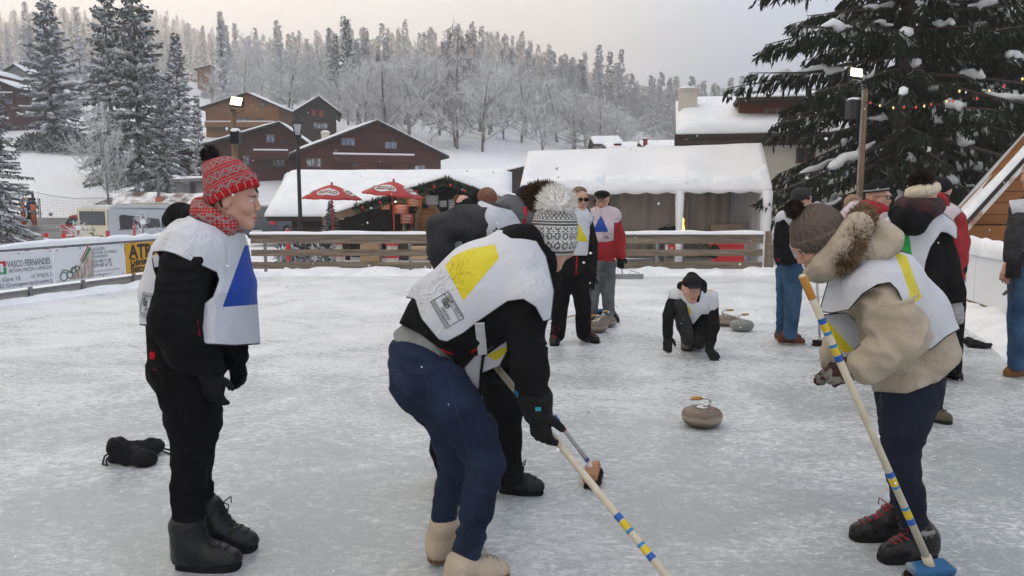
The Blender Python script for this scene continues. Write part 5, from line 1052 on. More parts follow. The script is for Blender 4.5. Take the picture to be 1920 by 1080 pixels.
# twiggy saplings behind the banners
def sapling(px,pyb,pyt,d,label,w):
 rng=np.random.default_rng(px);b0,tp=A(px,pyb,d),A(px,pyt,d);S=[[*b0,*tp,.014,.006]];Hh=tp.z-b0.z
 for i in range(30):
  u=.15+.8*rng.random();p=b0.lerp(tp,u);a_=rng.random()*6.28;r_=w*(1.1-u)*rng.uniform(.6,1.1);q=p+Vector((math.cos(a_)*r_,math.sin(a_)*r_,r_*.45));S.append([*p,*q,.008,.004])
  for k in range(3):p2=p.lerp(q,rng.uniform(.3,.9));q2=p2+Vector(rng.normal(size=3)*.3*r_);S.append([*p2,*q2,.005,.003])
 t=wthing('sapling',label,'sapling',b0,'saplings by the road');v,f=segs_mesh(S[:1],5);np_mesh('trunk',v,f,BARK,t);v,f=segs_mesh(S[1:],3);np_mesh('crown',v,f,TWIG_FROST,t,smooth= False)
 MB().blob(b0.lerp(tp,.62),(.07,.07,.06),8,6,.1).build('snow_lump',SNOW,t,smooth= True)
sapling(268,450,395,18,'thin frosted sapling with a lump of snow before the minibus',.42);sapling(146,452,412,18.5,'low twiggy bush behind the second banner, before the red car',.5);sapling(347,350,322,55,'small snowy sapling by the concrete shed',.6)
# brown earth bank under the trees
eb=MB();nn=40
for i in range(nn+1):
 px=211+(430-211)*i/nn;d=58-i*.12;top=A(px,366-6*float(vnoise(np.array([[px*.03,0,0.]]),1)[0]),d)
 for k in range(4):q=A(px,[386,378,371,364][k]-5*float(vnoise(np.array([[px*.05,k,0.]]),1)[0]),d+k*.45);eb.v.append(tuple(q))
for i in range(nn):
 for k in range(3):q=i*4+k;eb.f.append((q,q+4,q+5,q+1));eb.m.append(0)
o=eb.build('earth_bank',snow_top('earth',(.10,.055,.04),(.17,.10,.075),lo=.5,hi=.9,nscale=.8),smooth= True);o['kind']='structure'
# soft bodies: distance fields meshed as one continuous surface
class Field:
 def __init__(s,lo,hi,h):
  s.h=h;s.lo=np.array(lo,float)-3*h;n=np.ceil((np.array(hi,float)+3*h-s.lo)/h).astype(int)+1;s.n=n
  s.ax=[(s.lo[i]+h*np.arange(n[i])).astype(np.float32) for i in range(3)];s.D=np.full(n,.25,np.float32)
 def sub(s,lo,hi):
  sl=[]
  for i in range(3):
   a=max(0,int((lo[i]-s.lo[i])/s.h));b=min(s.n[i],int((hi[i]-s.lo[i])/s.h)+2);sl.append(slice(a,max(b,a)))
  return tuple(sl)
 def pts(s,sl= None):
  sl=sl or (slice(None),)*3
  return np.stack(np.meshgrid(s.ax[0][sl[0]],s.ax[1][sl[1]],s.ax[2][sl[2]],indexing='ij'),-1)
 def comb(s,sl,d,k,sub= False):
  A=s.D[sl]
  if sub:d=-d;h=np.clip(.5-.5*(d-A)/k,0,1) if False else np.clip(.5+.5*(d-A)/k,0,1);s.D[sl]=A*(1-h)+d*h+k*h*(1-h)
  else:h=np.clip(.5+.5*(A-d)/k,0,1);s.D[sl]=A*(1-h)+d*h-k*h*(1-h)
 def cap(s,a,b,ra,rb,k=.02,fy=1.0,mrg=.07,sub= False,lim=0):
  a,b=np.array(a,float),np.array(b,float);rm=max(ra,rb);f=max(fy,1)
  e=np.array([rm,rm*fy,rm])+mrg;sl=s.sub(np.minimum(a,b)-e,np.maximum(a,b)+e)
  if any(q.stop-q.start<1 for q in sl): return
  P=s.pts(sl);sc=np.array([1,1/fy,1],np.float32);p=(P-a.astype(np.float32))*sc;d=((b-a)*sc).astype(np.float32)
  L=float(d@d)+1e-9;t=np.clip((p@d)/L,0,1);q=p-t[..., None]*d;ds=np.sqrt((q*q).sum(-1))-(ra+(rb-ra)*t)
  s.comb(sl,ds*(min(1.0,fy) if fy<1 else 1.0),k,sub)
 def ell(s,c,axes,r,k=.02,mrg=.07,sub= False):
  """ellipsoid: axes 3x3 rows = local axes"""
  c=np.array(c,float);rm=max(r)+mrg;sl=s.sub(c-rm,c+rm)
  if any(q.stop-q.start<1 for q in sl): return
  p=(s.pts(sl)-c.astype(np.float32))@np.array(axes,np.float32).T;rr_=np.array(r,np.float32)
  k0=np.sqrt(((p/rr_)**2).sum(-1));k1=np.sqrt(((p/rr_**2)**2).sum(-1))+1e-6;s.comb(sl,k0*(k0-1)/k1,k,sub)
 def noise(s,amp,freq,seed=0,str_=(1,1,1)):
  m=s.D<.06
  if m.any():
   I=np.argwhere(m);P=np.stack([s.ax[i][I[:,i]] for i in range(3)],-1)*np.array(str_,np.float32);w=vnoise(P,freq*.45,seed+5)[..., None]*np.array([.35,.35,.35],np.float32)
   n=1-np.abs(vnoise(P+w,freq,seed)*2-1)*1.6;n2=vnoise(P,freq*2.3,seed+2)-.5;s.D[m]-=(amp*(n*.8+n2*.5)).astype(np.float32)
 def mesh(s):
  D=s.D;S=D<0;nx,ny,nz=D.shape
  c=np.zeros((nx-1,ny-1,nz-1),np.int8);offs=[(i,j,k) for i in (0,1) for j in (0,1) for k in (0,1)]
  for (i,j,k) in offs:c+=S[i:nx-1+i,j:ny-1+j,k:nz-1+k]
  act=(c>0)&(c<8);ai=np.argwhere(act);idx=np.full(act.shape,-1,np.int32);idx[act]=np.arange(len(ai))
  acc=np.zeros((len(ai),3));cnt=np.zeros(len(ai))
  for a in offs:
   for ax in range(3):
    if a[ax]: continue
    b=list(a);b[ax]=1;d1=D[ai[:,0]+a[0],ai[:,1]+a[1],ai[:,2]+a[2]];d2=D[ai[:,0]+b[0],ai[:,1]+b[1],ai[:,2]+b[2]]
    x=(d1<0)!=(d2<0);t=np.where(x,d1/np.where(x,d1-d2,1),0);p=np.array(a,float)[None].repeat(len(ai),0);p[:,ax]=t;acc+=p*x[:, None];cnt+=x
  V=s.lo+(ai+acc/np.maximum(cnt,1)[:, None])*s.h;Fs=[]
  for ax in range(3):
   u,w=[(1,2),(2,0),(0,1)][ax];sl0=[slice(None)]*3;sl1=[slice(None)]*3;sl0[ax]=slice(0,-1);sl1[ax]=slice(1, None)
   A,B=S[tuple(sl0)],S[tuple(sl1)];E=np.argwhere(A!=B);E=E[(E[:,u]>0)&(E[:,w]>0)&(E[:,u]<D.shape[u]-1)&(E[:,w]<D.shape[w]-1)]
   ins=A[tuple(E.T)];q=[]
   for du,dw in ((-1,-1),(0,-1),(0,0),(-1,0)):e=E.copy();e[:,u]+=du;e[:,w]+=dw;q.append(idx[tuple(e.T)])
   q=np.stack(q,-1);q[~ins]=q[~ins][:,::-1];Fs.append(q)
  F_=np.concatenate(Fs);F_=F_[(F_>=0).all(1)]; return V,F_
def poly_sd(p,poly):
 """signed distance (negative inside) from 2-D points to a polygon"""
 poly=np.array(poly,float);d=np.full(len(p),1e9);ins=np.zeros(len(p),bool);j=len(poly)-1
 for i in range(len(poly)):
  a,b=poly[j],poly[i];e=b-a;w=p-a;t=np.clip((w@e)/(e@e+1e-12),0,1);q=w-t[:, None]*e;d=np.minimum(d,(q*q).sum(1))
  c1=(a[1]>p[:,1])!=(b[1]>p[:,1]);xi=a[0]+(p[:,1]-a[1])*(b[0]-a[0])/(b[1]-a[1]+1e-12);ins^=c1&(p[:,0]<xi);j=i
 return np.where(ins,-1,1)*np.sqrt(d)
def attr(o,name,vals):
 a=o.data.attributes.new(name,'FLOAT','POINT');a.data.foreach_set('value',np.asarray(vals,np.float32))
def cloth(name,c1,c2= None,rough=.85,scale=7,bump=.25,bscale=40,decals=(),sheen=.0,weave=0.0,spec=.2,wrinkle=.35):
 """cloth; every decal (attribute, colour) paints where the attribute is below zero"""
 if name in MATS: return MATS[name]
 m=mat(name,c1,c2,rough=rough,scale=scale,bump=bump,bscale=bscale,spec=spec,sheen=sheen);t=m.node_tree;L=t.links.new;b=t.nodes['Principled BSDF']
 src=b.inputs['Base Color'].links[0].from_socket
 for an,col in decals:
  at_=_n(t,'ShaderNodeAttribute',attribute_name=an);mr=_n(t,'ShaderNodeMapRange',i_From_Min=-.0012,i_From_Max=.0012,i_To_Min=1,i_To_Max=0);L(at_.outputs['Fac'],mr.inputs['Value'])
  mxn=_n(t,'ShaderNodeMix',data_type='RGBA');L(mr.outputs[0],mxn.inputs[0]);L(src,mxn.inputs[6]);mxn.inputs[7].default_value=(*col,1);src=mxn.outputs[2]
 L(src,b.inputs['Base Color'])
 if wrinkle:
  tcn=_n(t,'ShaderNodeTexCoord');mp=_n(t,'ShaderNodeMapping');mp.inputs['Scale'].default_value=(1,1,.55);mp.inputs['Rotation'].default_value=(.3,.5,.2);L(tcn.outputs['Object'],mp.inputs[0])
  nz=_n(t,'ShaderNodeTexNoise',i_Scale=9.0,i_Detail=3.0,i_Distortion=1.4);L(mp.outputs[0],nz.inputs['Vector'])
  old=b.inputs['Normal'].links;bp=_n(t,'ShaderNodeBump',i_Strength=wrinkle,i_Distance=.03);L(nz.outputs['Fac'],bp.inputs['Height'])
  if old:L(old[0].from_socket,bp.inputs['Normal'])
  L(bp.outputs[0],b.inputs['Normal'])
 return m
SKIN=cloth('skin',(.56,.33,.25),(.50,.27,.20),rough=.5,scale=14,bump=.05,bscale=120,spec=.4,wrinkle=0,decals=(('lip',(.36,.12,.10)),('brow',(.17,.10,.07)),('white',(.62,.60,.58)),('iris',(.05,.035,.03))))
SKIN.node_tree.nodes['Principled BSDF'].inputs['Subsurface Weight'].default_value=.12;SKIN.node_tree.nodes['Principled BSDF'].inputs['Subsurface Radius'].default_value=(.02,.008,.004);SKIN.node_tree.nodes['Principled BSDF'].inputs['Subsurface Scale'].default_value=.3
class Person:
 def __init__(s,label,d0,foot,h=.012,group= None):
  s.d0=d0;s.s=d0/F;s.h=h;s.seed=random.randint(0,99);s.body=[];s.label=label;s.foot=foot;s.group=group;s.root= None
  s.root=bpy.data.objects.new('person', None);COL.objects.link(s.root);s.root.location=at(foot[0],foot[1],foot[2] if len(foot)>2 else d0);s.root.location.z=0
  tag(s.root,label,'person',group);WORLD_PARENT[s.root.name]=1;bpy.context.view_layer.update()
 def W(s,px,py,dz=0.0): return at(px,py,s.d0+dz)
 def chain(s,pts,**kw):
  """polyline of (px, py, dz, r_px) -> capsules"""
  P=[(s.W(*p[:3]),p[3]*s.s) for p in pts]
  if len(P)==1:P=P*2
  kw=dict(kw,lim=1);k2=dict(kw);k2['k']=min(kw.get('k',.02),.014)
  return [('cap',a[0],b[0],a[1],b[1],k2 if i else kw) for i,(a,b) in enumerate(zip(P[:-1],P[1:]))]
 def pix(s,V):
  """points -> photo columns and rows, in metres at the person's depth"""
  d=np.asarray(V,float)-np.array([0,0,CAMH]);w=d@np.array(_FW); return np.stack([960+F*d[...,0]/w,540-F*(d@np.array(_UP))/w],-1)*s.s
 def pp(s,pl): return [(x*s.s,y*s.s) for x,y in pl]
 def field(s,items,h,pad=0.0):
  lo,hi=np.full(3,1e9),np.full(3,-1e9)
  for it in items:
   if it[-1].get('sub'): continue
   if it[0]=='cap':_,a,b,ra,rb,kw=it;r=max(ra,rb);e=np.array([r,r*kw.get('fy',1),r])+kw.get('k',.02);lo=np.minimum(lo,np.minimum(a,b)-e);hi=np.maximum(hi,np.maximum(a,b)+e)
   else:_,c,axs,r,kw=it;e=max(r)+.01;lo=np.minimum(lo,np.array(c)-e);hi=np.maximum(hi,np.array(c)+e)
  f=Field(lo-pad,hi+pad,h)
  for it in items:
   if it[0]=='cap':f.cap(*it[1:5],**it[5])
   else:f.ell(*it[1:4],**it[4])
  return f
 def poly(s,pl,dz=0.0): return [(s.W(x,y,dz).x,s.W(x,y,dz).z) for x,y in pl]
 def garment(s,name,items,m,h= None,noise=(.006,9),inflate=0.0,shell=0.0,keep= None,cut= None,decals= None,trim=0.0,floor= None,near=.03,parent= None,str_=(1,1,1),far_keep= None):
  h=h or s.h;f=s.field(items,h,inflate);seed=s.seed+len(name)
  if noise:f.noise(noise[0],noise[1],seed,str_)
  if inflate:f.D-=inflate
  if shell:f.D=np.maximum(f.D,-(f.D+shell))
  if keep or cut:
   I=np.argwhere(f.D<.03);Q=np.stack([f.ax[i][I[:,i]] for i in range(3)],-1);v2=s.pix(Q);reg=np.full(len(I),-1.0)
   if keep:reg=np.minimum.reduce([poly_sd(v2,s.pp(k)) for k in keep])
   for c in (cut or []):reg=np.maximum(reg,-poly_sd(v2,s.pp(c)))
   if far_keep is not None:reg=np.where(Q[:,1]>s.d0+near,np.minimum.reduce([poly_sd(v2,s.pp(k)) for k in far_keep]),reg)
   f.D[tuple(I.T)]=np.maximum(f.D[tuple(I.T)],reg)
  if floor is not None:f.D=np.maximum(f.D,(floor-f.ax[2])[None, None,:].astype(np.float32))
  V,Fq=f.mesh();o=np_mesh(name,V,Fq,m,parent or s.root)
  v2=s.pix(V)
  if trim and keep:
   e=np.minimum.reduce([poly_sd(v2,s.pp(k)) for k in keep])
   for c in (cut or []):e=np.maximum(e,-poly_sd(v2,s.pp(c)))
   attr(o,'trim',-(e+trim))
  for an,pls,side in (decals or []):
   d_=np.minimum.reduce([poly_sd(v2,s.pp(p)) for p in pls])
   if side=='near':d_=np.where(V[:,1]<s.d0+near,d_,1)
   attr(o,an,d_)
  s.last=(V,Fq); return o
 def head(s,px,py,dz,f,up=(0,0,1),sc=1.0,fem=0):
  c=np.array(s.W(px,py,dz));f=Vector(f).normalized();up=Vector(up);r=f.cross(up).normalized();up=r.cross(f).normalized();s.hf=(c,r,f,up,sc)
  A=np.array([r,f,up]);L= lambda x,y,z:Vector(c)+(r*x+f*y+up*z)*sc
  s.HL=L;I=[];E= lambda x,y,z,rad,k=.02,sub= False:I.append(('ell',L(x,y,z),A,tuple(q*sc for q in rad),dict(k=k,sub=sub)));C= lambda a,b,ra,rb,k=.012,sub= False:I.append(('cap',L(*a),L(*b),ra*sc,rb*sc,dict(k=k,sub=sub)))
  E(0,-.008,.028,(.076,.096,.092));E(0,.032,-.045,(.056,.060,.074),.03);g=.8 if fem else 1;C((-.012*g,.072,-.098),(.012*g,.072,-.098),.019*g,.019*g,.02)
  for q in (-1,1):C((q*.05,-.0,-.05),(q*.02,.07,-.095),.02,.016,.02);E(q*.04,.062,-.022,(.028,.028,.026),.02);E(q*.077,-.012,-.004,(.009,.02,.032),.008)
  C((-.036,.083,.032),(.036,.083,.032),.014*g,.014*g,.018)
  for q in (-1,1):E(q*.031,.099,.010,(.019,.012,.012),.014, True);E(q*.031,.079,.011,(.0135,.0135,.0125),.003)
  C((0,.094,.012),(0,.112-.003*fem,-.022+.003*fem),.008,.0115*g,.012);C((-.011*g,.101,-.027),(.011*g,.101,-.027),.008*g,.008*g,.008)
  C((-.019,.091,-.056),(.019,.091,-.056),.007,.007,.008);C((-.015,.090,-.068),(.015,.090,-.068),.0075,.0075,.008);C((-.02,.101,-.062),(.02,.101,-.062),.0022,.0022,.003, True)
  C((0,-.025,-.06),(0,-.045,-.15),.052,.055,.03)
  s.body+=I; return L
 def finish_body(s,h= None,extra=()):
  h=h or s.h;items=[(i[:3]+(i[3]*.62,i[4]*.62,i[5]) if i[0]=='cap' and i[5].get('lim') else i) for i in s.body]+list(extra);f=s.field(items,h);V,Fq=f.mesh();o=np_mesh('body',V,Fq,SKIN,s.root)
  if hasattr(s,'hf'):
   c,r,fw,up,sc=s.hf;q=(V-c)/sc;x,y,z=q@np.array(r),q@np.array(fw),q@np.array(up);fr=y>.06
   attr(o,'lip',np.where(fr&(y>.085),np.maximum(np.abs(x)/.023,np.abs(z+.062)/.0105+np.abs(x)*12)-1,1)*.01)
   ex=np.abs(np.abs(x)-.033);attr(o,'brow',np.where(fr,np.maximum(ex/.019,np.abs(z-.031+ex*.25)/.0042)-1,1)*.01)
   attr(o,'white',np.where(fr,np.sqrt((ex-.0)**2/.013**2+(z-.011)**2/.0065**2)-1,1)*.006);attr(o,'iris',np.where(fr,np.sqrt((np.abs(np.abs(x)-.031))**2+(z-.011)**2)-.0062,1))
  else:
   for a in ('lip','brow','white','iris'):attr(o,a,np.ones(len(V)))
  return o
 def decal_text(s,o,txt,size_px,px,py,xdir,m,name='lettering',squeeze=1.0,bold=0.0,shear=0.0,off=.004,align='LEFT'):
  """lettering laid on the cloth: xdir is the reading direction in the photo plane (right, down)"""
  V,Fq=s.bib;bv=s.bvh;xd=Vector((xdir[0],0,-xdir[1])).normalized();zd=Vector((-xd.z,0,xd.x));
  tm=text_mesh(txt,size_px*s.s,s.W(px,py,0),xd,zd,m,o,name,squeeze=squeeze,bold=bold*2.2*size_px*s.s,shear=shear,sub=.012,align=align);s.lay(tm,off); return tm
 def lay(s,tm,off=.004):
  for v in tm.data.vertices:
   o_=Vector((0,0,CAMH));d=(v.co-o_).normalized();h=s.bvh.ray_cast(o_,d)
   if h[0] is not None:v.co=h[0]-d*off
 def decal_line(s,o,pl,w,m,name='printed_line',off=.004):
  """thin printed line along photo points, laid on the cloth"""
  mb=MB();pts=[]
  for a,b in zip(pl[:-1],pl[1:]):
   n=max(2,int(math.hypot(b[0]-a[0],b[1]-a[1])/4));pts+=[(a[0]+(b[0]-a[0])*i/n,a[1]+(b[1]-a[1])*i/n) for i in range(n+1)]
  for i in range(len(pts)-1):
   a,b=s.W(*pts[i]),s.W(*pts[i+1]);d=(b-a)
   if d.length<1e-6: continue
   d.normalize();nn_=Vector((-d.z,0,d.x))*(w*s.s/2);a,b=a-d*w*s.s*.3,b+d*w*s.s*.3;mb.add([a+nn_,b+nn_,b-nn_,a-nn_],[(0,1,2,3)])
  o2=mb.build(name,m,o);s.lay(o2,off); return o2
 def set_bvh(s):V,Fq=s.last;s.bib=s.last;s.bvh=BVHTree.FromPolygons([Vector(v) for v in V],[tuple(f) for f in Fq.tolist()])
 def hand_items(s,wrist,d,nrm,curl=.5,sc=1.0,fat=1.0,spread=.12,thumb_side=1):
  """palm and five bent fingers; d = pointing direction, nrm = direction the palm faces"""
  w=Vector(wrist);d=Vector(d).normalized();nrm=Vector(nrm);nrm=(nrm-d*nrm.dot(d)).normalized();sd=d.cross(nrm)*thumb_side;I=[];S=sc
  def C(a,b,ra,rb,k=.006):I.append(('cap',a,b,ra*S*fat,rb*S*fat,dict(k=k)))
  for q in (-.028,-.01,.01,.028):C(w+sd*q*.6*S,w+d*.085*S+sd*q*S,.017,.014,.012)
  for i,(q,L_) in enumerate(((.031,.072),(.011,.080),(-.011,.074),(-.030,.058))):
   p=w+d*.085*S+sd*q*S;dd=(d+sd*q*spread*12).normalized();ang=curl*(.8+.1*i)
   for j,fr in enumerate((.45,.32,.23)):
    ang2=ang*(j+.7);e=(dd*math.cos(ang2)+nrm*math.sin(ang2)).normalized();p2=p+e*L_*fr*S;C(p,p2,.0105-.001*j,.0095-.001*j,.004);p=p2
  p=w+d*.025*S+sd*.028*S;e=(d*.6+sd*.75+nrm*.35).normalized();p2=p+e*.042*S;C(p,p2,.015,.012,.008);e=(d*.75+sd*.25+nrm*(.3+curl*.5)).normalized();C(p2,p2+e*.034*S,.0115,.010,.005)
  return I
def fur(name,c,n,r,ln,w,m,parent,seed=0,squash=(1,1,1),core= True,droop=0.0):
 rng=np.random.default_rng(seed);u=rng.normal(size=(n,3));u/=np.linalg.norm(u,axis=1,keepdims= True);c=np.array(c);sq=np.array(squash)
 P0=c+u*sq*r*.75;d=u+rng.normal(size=(n,3))*.28+np.array([0,0,-droop]);d/=np.linalg.norm(d,axis=1,keepdims= True);v,f=ribbons(P0,P0+d*(r*.25+ln*(.6+.7*rng.random((n,1)))),np.full(n,w),0,rng)
 b=MB();b.blob(tuple(c),tuple(sq*r*.88),14,10);bv,bf=np.array(b.v),np.array(b.f);V=np.concatenate([v,bv]);Fq=np.concatenate([f,bf+len(v)])
 return np_mesh(name,V,Fq,m,parent,smooth= False)
def fur_band(name,pts,rad,n,ln,w,m,parent,seed=0,bias=(0,0,0)):
 rng=np.random.default_rng(seed);P=[np.array(p) for p in pts];S_=[]
 for a,b in zip(P[:-1],P[1:]):S_+=[a+(b-a)*q for q in np.linspace(0,1,n//(len(P)-1))]
 S_=np.array(S_);u=rng.normal(size=S_.shape);u/=np.linalg.norm(u,axis=1,keepdims= True);P0=S_+u*rad*.6;d=u+rng.normal(size=S_.shape)*.3+np.array(bias);d/=np.linalg.norm(d,axis=1,keepdims= True)
 v,f=ribbons(P0,P0+d*ln*(.5+.8*rng.random((len(S_),1))),np.full(len(S_),w),0,rng);b=MB();b.tube([tuple(p) for p in P],rad*.85,8);q=np.array([x for x in b.f if len(x)==4])
 return np_mesh(name,np.concatenate([v,np.array(b.v)]),np.concatenate([f,q+len(v)]),m,parent,smooth= False)
def boot(P,heel,toe,top,m,sole_m,lace_m= None,w=.047,name='boot',h=.008,tilt=0.0,sole_t=.022,shaft_r=.052,lift=0.0,collar= None,laces=5):
 """heel / toe: ground points (x, y); top: world point at the top of the shaft"""
 hx,tx=Vector((heel[0],heel[1],0)),Vector((toe[0],toe[1],0));d=(tx-hx).normalized();zl=lift;up=UPZ;Lf=(tx-hx).length
 rise= lambda u,z:hx+d*(u*Lf)+up*(z+zl+tilt*(1-u)*Lf);C= lambda a,b,ra,rb,k=.03:('cap',a,b,ra,rb,dict(k=k));top=Vector(top)
 an=rise(.22,.095)
 I=[C(rise(.16,.05),rise(.62,.045),w*.92,w),C(rise(.62,.045),rise(.86,.040),w,w*.84),C(an,rise(.66,.055),w*.98,w*.8),C(an,top,shaft_r,shaft_r*1.05),C(rise(.14,.05),an,w*.9,shaft_r)]
 base=sole_t+zl
 o=P.garment(name,I,m,h=h,noise=(.002,26),floor=(base-.004) if tilt==0 else None)
 sm=MB();n=20;ring=[]
 for i in range(n):
  a=2*math.pi*i/n;u=.5-.5*math.cos(a);sgn=1 if math.sin(a)>=0 else -1;side=math.sqrt(abs(math.sin(a)))*sgn*(w*(1.0 if u>.5 else .9)+.004);ring.append((u*1.02-.01,side))
 sdv=Vector((-d.y,d.x,0))
 for z in (0.0,sole_t):sm.v+=[tuple(rise(u,z)+sdv*q*(1 if z else .96)) for u,q in ring]
 sm.f=[tuple(range(n))[::-1],tuple(range(n,2*n))]+[(i,(i+1)%n,n+(i+1)%n,n+i) for i in range(n)];sm.m=[0]*len(sm.f);so=sm.build('sole',sole_m,o,auto=50)
 if lace_m:
  V,Fq=P.last;bv=BVHTree.FromPolygons([Vector(v) for v in V],[tuple(f) for f in Fq.tolist()]);lm=MB();prev= None
  cdir=(d+up*.8).normalized()
  for i in range(laces):
   u=i/max(1,laces-1);mid=rise(.62,.05).lerp(an.lerp(top,.8),u);pts=[]
   for q in (-.026,-.012,0,.012,.026):
    o_=mid+sdv*q+cdir*.2;hq=bv.ray_cast(o_,-cdir);
    if hq[0] is not None:pts.append(hq[0]+cdir*.003)
   if len(pts)>2:
    lm.tube(pts,.0035,5)
    if prev:lm.tube([prev[0],pts[-1]],.0032,5);lm.tube([prev[-1],pts[0]],.0032,5)
    prev=pts
  if prev:
   for sg in (-1,1):e=prev[2]+cdir*.01;lm.tube([e,e+sdv*sg*.03+cdir*.03,e+sdv*sg*.045+cdir*.02-up*.03],.003,5);lm.tube([e,e+sdv*sg*.02+cdir*.02-up*.03,e+sdv*sg*.015+cdir*.012-up*.07],.003,5)
   lm.build('laces',lace_m,o,smooth= True)
 if collar:fur_band('fur_collar',[top+Vector((math.cos(a)*shaft_r,math.sin(a)*shaft_r,.0)) for a in np.linspace(0,6.28,9)],.016,240,.02,.004,collar,o)
 return o
def hat_attrs(o,c,r,f,up,sc):
 V,_=o;q=(V-np.array(c)); return np.arctan2(q@np.array(r),q@np.array(f)),q@np.array(up)
def broom(label,top,tip,rad,bands,head_c,head_ax,head_sz,wood,brist,handle_m,grip= None,group='curling brooms',bl=.05,roll= None):
 """handle from top to tip with painted rings, wooden block and bristles standing on the ice"""
 top,tip=Vector(top),Vector(tip);t=wthing('curling_broom',label,'broom',tip,group);ho=MB().tube([top,top.lerp(tip,.5),tip],rad,14).build('handle',handle_m,t,smooth= True)
 MB().blob(top,(rad,rad,rad*.7),12,6).build('end_cap',handle_m,ho,smooth= True)
 for a,b,m_ in bands:MB().tube([top.lerp(tip,a),top.lerp(tip,b)],rad*1.03,14).build('painted_ring',m_,t,smooth= False,auto=40)
 if grip:MB().tube([top-(tip-top).normalized()*.002,top.lerp(tip,grip[0])],rad*1.06,14).build('grip',grip[1],t,auto=40)
 if head_c is not None:
  hc,ax=Vector(head_c),Vector(head_ax).normalized();up=Vector(roll or (0,0,1));sd=up.cross(ax).normalized();up=ax.cross(sd).normalized();M=Matrix((ax,sd,up)).transposed();L_,Wd,T=head_sz
  MB().box(hc,(L_,Wd,T),M).build('head_block',wood,t,bevel=min(.012,T*.3));rng=np.random.default_rng(3);n=900
  P0=np.stack([rng.uniform(-.47,.47,n)*L_,rng.uniform(-.44,.44,n)*Wd,np.full(n,-T*.45)],-1);P1=P0*np.array([1.07,1.12,1])+np.stack([rng.normal(size=n)*.006,rng.normal(size=n)*.006,-bl*rng.uniform(.8,1.0,n)],-1);Mn=np.array(M)
  v,f=ribbons(P0@Mn.T+np.array(hc),P1@Mn.T+np.array(hc),np.full(n,.0035),0,rng);np_mesh('bristles',v,f,brist,t,smooth= False)
  MB().tube([tip-(tip-top).normalized()*.03,hc],[rad*1.25,rad*1.35],12).build('ferrule',handle_m,t,smooth= True)
 return t
# people
BLK=cloth('black_softshell',(.006,.006,.0065),(.011,.011,.012),rough=.95,scale=5,spec=.1)
BLKD=cloth('black_softshell_red_zip',(.006,.006,.0065),(.011,.011,.012),rough=.95,scale=5,spec=.1,decals=(('zip',(.42,.012,.02)),))
TRB=cloth('black_trousers',(.004,.004,.0045),(.008,.008,.009),rough=.95,scale=6,spec=.08)
BOOTB=cloth('black_rubber',(.006,.006,.0065),(.012,.012,.013),rough=.36,scale=9,spec=.3,wrinkle=.25);SOLEB=mat('sole_black',(.008,.008,.008),(.016,.016,.016),rough=.9,spec=.1)
LACEB=mat('lace_black',(.015,.015,.015),rough=.8);LACER=mat('lace_red',(.35,.02,.03),rough=.7);LACEW=mat('lace_beige',(.45,.38,.28),rough=.8)
JEAN=cloth('dark_jeans',(.005,.009,.026),(.020,.034,.075),rough=.85,scale=3.2,bump=.3,bscale=160,wrinkle=.45);JEANM=cloth('blue_jeans',(.015,.05,.11),(.05,.11,.20),rough=.85,scale=5,bump=.3,bscale=120);JEANG=cloth('grey_jeans',(.07,.08,.09),(.17,.18,.19),rough=.85,scale=6,bump=.3,bscale=100);JEGG=cloth('navy_leggings',(.006,.009,.020),(.012,.017,.034),rough=.85,scale=4)
GREYK=cloth('charcoal_sweat',(.030,.030,.033),(.052,.052,.056),rough=.95,scale=12,bump=.3,bscale=180);GREYL=cloth('grey_hoodie',(.10,.105,.115),(.15,.155,.165),rough=.95,scale=10,bump=.3,bscale=150)
REDJ=cloth('red_jacket',(.34,.012,.018),(.26,.009,.014),rough=.6,scale=5,spec=.3)
PARKA=cloth('beige_parka',(.42,.36,.28),(.36,.305,.235),rough=.7,scale=5,spec=.25,wrinkle=.6)
def bibm(name,tri,c=(.57,.59,.64)): return cloth(name,c,tuple(x*.9 for x in c),rough=.5,scale=3,bump=.12,bscale=220,spec=.35,decals=(('tri',tri),('trim',(.012,.012,.012))),wrinkle=.5)
BIBB,BIBY,BIBG=bibm('bib_blue',(.008,.055,.36)),bibm('bib_yellow',(.62,.52,.015)),bibm('bib_green',(.01,.32,.06));BIBP=bibm('bib_pinkish',(.008,.055,.36),(.60,.50,.55))
PRINT=mat('bib_print',(.025,.025,.025),rough=.7);STRAP=mat('bib_strap',(.60,.60,.60),(.5,.5,.5),rough=.6,scale=30)
FURW=mat('fur_white',(.95,.93,.90),(.90,.87,.83),rough=.9,scale=30,sheen=.6);FURB=mat('fur_brown',(.20,.125,.065),(.42,.31,.20),rough=.9,scale=22,thr=(.4,.6));FURD=mat('fur_dark',(.03,.016,.012),(.075,.045,.035),rough=.9,scale=30);FURK=mat('fur_black',(.012,.011,.011),(.03,.028,.027),rough=.9,scale=30);FURC=mat('fur_cream',(.68,.60,.46),(.58,.50,.38),rough=.95,scale=30);FURT=mat('fur_tan',(.42,.28,.14),(.3,.2,.1),rough=.9,scale=30);SHER=mat('sherpa',(.50,.46,.38),(.38,.34,.27),rough=.95,scale=60);SHERG=mat('grey_lining',(.20,.20,.20),(.30,.30,.30),rough=.95,scale=60)
HAIRB=mat('hair_brown',(.09,.05,.028),(.20,.12,.07),rough=.55,scale=10,stretch=(6,6,1),bump=.5);HAIRL=mat('hair_light',(.20,.11,.055),(.33,.20,.11),rough=.5,scale=8,stretch=(6,6,1),bump=.5);HAIRD=mat('hair_dark',(.012,.009,.008),(.03,.022,.018),rough=.5,scale=12,stretch=(6,6,1),bump=.4);HAIRR=mat('hair_red_brown',(.10,.03,.014),(.18,.065,.03),rough=.5,scale=10,stretch=(6,6,1),bump=.5)
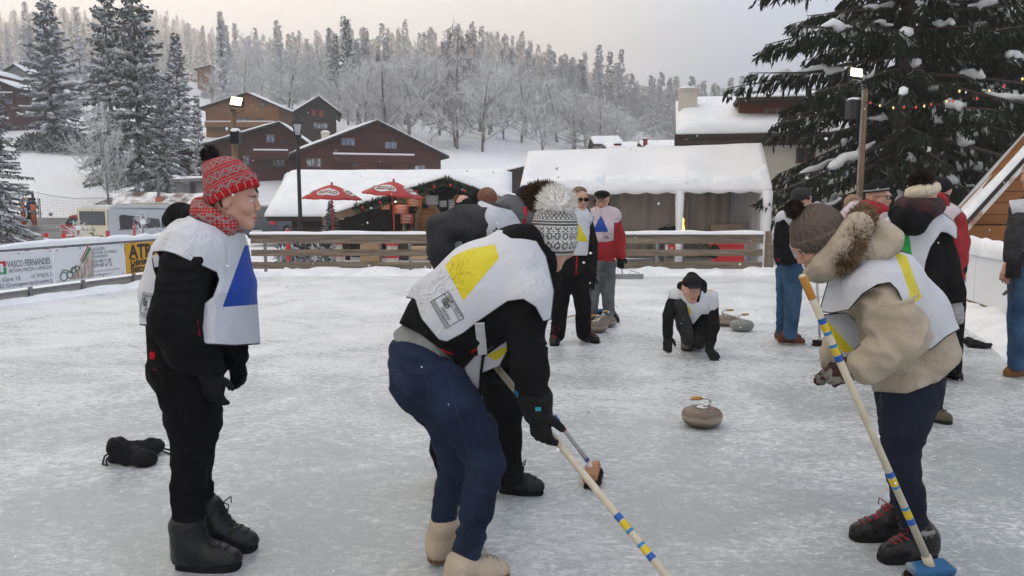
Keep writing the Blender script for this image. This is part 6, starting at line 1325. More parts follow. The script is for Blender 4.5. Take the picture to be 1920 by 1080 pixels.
def knit(name,cols,kind):
 """knitted hat: pattern from the attributes pu (angle) and pv (height)"""
 m,t,b=new_mat(name);L=t.links.new;au=_n(t,'ShaderNodeAttribute',attribute_name='pu');av=_n(t,'ShaderNodeAttribute',attribute_name='pv')
 def Mt(op,a,b_= None,c= None):
  n=_n(t,'ShaderNodeMath',operation=op)
  for i,x in enumerate((a,b_,c)):
   if x is None: continue
   if isinstance(x,(int,float)):n.inputs[i].default_value=x
   else:L(x,n.inputs[i])
  return n.outputs[0]
 u,v=au.outputs['Fac'],av.outputs['Fac'];tri= lambda x:Mt('PINGPONG',x,.5)
 def mix(f,a,b_):
  n=_n(t,'ShaderNodeMix',data_type='RGBA');L(f,n.inputs[0])
  for i,x in ((6,a),(7,b_)):
   if isinstance(x,tuple):n.inputs[i].default_value=(*x,1)
   else:L(x,n.inputs[i])
  return n.outputs[2]
 band= lambda lo,hi:Mt('MULTIPLY',Mt('GREATER_THAN',v,lo),Mt('LESS_THAN',v,hi))
 c0=cols[0]
 if kind=='red':
  cells=Mt('LESS_THAN',Mt('ADD',tri(Mt('MULTIPLY',u,9.0)),tri(Mt('MULTIPLY',v,75.0))),.40)
  zz=Mt('LESS_THAN',Mt('ABSOLUTE',Mt('SUBTRACT',tri(Mt('MULTIPLY_ADD',v,17.0,.1)),Mt('MULTIPLY',tri(Mt('MULTIPLY',u,2.4)),.55))),.075)
  col=mix(Mt('MULTIPLY',cells,Mt('GREATER_THAN',v,cols[2])),c0,cols[1]);col=mix(Mt('MULTIPLY',zz,Mt('GREATER_THAN',v,cols[2])),col,cols[1])
  rib=Mt('MULTIPLY',Mt('LESS_THAN',tri(Mt('MULTIPLY',u,3.2)),.035),Mt('LESS_THAN',v,cols[2]));col=mix(rib,col,(.6,.5,.45))
 elif kind=='nordic':
  X=Mt('LESS_THAN',Mt('ABSOLUTE',Mt('SUBTRACT',tri(Mt('MULTIPLY',u,2.6)),tri(Mt('MULTIPLY',v,24.0)))),.07);X2=Mt('LESS_THAN',Mt('ABSOLUTE',Mt('SUBTRACT',.5,Mt('ADD',tri(Mt('MULTIPLY',u,2.6)),tri(Mt('MULTIPLY',v,24.0))))),.07);Xs=Mt('MAXIMUM',X,X2)
  dots=Mt('LESS_THAN',Mt('ADD',tri(Mt('MULTIPLY',u,5.2)),tri(Mt('MULTIPLY',v,48.0))),.22)
  ring=Mt('LESS_THAN',Mt('ABSOLUTE',Mt('SUBTRACT',Mt('SQRT',Mt('ADD',Mt('POWER',Mt('SUBTRACT',tri(Mt('MULTIPLY',u,1.55)),.25),2.0),Mt('POWER',Mt('SUBTRACT',tri(Mt('MULTIPLY',v,13.0)),.25),2.0))),.15)),.035)
  f=Mt('MAXIMUM',Mt('MULTIPLY',Mt('MAXIMUM',Xs,dots),band(.045,.12)),Mt('MULTIPLY',Mt('MAXIMUM',ring,dots),band(-.075,.018)));f=Mt('MAXIMUM',f,Mt('MAXIMUM',Mt('MAXIMUM',band(.022,.030),band(.034,.041)),band(-.088,-.08)));col=mix(f,c0,cols[1])
 elif kind=='stripe':col=mix(band(cols[2],cols[2]+.014),c0,cols[1])
 else:col=mix(Mt('LESS_THAN',tri(Mt('MULTIPLY',u,4.0)),.05),c0,cols[1])
 tcn=_n(t,'ShaderNodeTexCoord');nz=_n(t,'ShaderNodeTexNoise',i_Scale=90.0,i_Detail=3.0);L(tcn.outputs['Object'],nz.inputs['Vector'])
 dk=_n(t,'ShaderNodeMapRange',i_From_Min=.3,i_From_Max=.75,i_To_Min=.72,i_To_Max=1.12);L(nz.outputs['Fac'],dk.inputs['Value']);vm=_n(t,'ShaderNodeVectorMath',operation='SCALE');L(col,vm.inputs[0]);L(dk.outputs[0],vm.inputs['Scale']);L(vm.outputs[0],b.inputs['Base Color'])
 k=Mt('MULTIPLY',Mt('SINE',Mt('MULTIPLY',u,80.0)),Mt('SINE',Mt('MULTIPLY',v,900.0)));
 if kind=='cable':
  wv=Mt('SINE',Mt('MULTIPLY_ADD',Mt('SINE',Mt('MULTIPLY',v,110.0)),.9,Mt('MULTIPLY',u,22.0)));k=Mt('MULTIPLY_ADD',k,.25,Mt('MULTIPLY',wv,Mt('GREATER_THAN',v,cols[2])));k=Mt('ADD',k,Mt('MULTIPLY',Mt('SINE',Mt('MULTIPLY',u,45.0)),Mt('LESS_THAN',v,cols[2])))
 bp=_n(t,'ShaderNodeBump',i_Strength=.8 if kind=='cable' else .5,i_Distance=.006 if kind=='cable' else .003);L(k,bp.inputs['Height']);L(bp.outputs[0],b.inputs['Normal']);b.inputs['Roughness'].default_value=.95;b.inputs['Specular IOR Level'].default_value=.1
 return m
def beanie(P,m,cx,cy,dz,up,rw,rh,brim,tall=1.0,fwd= None,name='hat',h= None,slouch= None,brim_th=.008):
 """knitted hat: dome with a cuff; up = direction of the crown; brim = height of the lower edge along up (m, negative)"""
 c=Vector(P.W(cx,cy,dz));u=Vector(up).normalized();f=Vector(fwd or (0,-1,0));f=(f-u*f.dot(u)).normalized();r=f.cross(u);A=np.array([r,f,u]);I=[('ell',c,A,(rw,rw*1.12,rh),dict(k=.01))]
 if slouch:I+=[('cap',c+u*rh*.5,P.W(*slouch[:3]),rw*.72,slouch[3],dict(k=.04))]
 fl=P.field(I,h or P.h*.7);Pn=fl.pts();q=(Pn-np.array(c,np.float32))@np.array(u,np.float32)
 cuff=np.where(q<brim+.058,brim_th,0);fl.D=fl.D-cuff.astype(np.float32);fl.noise(.0025,30,3);fl.D=np.maximum(fl.D,(brim-q).astype(np.float32));V,Fq=fl.mesh();o=np_mesh(name,V,Fq,m,P.root)
 qq=V-np.array(c);attr(o,'pu',np.arctan2(qq@np.array(r),qq@np.array(f)));attr(o,'pv',qq@np.array(u)); return o
def sheet_part(P,name,poly,dz0,dz1,th,m,parent= None,trim=0.0,decals= None,wob=.012):
 """a hanging cloth panel: outline in photo points, gently curved in depth, with real thickness"""
 pl=np.array(P.poly(poly,(dz0+dz1)/2));lo,hi=pl.min(0),pl.max(0);h=.008;xs_=np.arange(lo[0]-.02,hi[0]+.02,h);zs_=np.arange(lo[1]-.02,hi[1]+.02,h)
 y0=P.d0+dz0;y1=P.d0+dz1;f=Field((xs_[0],min(y0,y1)-.03,zs_[0]),(xs_[-1],max(y0,y1)+.03,zs_[-1]),h);Q=f.pts();X,Z=np.meshgrid(f.ax[0],f.ax[2],indexing='ij');reg=poly_sd(np.stack([X.ravel(),Z.ravel()],-1),pl).reshape(X.shape)[:, None,:]
 tt=np.clip((hi[1]-Q[...,2])/(hi[1]-lo[1]),0,1);ym=y0+(y1-y0)*tt+(vnoise(Q*np.array([1,0,.6],np.float32),9,2)-.5)*wob*2;f.D=np.maximum(np.abs(Q[...,1]-ym)-th,reg).astype(np.float32);V,Fq=f.mesh();o=np_mesh(name,V,Fq,m,parent or P.root);v2=V[:,[0,2]]
 attr(o,'trim',-(poly_sd(v2,pl)+trim) if trim else np.ones(len(V)));attr(o,'tri',np.minimum.reduce([poly_sd(v2,P.poly(d_,(dz0+dz1)/2)) for d_ in decals]) if decals else np.ones(len(V)));P.last=(V,Fq); return o
def glasses(P,m,lens,sun= False):
 L=P.HL;g=MB()
 for q in (-1,1):
  c=[L(q*.032+.024*math.cos(a),.112,.010+.018*math.sin(a)) for a in np.linspace(0,2*math.pi,15)];g.tube(c,.0028,5,cap= False);g.tube([L(q*.056,.110,.014),L(q*.074,.05,.014),L(q*.078,-.005,.008)],.0028,5)
 g.tube([L(-.009,.114,.014),L(.009,.114,.014)],.0028,5);o=g.build('glasses',m,P.root,smooth= True)
 if sun:
  for q in (-1,1):l=MB();l.v=[tuple(L(q*.032+.023*math.cos(a),.111,.010+.017*math.sin(a))) for a in np.linspace(0,2*math.pi,14,endpoint= False)]+[tuple(L(q*.032+.023*math.cos(a),.108,.010+.017*math.sin(a))) for a in np.linspace(0,2*math.pi,14,endpoint= False)];l.f=[tuple(range(14)),tuple(range(27,13,-1))]+[(i,(i+1)%14,14+(i+1)%14,14+i) for i in range(14)];l.m=[0]*16;l.build('lens',lens,o)
 return o
def logo(P,o,cx,cy,ax,wpx,hpx,sc=1.0):
 """the framed print on the bib: TEAM EVENTS / Villars / Experience / web line, reading along ax (right, down)"""
 a=Vector((ax[0],ax[1])).normalized();b=Vector((-a.y,a.x));pt= lambda u,w:(cx+a.x*u*wpx/2+b.x*w*hpx/2,cy+a.y*u*wpx/2+b.y*w*hpx/2)
 P.decal_line(o,[pt(-1,-1),pt(1,-1),pt(1,1),pt(-1,1),pt(-1,-1)],1.3*sc,PRINT,'frame');P.decal_line(o,[pt(-1,-.52),pt(1,-.52)],1.1*sc,PRINT,'frame');P.decal_line(o,[pt(-1,.62),pt(1,.62)],1.1*sc,PRINT,'frame')
 for txt,u,w,sz,bo,shr,wd in (('TEAM EVENTS',-.88,-.64,hpx*.20,.002,0,1.76),('Villars',-.80,.06,hpx*.50,.012,.15,1.2),('Expérience',-.35,.46,hpx*.30,.0,.35,1.25),('WWW.VILLARS-EXPERIENCE.CH',-.92,.90,hpx*.15,.001,0,1.84)):
  x,y=pt(u,w);nat=len(txt)*.58*sz;P.decal_text(o,txt,sz,x,y,ax,PRINT,'lettering',squeeze=(wd*wpx/2)/nat,bold=bo,shear=shr)
# woman with the red knitted hat (left)
P=Person('person in a red knitted hat, standing side on in a bib with blue triangle',3.27,(375,1060),h=.008)
L=P.head(439,377,-.02,(1,.10,-.10),(-.12,0,1),.98,fem=1);P.body+=P.chain([(408,425,0,28),(375,470,0,52),(345,690,0,48)],fy=1.2)+P.chain([(345,700,-.08,36),(354,850,-.08,27),(350,1010,-.08,20)])+P.chain([(368,700,.1,36),(371,850,.09,25),(386,980,.09,18)]);P.finish_body(h=.0065)
tr_=P.garment('trousers',P.chain([(345,690,0,62)],fy=1.15)+P.chain([(350,705,-.08,58),(361,780,-.085,47),(361,845,-.09,35),(354,905,-.10,30),(352,990,-.10,26)],k=.03)+P.chain([(366,715,.09,54),(376,790,.09,38),(371,850,.09,29),(370,910,.09,26),(386,965,.09,24)],k=.03),TRB,noise=(.011,9),str_=(1,1,1.9))
JK=P.chain([(343,660,0,66),(358,560,0,74),(378,475,0,66),(398,440,0,44)],fy=1.25,k=.04)+P.chain([(352,500,-.20,44),(332,600,-.24,43),(352,650,-.22,40),(388,690,-.19,27)],k=.03)+P.chain([(395,500,.20,42),(418,600,.22,38),(440,665,.2,25)],k=.03)
P.garment('jacket',JK,BLKD,noise=(.013,8),str_=(1,1,1.5),keep=[[(250,400),(480,400),(480,660),(470,700),(400,705),(277,697),(272,600)]],decals=[('zip',[[(280,660),(290,659),(291,673),(281,674)],[(288,691.5),(325,693),(325,694.8),(288,693.5)],[(370,600),(372,600),(376,630),(374,630)]],'near')])
P.garment('hood',P.chain([(318,412,.06,14),(338,402,.02,22),(362,412,-.05,20),(400,432,-.07,13)],k=.03)+P.chain([(338,402,.06,20),(380,410,.10,20)],k=.03),BLK,noise=(.004,14))
P.garment('glove',P.chain([(385,688,-.19,21),(392,700,-.19,19)])+P.hand_items(P.W(392,698,-.19),(.15,0,-1),(.3,1,0),.45,1.0,1.25),BLKC,h=.006,noise=(.001,40))
P.garment('glove',P.chain([(437,655,.2,22),(442,672,.2,19)])+P.hand_items(P.W(442,668,.2),(.12,0,-1),(-.3,-1,0),.5,1.0,1.25),BLKC,h=.006,noise=(.001,40))
bb=P.garment('bib',P.chain([(345,640,0,70),(358,560,0,78),(378,475,0,70),(400,440,0,48)],fy=1.25,k=.05)+P.chain([(360,478,-.16,48),(346,500,-.21,40)],k=.05)+P.chain([(395,485,.16,44),(410,520,.2,38)],k=.05)+P.chain([(422,462,0,28),(431,540,0,33),(434,650,-.02,37)],fy=2.6,k=.04)+P.chain([(322,470,0,18),(311,540,0,21),(302,620,0,21)],fy=2.6,k=.04),BIBB,h=.006,inflate=.008,shell=.009,noise=(.014,5),str_=(1,1,.3),keep=[[(340,395),(373,411),(420,428),(452,434),(500,440),(510,644),(440,649),(384,646),(376,634),(366,590),(370,577),(398,555),(409,525),(405,512),(375,498),(352,489),(326,477),(306,472),(289,474),(287,484),(290,505),(300,532),(301,562),(294,592),(281,610),(268,611),(250,607),(250,440),(300,405)]],decals=[('tri',[[(459,460),(417,576),(520,568),(520,460)]],'all')],trim=.006)
P.set_bvh();logo(P,bb,276,573,(1,.18),23,46,.7)
for a_,b2_ in (((291,478),(296,500)),((362,562),(372,577))):MB().bar(P.W(*a_,-.24),P.W(*b2_,-.24),.025,.004,up=(0,1,0)).build('side_strap',STRAP,bb)
RHAT=knit('red_knit',[(.50,.022,.03),(.30,.24,.23),-.012],'red');RSC=knit('red_scarf_knit',[(.48,.025,.03),(.32,.25,.24),-9.0],'red')
hu=(-.42,.0,.91);beanie(P,RHAT,433,352,-.02,hu,.098,.125,-.040,fwd=(.9,-.1,.4),slouch=(398,315,0,.04),h=.006)
fur('pompom',P.W(393,290,0),420,.030,.016,.0022,FURK,P.root,1)
sc_o=P.garment('scarf',P.chain([(378,385,-.02,15),(378,400,-.06,19),(398,412,-.10,19),(425,424,-.09,17),(437,430,0,16)],k=.03)+P.chain([(378,390,.0,17),(385,395,.08,19),(425,422,.09,17),(437,430,0,16)],k=.03),RSC,h=.007,noise=(.005,16));V,_=P.last;q=V-np.array(P.W(405,405,0));attr(sc_o,'pu',np.arctan2(q[:,0],-q[:,1]));attr(sc_o,'pv',q[:,2])
P.garment('hair',P.chain([(420,385,-.075,6),(417,372,-.07,10)])+P.chain([(476,356,.03,6),(481,361,.02,4)]),HAIRD,h=.006,noise=(.002,30))
MB().blob(P.W(419,389,-.088),(.004,.004,.004),6,4).build('earring',OVAL,P.root)
g1,g2=gnd(352,1062),gnd(395,1026)
boot(P,(g1.x-.045,g1.y),(g1.x+.235,g1.y-.015),P.W(351,985,-.10),BOOTB,SOLEB,LACEB,w=.058,sole_t=.035,shaft_r=.073,laces=6);boot(P,(g2.x-.02,g2.y),(g2.x+.22,g2.y-.03),P.W(390,955,.09),BOOTB,SOLEB,LACEB,w=.056,sole_t=.035,shaft_r=.068,laces=6)
# woman sweeping in front, white pompom hat, yellow triangle on her back
P=Person('person in a white pompom hat bent over a broom, yellow triangle on the back',3.08,(860,1070,3.08),h=.008)
P.head(1040,446,.02,(.55,.62,-.52),(.25,.1,1),1.0,fem=1);P.body+=P.chain([(1035,480,.0,24),(975,510,.02,40),(810,640,0,36)],fy=1.2)+P.chain([(805,720,-.08,48),(905,865,-.08,28),(875,1040,-.06,20)])+P.chain([(805,720,.1,48),(850,890,.12,27),(838,990,.1,18)]);P.finish_body(h=.0075)
P.garment('jeans',P.chain([(790,668,0,60),(800,708,0,68)],fy=1.3,k=.05)+P.chain([(806,712,-.09,60),(850,768,-.10,52),(888,810,-.10,43),(911,872,-.10,33),(894,955,-.08,30),(877,1035,-.06,25),(874,1066,-.06,25)],k=.04)+P.chain([(808,732,.10,54),(840,800,.12,40),(853,850,.13,32),(848,888,.12,28),(833,962,.11,23),(832,978,.11,21)],k=.04),JEAN,noise=(.013,9),str_=(1,1,2.0),keep=[[(700,600),(740,638),(765,640),(800,650),(870,690),(1000,720),(1000,1100),(700,1100)]])
V,Fq=P.last;P.set_bvh();jn=P.root.children[-1];ST=mat('jean_stitch',(.03,.045,.08),rough=.8)
P.decal_line(jn,[(735,702),(797,698),(806,745),(790,757),(752,728),(735,702)],1.2,ST,'pocket_stitch',.002);P.decal_line(jn,[(834,670),(846,730),(862,790),(880,850),(890,920),(884,1000)],1.2,ST,'side_seam',.002);P.decal_line(jn,[(733,655),(780,662),(830,680),(870,700)],1.2,ST,'waist_seam',.002)
P.garment('shirt',P.chain([(778,655,0,50),(812,632,0,58)],fy=1.3,k=.04),cloth('grey_shirt',(.22,.23,.22),(.28,.29,.28),rough=.9,scale=8),keep=[[(730,590),(860,600),(880,720),(800,655),(740,640)]])
TOR=P.chain([(800,628,0,66),(850,592,.0,84),(910,552,.0,92),(965,512,.02,74)],fy=1.2,k=.05)
ARM=P.chain([(982,568,-.15,44),(988,640,-.18,33),(994,700,-.19,30),(1004,755,-.19,25)],k=.04);ARM2=P.chain([(985,540,.24,46),(960,630,.26,38),(935,690,.18,28)],k=.04)
P.garment('jacket',TOR+ARM+ARM2,BLKD,noise=(.014,8),str_=(1,1,1.5),keep=[[(748,606),(765,570),(800,520),(900,440),(1050,440),(1050,800),(900,800),(903,690),(868,690),(830,658),(790,628)]],decals=[('zip',[[(820,652),(832,655),(850,664),(852,667),(838,662),(820,655.5)],[(882,660),(900,648),(912,634),(914,637),(902,651),(884,663)]],'near')])
P.garment('hood',P.chain([(948,452,.02,24),(978,462,-.03,42),(1003,496,-.05,40),(1020,530,-.04,22),(1027,560,-.02,10)],k=.04)+P.chain([(960,452,.06,30),(1000,470,.13,34),(1030,520,.12,22)],k=.04),BLK,noise=(.007,12))
MB().tube([P.W(1012,470,-.13),P.W(1020,500,-.13),P.W(1027,530,-.10),P.W(1028,552,-.06)],.008,6).build('red_collar_edge',mat('red_edge',(.4,.015,.02),rough=.6),P.root,smooth= True)
bb=P.garment('bib',P.chain([(790,628,0,64),(850,592,.0,88),(910,550,.0,97),(968,512,.02,80),(1000,500,.02,54)],fy=1.22,k=.05)+P.chain([(978,545,-.13,56),(992,560,-.19,44),(1004,585,-.20,34)],k=.05)+P.chain([(985,525,.2,52),(980,560,.26,44)],k=.05),BIBY,h=.006,inflate=.006,shell=.009,noise=(.012,6),str_=(1,1,.8),keep=[[(752,556),(777,562),(788,597),(822,638),(838,642),(870,625),(895,605),(952,566),(981,562),(1003,576),(1018,604),(1034,600),(1040,545),(1025,480),(1000,440),(940,420),(860,440),(780,510)]],far_keep=[[(752,556),(777,562),(850,560),(952,530),(981,540),(1040,560),(1025,480),(1000,440),(940,420),(860,440),(780,510)]],decals=[('tri',[[(834,499),(850,480),(878,467),(928,458),(936,484),(905,520),(869,564)]],'near')],trim=.0045,near=.12)
P.set_bvh();logo(P,bb,838.5,581,(29,50),58,39,1.0)
sheet_part(P,'bib_front_panel',[(952,616),(928,628),(900,652),(868,690),(876,716),(895,737),(903,730),(904,702),(938,688),(953,655)],-.10,-.02,.006,BIBY,bb,.006,[[(912,664),(952,645),(950,660),(930,676)]])
MB().tube([P.W(900,737,-.03),P.W(902,700,-.06),P.W(906,668,-.09),P.W(930,650,-.11),P.W(954,634,-.11)],.006,6).build('piping',SOLEB,bb,smooth= True)
MB().bar(P.W(899,606,-.26),P.W(905,664,-.12),.036,.005,up=(0,1,0)).build('side_strap',STRAP,bb)
glv=P.garment('glove',P.chain([(1004,748,-.19,32),(1008,772,-.19,27)])+P.hand_items(P.W(1009,766,-.19),(.12,-.1,-1),(.8,.75,-.2),.75,1.12,1.3),BLKC,h=.0055,noise=(.0015,40));MB().box(P.W(1009,767,-.285),(.022,.004,.014)).build('glove_badge',mat('teal_badge',(.02,.28,.32),rough=.5),glv)
P.garment('glove',P.chain([(935,688,.16,28)])+P.hand_items(P.W(934,690,.14),(.5,-.6,-.6),(.3,.6,.4),.8,1.05,1.25),BLKC,h=.006,noise=(.001,40))
NORD=knit('nordic_knit',[(.66,.66,.65),(.10,.105,.11)],'nordic');beanie(P,NORD,1040,432,.02,(.02,0,1),.094,.125,-.098,fwd=(-.1,-1,0),h=.006)
fur('pompom',P.W(1044,384,0),1300,.076,.020,.0016,FURW,P.root,2)
BEIGE=cloth('beige_nubuck',(.52,.43,.33),(.45,.37,.28),rough=.8,scale=8,wrinkle=.2);SOLEBR=mat('sole_brown',(.20,.10,.05),(.12,.06,.03),rough=.8,scale=20)
g1=gnd(818,1057);boot(P,(g1.x-.02,g1.y-.03),(g1.x+.17,g1.y+.20),P.W(832,985,.11),BEIGE,SOLEBR,LACEW,w=.052,sole_t=.030,shaft_r=.063,collar= None,laces=5,tilt=.06)
g2=gnd(862,1103);boot(P,(g2.x-.05,g2.y-.01),(g2.x+.20,g2.y+.10),P.W(866,1062,-.06),BEIGE,SOLEBR,LACEW,w=.052,sole_t=.030,shaft_r=.056,laces=5)
# sweeper in a grey hoodie behind her
P=Person('person in a grey hoodie bent over a broom behind the white pompom hat',4.05,(955,918),h=.011)
P.head(1020,392,-.05,(.8,-.1,-.6),(.5,0,.85),1.0);P.body+=P.chain([(1000,415,0,22),(950,440,0,40),(910,640,0,40)],fy=1.2)+P.chain([(925,650,-.08,36),(945,770,-.08,22),(955,890,-.08,15)])+P.chain([(895,650,.1,36),(845,800,.1,22),(855,910,.1,15)]);P.finish_body(h=.010)
P.garment('trousers',P.chain([(912,640,0,52)],fy=1.2)+P.chain([(935,660,-.09,44),(945,760,-.1,35),(948,830,-.1,29),(957,893,-.1,23)],k=.03)+P.chain([(895,660,.1,44),(850,780,.1,34),(832,840,.1,27),(850,905,.1,22)],k=.03),TRB,noise=(.008,9))
P.garment('sweatshirt',P.chain([(915,600,0,56),(925,520,0,56),(948,440,0,46),(975,425,0,34)],fy=1.25,k=.05)+P.chain([(918,418,-.16,36),(868,418,-.19,31),(828,428,-.20,27),(826,470,-.2,24),(842,528,-.2,19)],k=.03)+P.chain([(960,430,.2,34),(950,540,.22,28),(950,650,.12,20)],k=.03),GREYK,noise=(.009,10))
P.garment('hood',P.chain([(945,388,.05,18),(962,392,-.08,22),(985,408,-.12,14)],k=.04)+P.chain([(955,385,.1,20),(985,385,.12,16)],k=.04),GREYL,noise=(.006,12))
MB().tube([P.W(984,388,-.14),P.W(986,405,-.15),P.W(982,420,-.15)],.012,6).build('red_collar_edge',MATS['red_edge'],P.root,smooth= True)
bb=P.garment('bib',P.chain([(915,560,0,56),(925,500,0,60),(948,440,0,50),(980,425,0,36)],fy=1.25,k=.05)+P.chain([(918,418,-.14,38)],k=.05),BIBY,inflate=.012,shell=.014,keep=[[(892,370),(930,385),(975,395),(990,440),(930,470),(908,440),(900,415)],[(840,440),(870,446),(866,480),(852,482)]],decals=[('tri',[[(0,0),(1,0),(0,1)]],'near')],trim=.007)
sheet_part(P,'bib_side_panel',[(845,444),(868,447),(872,478),(860,484),(846,470)],-.17,-.19,.006,BIBY,bb,.007)
P.garment('glove',P.hand_items(P.W(842,530,-.2),(.2,0,-1),(1,.3,0),.7,1.0,1.2),BLKC,h=.008,noise= None);P.garment('glove',P.hand_items(P.W(948,655,.1),(.5,-.2,-.8),(.5,.5,.3),.8,1.0,1.25),BLKC,h=.008,noise= None)
fur('hair',P.W(1018,376,-.03),2400,.105,.032,.004,HAIRB,P.root,5,squash=(1.05,1,.72))
g1,g2=gnd(950,921),gnd(862,938);boot(P,(g1.x-.04,g1.y),(g1.x+.2,g1.y-.04),P.W(957,885,-.1),BOOTB,SOLEB,LACEB,w=.05,h=.01,laces=4);boot(P,(g2.x-.12,g2.y),(g2.x+.12,g2.y-.06),P.W(850,905,.08),BOOTB,SOLEB,LACEB,w=.05,h=.01,laces=4)
# woman in the beige parka sweeping, right
P=Person('person in a beige fur hooded parka and grey cable knit hat, sweeping at the right',3.33,(1690,1035),h=.008)
P.head(1531,457,0,(-.80,-.12,-.58),(-.50,0,.86),1.0,fem=1);P.body+=P.chain([(1560,480,0,26),(1640,530,0,50),(1700,690,0,52)],fy=1.2)+P.chain([(1705,730,-.08,40),(1688,850,-.08,26),(1718,1000,-.08,17)])+P.chain([(1690,730,.12,40),(1675,860,.13,26),(1685,970,.13,17)]);P.finish_body(h=.0065)
P.garment('leggings',P.chain([(1703,700,0,58)],fy=1.15)+P.chain([(1708,735,-.08,52),(1694,800,-.09,41),(1688,860,-.09,31),(1702,925,-.09,28),(1717,995,-.09,22)],k=.03)+P.chain([(1690,735,.12,48),(1688,800,.13,36),(1687,860,.13,27),(1694,920,.13,23),(1690,965,.13,21)],k=.03),JEGG,noise=(.008,9),str_=(1,1,2.0))
P.garment('sleeve',P.chain([(1655,556,-.20,46),(1678,600,-.27,43),(1692,630,-.29,41),(1664,660,-.28,35),(1626,685,-.25,28)],k=.03),PARKA,h=.007,noise=(.022,8),str_=(1,1,1.7))
P.garment('parka',P.chain([(1716,670,0,73),(1698,600,0,66),(1662,532,0,57),(1612,492,0,40)],fy=1.1,k=.04)+P.chain([(1625,560,.22,44),(1590,630,.26,38),(1560,675,.2,27)],k=.04)+P.chain([(1625,560,0,34),(1645,650,0,38),(1676,704,0,46)],fy=2.0,k=.04),PARKA,noise=(.014,8),keep=[[(1500,420),(1700,420),(1830,600),(1800,680),(1786,693),(1760,716),(1700,738),(1636,734),(1625,690),(1540,690)]])
P.garment('hood',P.chain([(1630,434,.03,30),(1652,452,-.02,33),(1642,472,-.05,28)],k=.04,fy=1.5)+P.chain([(1608,425,-.13,26),(1580,465,-.14,26),(1545,498,-.11,22),(1518,512,-.05,13)],k=.04)+P.chain([(1608,425,.15,26),(1580,470,.15,26),(1530,508,.08,20)],k=.04)+P.chain([(1600,480,0,36),(1560,505,0,24)],fy=1.8,k=.05),PARKA,noise=(.008,11))
fur_band('fur_trim',[P.W(1618,402,-.05),P.W(1612,422,-.13),P.W(1600,448,-.16),P.W(1590,475,-.17),P.W(1578,494,-.15)],.038,5200,.045,.0028,FURB,P.root,4,bias=(0,-.3,-.1));fur_band('fur_trim',[P.W(1618,402,-.03),P.W(1612,412,.12),P.W(1595,450,.18)],.034,1500,.04,.003,FURB,P.root,6)
bb=P.garment('bib',P.chain([(1718,645,0,71),(1698,595,0,70),(1662,532,0,62),(1605,500,0,46)],fy=1.14,k=.04)+P.chain([(1655,548,-.19,51),(1666,572,-.23,47)],k=.04)+P.chain([(1600,540,-.02,48),(1580,590,-.02,38)],fy=2.4,k=.06)+P.chain([(1625,545,.2,48)],k=.05),BIBY,h=.006,inflate=.006,shell=.009,noise=(.012,6),str_=(1,1,.7),keep=[[(1562,490),(1535,585),(1560,588),(1592,582),(1618,552),(1645,535),(1668,531),(1682,545),(1700,590),(1700,630),(1693,652),(1706,661),(1720,664),(1748,655),(1775,632),(1830,600),(1760,490),(1690,470),(1620,474)]],decals=[('tri',[[(1676,470),(1700,480),(1728,557),(1707,577),(1704,545),(1690,505)]],'near')],trim=.0055,near=.15)
sheet_part(P,'bib_front_panel',[(1545,590),(1590,585),(1632,627),(1600,655),(1578,674),(1562,640)],-.02,-.06,.006,BIBY,bb,.006,[[(1545,590),(1552,600),(1597,656),(1578,660),(1562,640)]])
sheet_part(P,'bib_loose_corner',[(1600,690),(1635,688),(1634,712),(1615,718),(1600,712)],-.20,-.16,.006,BIBY,bb,.006)
CAB=knit('cable_knit',[(.155,.125,.105),(.11,.085,.07),-.022],'cable');beanie(P,CAB,1533,432,0,(-.42,0,.9),.115,.118,-.062,fwd=(-.3,-1,0),h=.006,brim_th=.011);fur('pompom',P.W(1489,393,0),900,.034,.015,.0018,FURD,P.root,3)
P.garment('hair',P.chain([(1546,457,-.09,9),(1560,446,-.09,9)]),HAIRD,h=.006,noise=(.002,30))
GLK=mat('glove_knit',(.22,.20,.185),(.05,.018,.016),rough=.95,scale=26,detail=0.0,thr=(.52,.54),bump=.6,bscale=140)
gv=P.garment('glove',P.chain([(1626,684,-.24,24),(1612,692,-.24,21)])+P.hand_items(P.W(1614,690,-.24),(-1,.05,-.30),(.05,.8,-.55),.62,1.02,1.15,thumb_side=-1),GLK,h=.0055,noise=(.001,60));fur_band('cuff',[P.W(1628+9*math.cos(a),685+20*math.sin(a),-.24-.07*math.cos(a)) for a in np.linspace(0,6.28,9)],.014,500,.012,.004,SHER,gv)
P.garment('glove',P.hand_items(P.W(1560,675,.18),(-.3,-.5,-.7),(-.6,.2,.3),.8,1.0,1.15),GLK,h=.007,noise= None)
g1,g2=gnd(1752,1042),gnd(1690,1008)
boot(P,(g1.x,g1.y),(g1.x-.275,g1.y-.06),P.W(1722,990,-.09),BOOTB,SOLEB,LACER,w=.05,sole_t=.03,shaft_r=.056,collar=SHERG,laces=6);boot(P,(g2.x,g2.y),(g2.x-.25,g2.y-.02),P.W(1687,958,.13),BOOTB,SOLEB,LACER,w=.048,sole_t=.03,shaft_r=.053,collar=SHERG,laces=6)
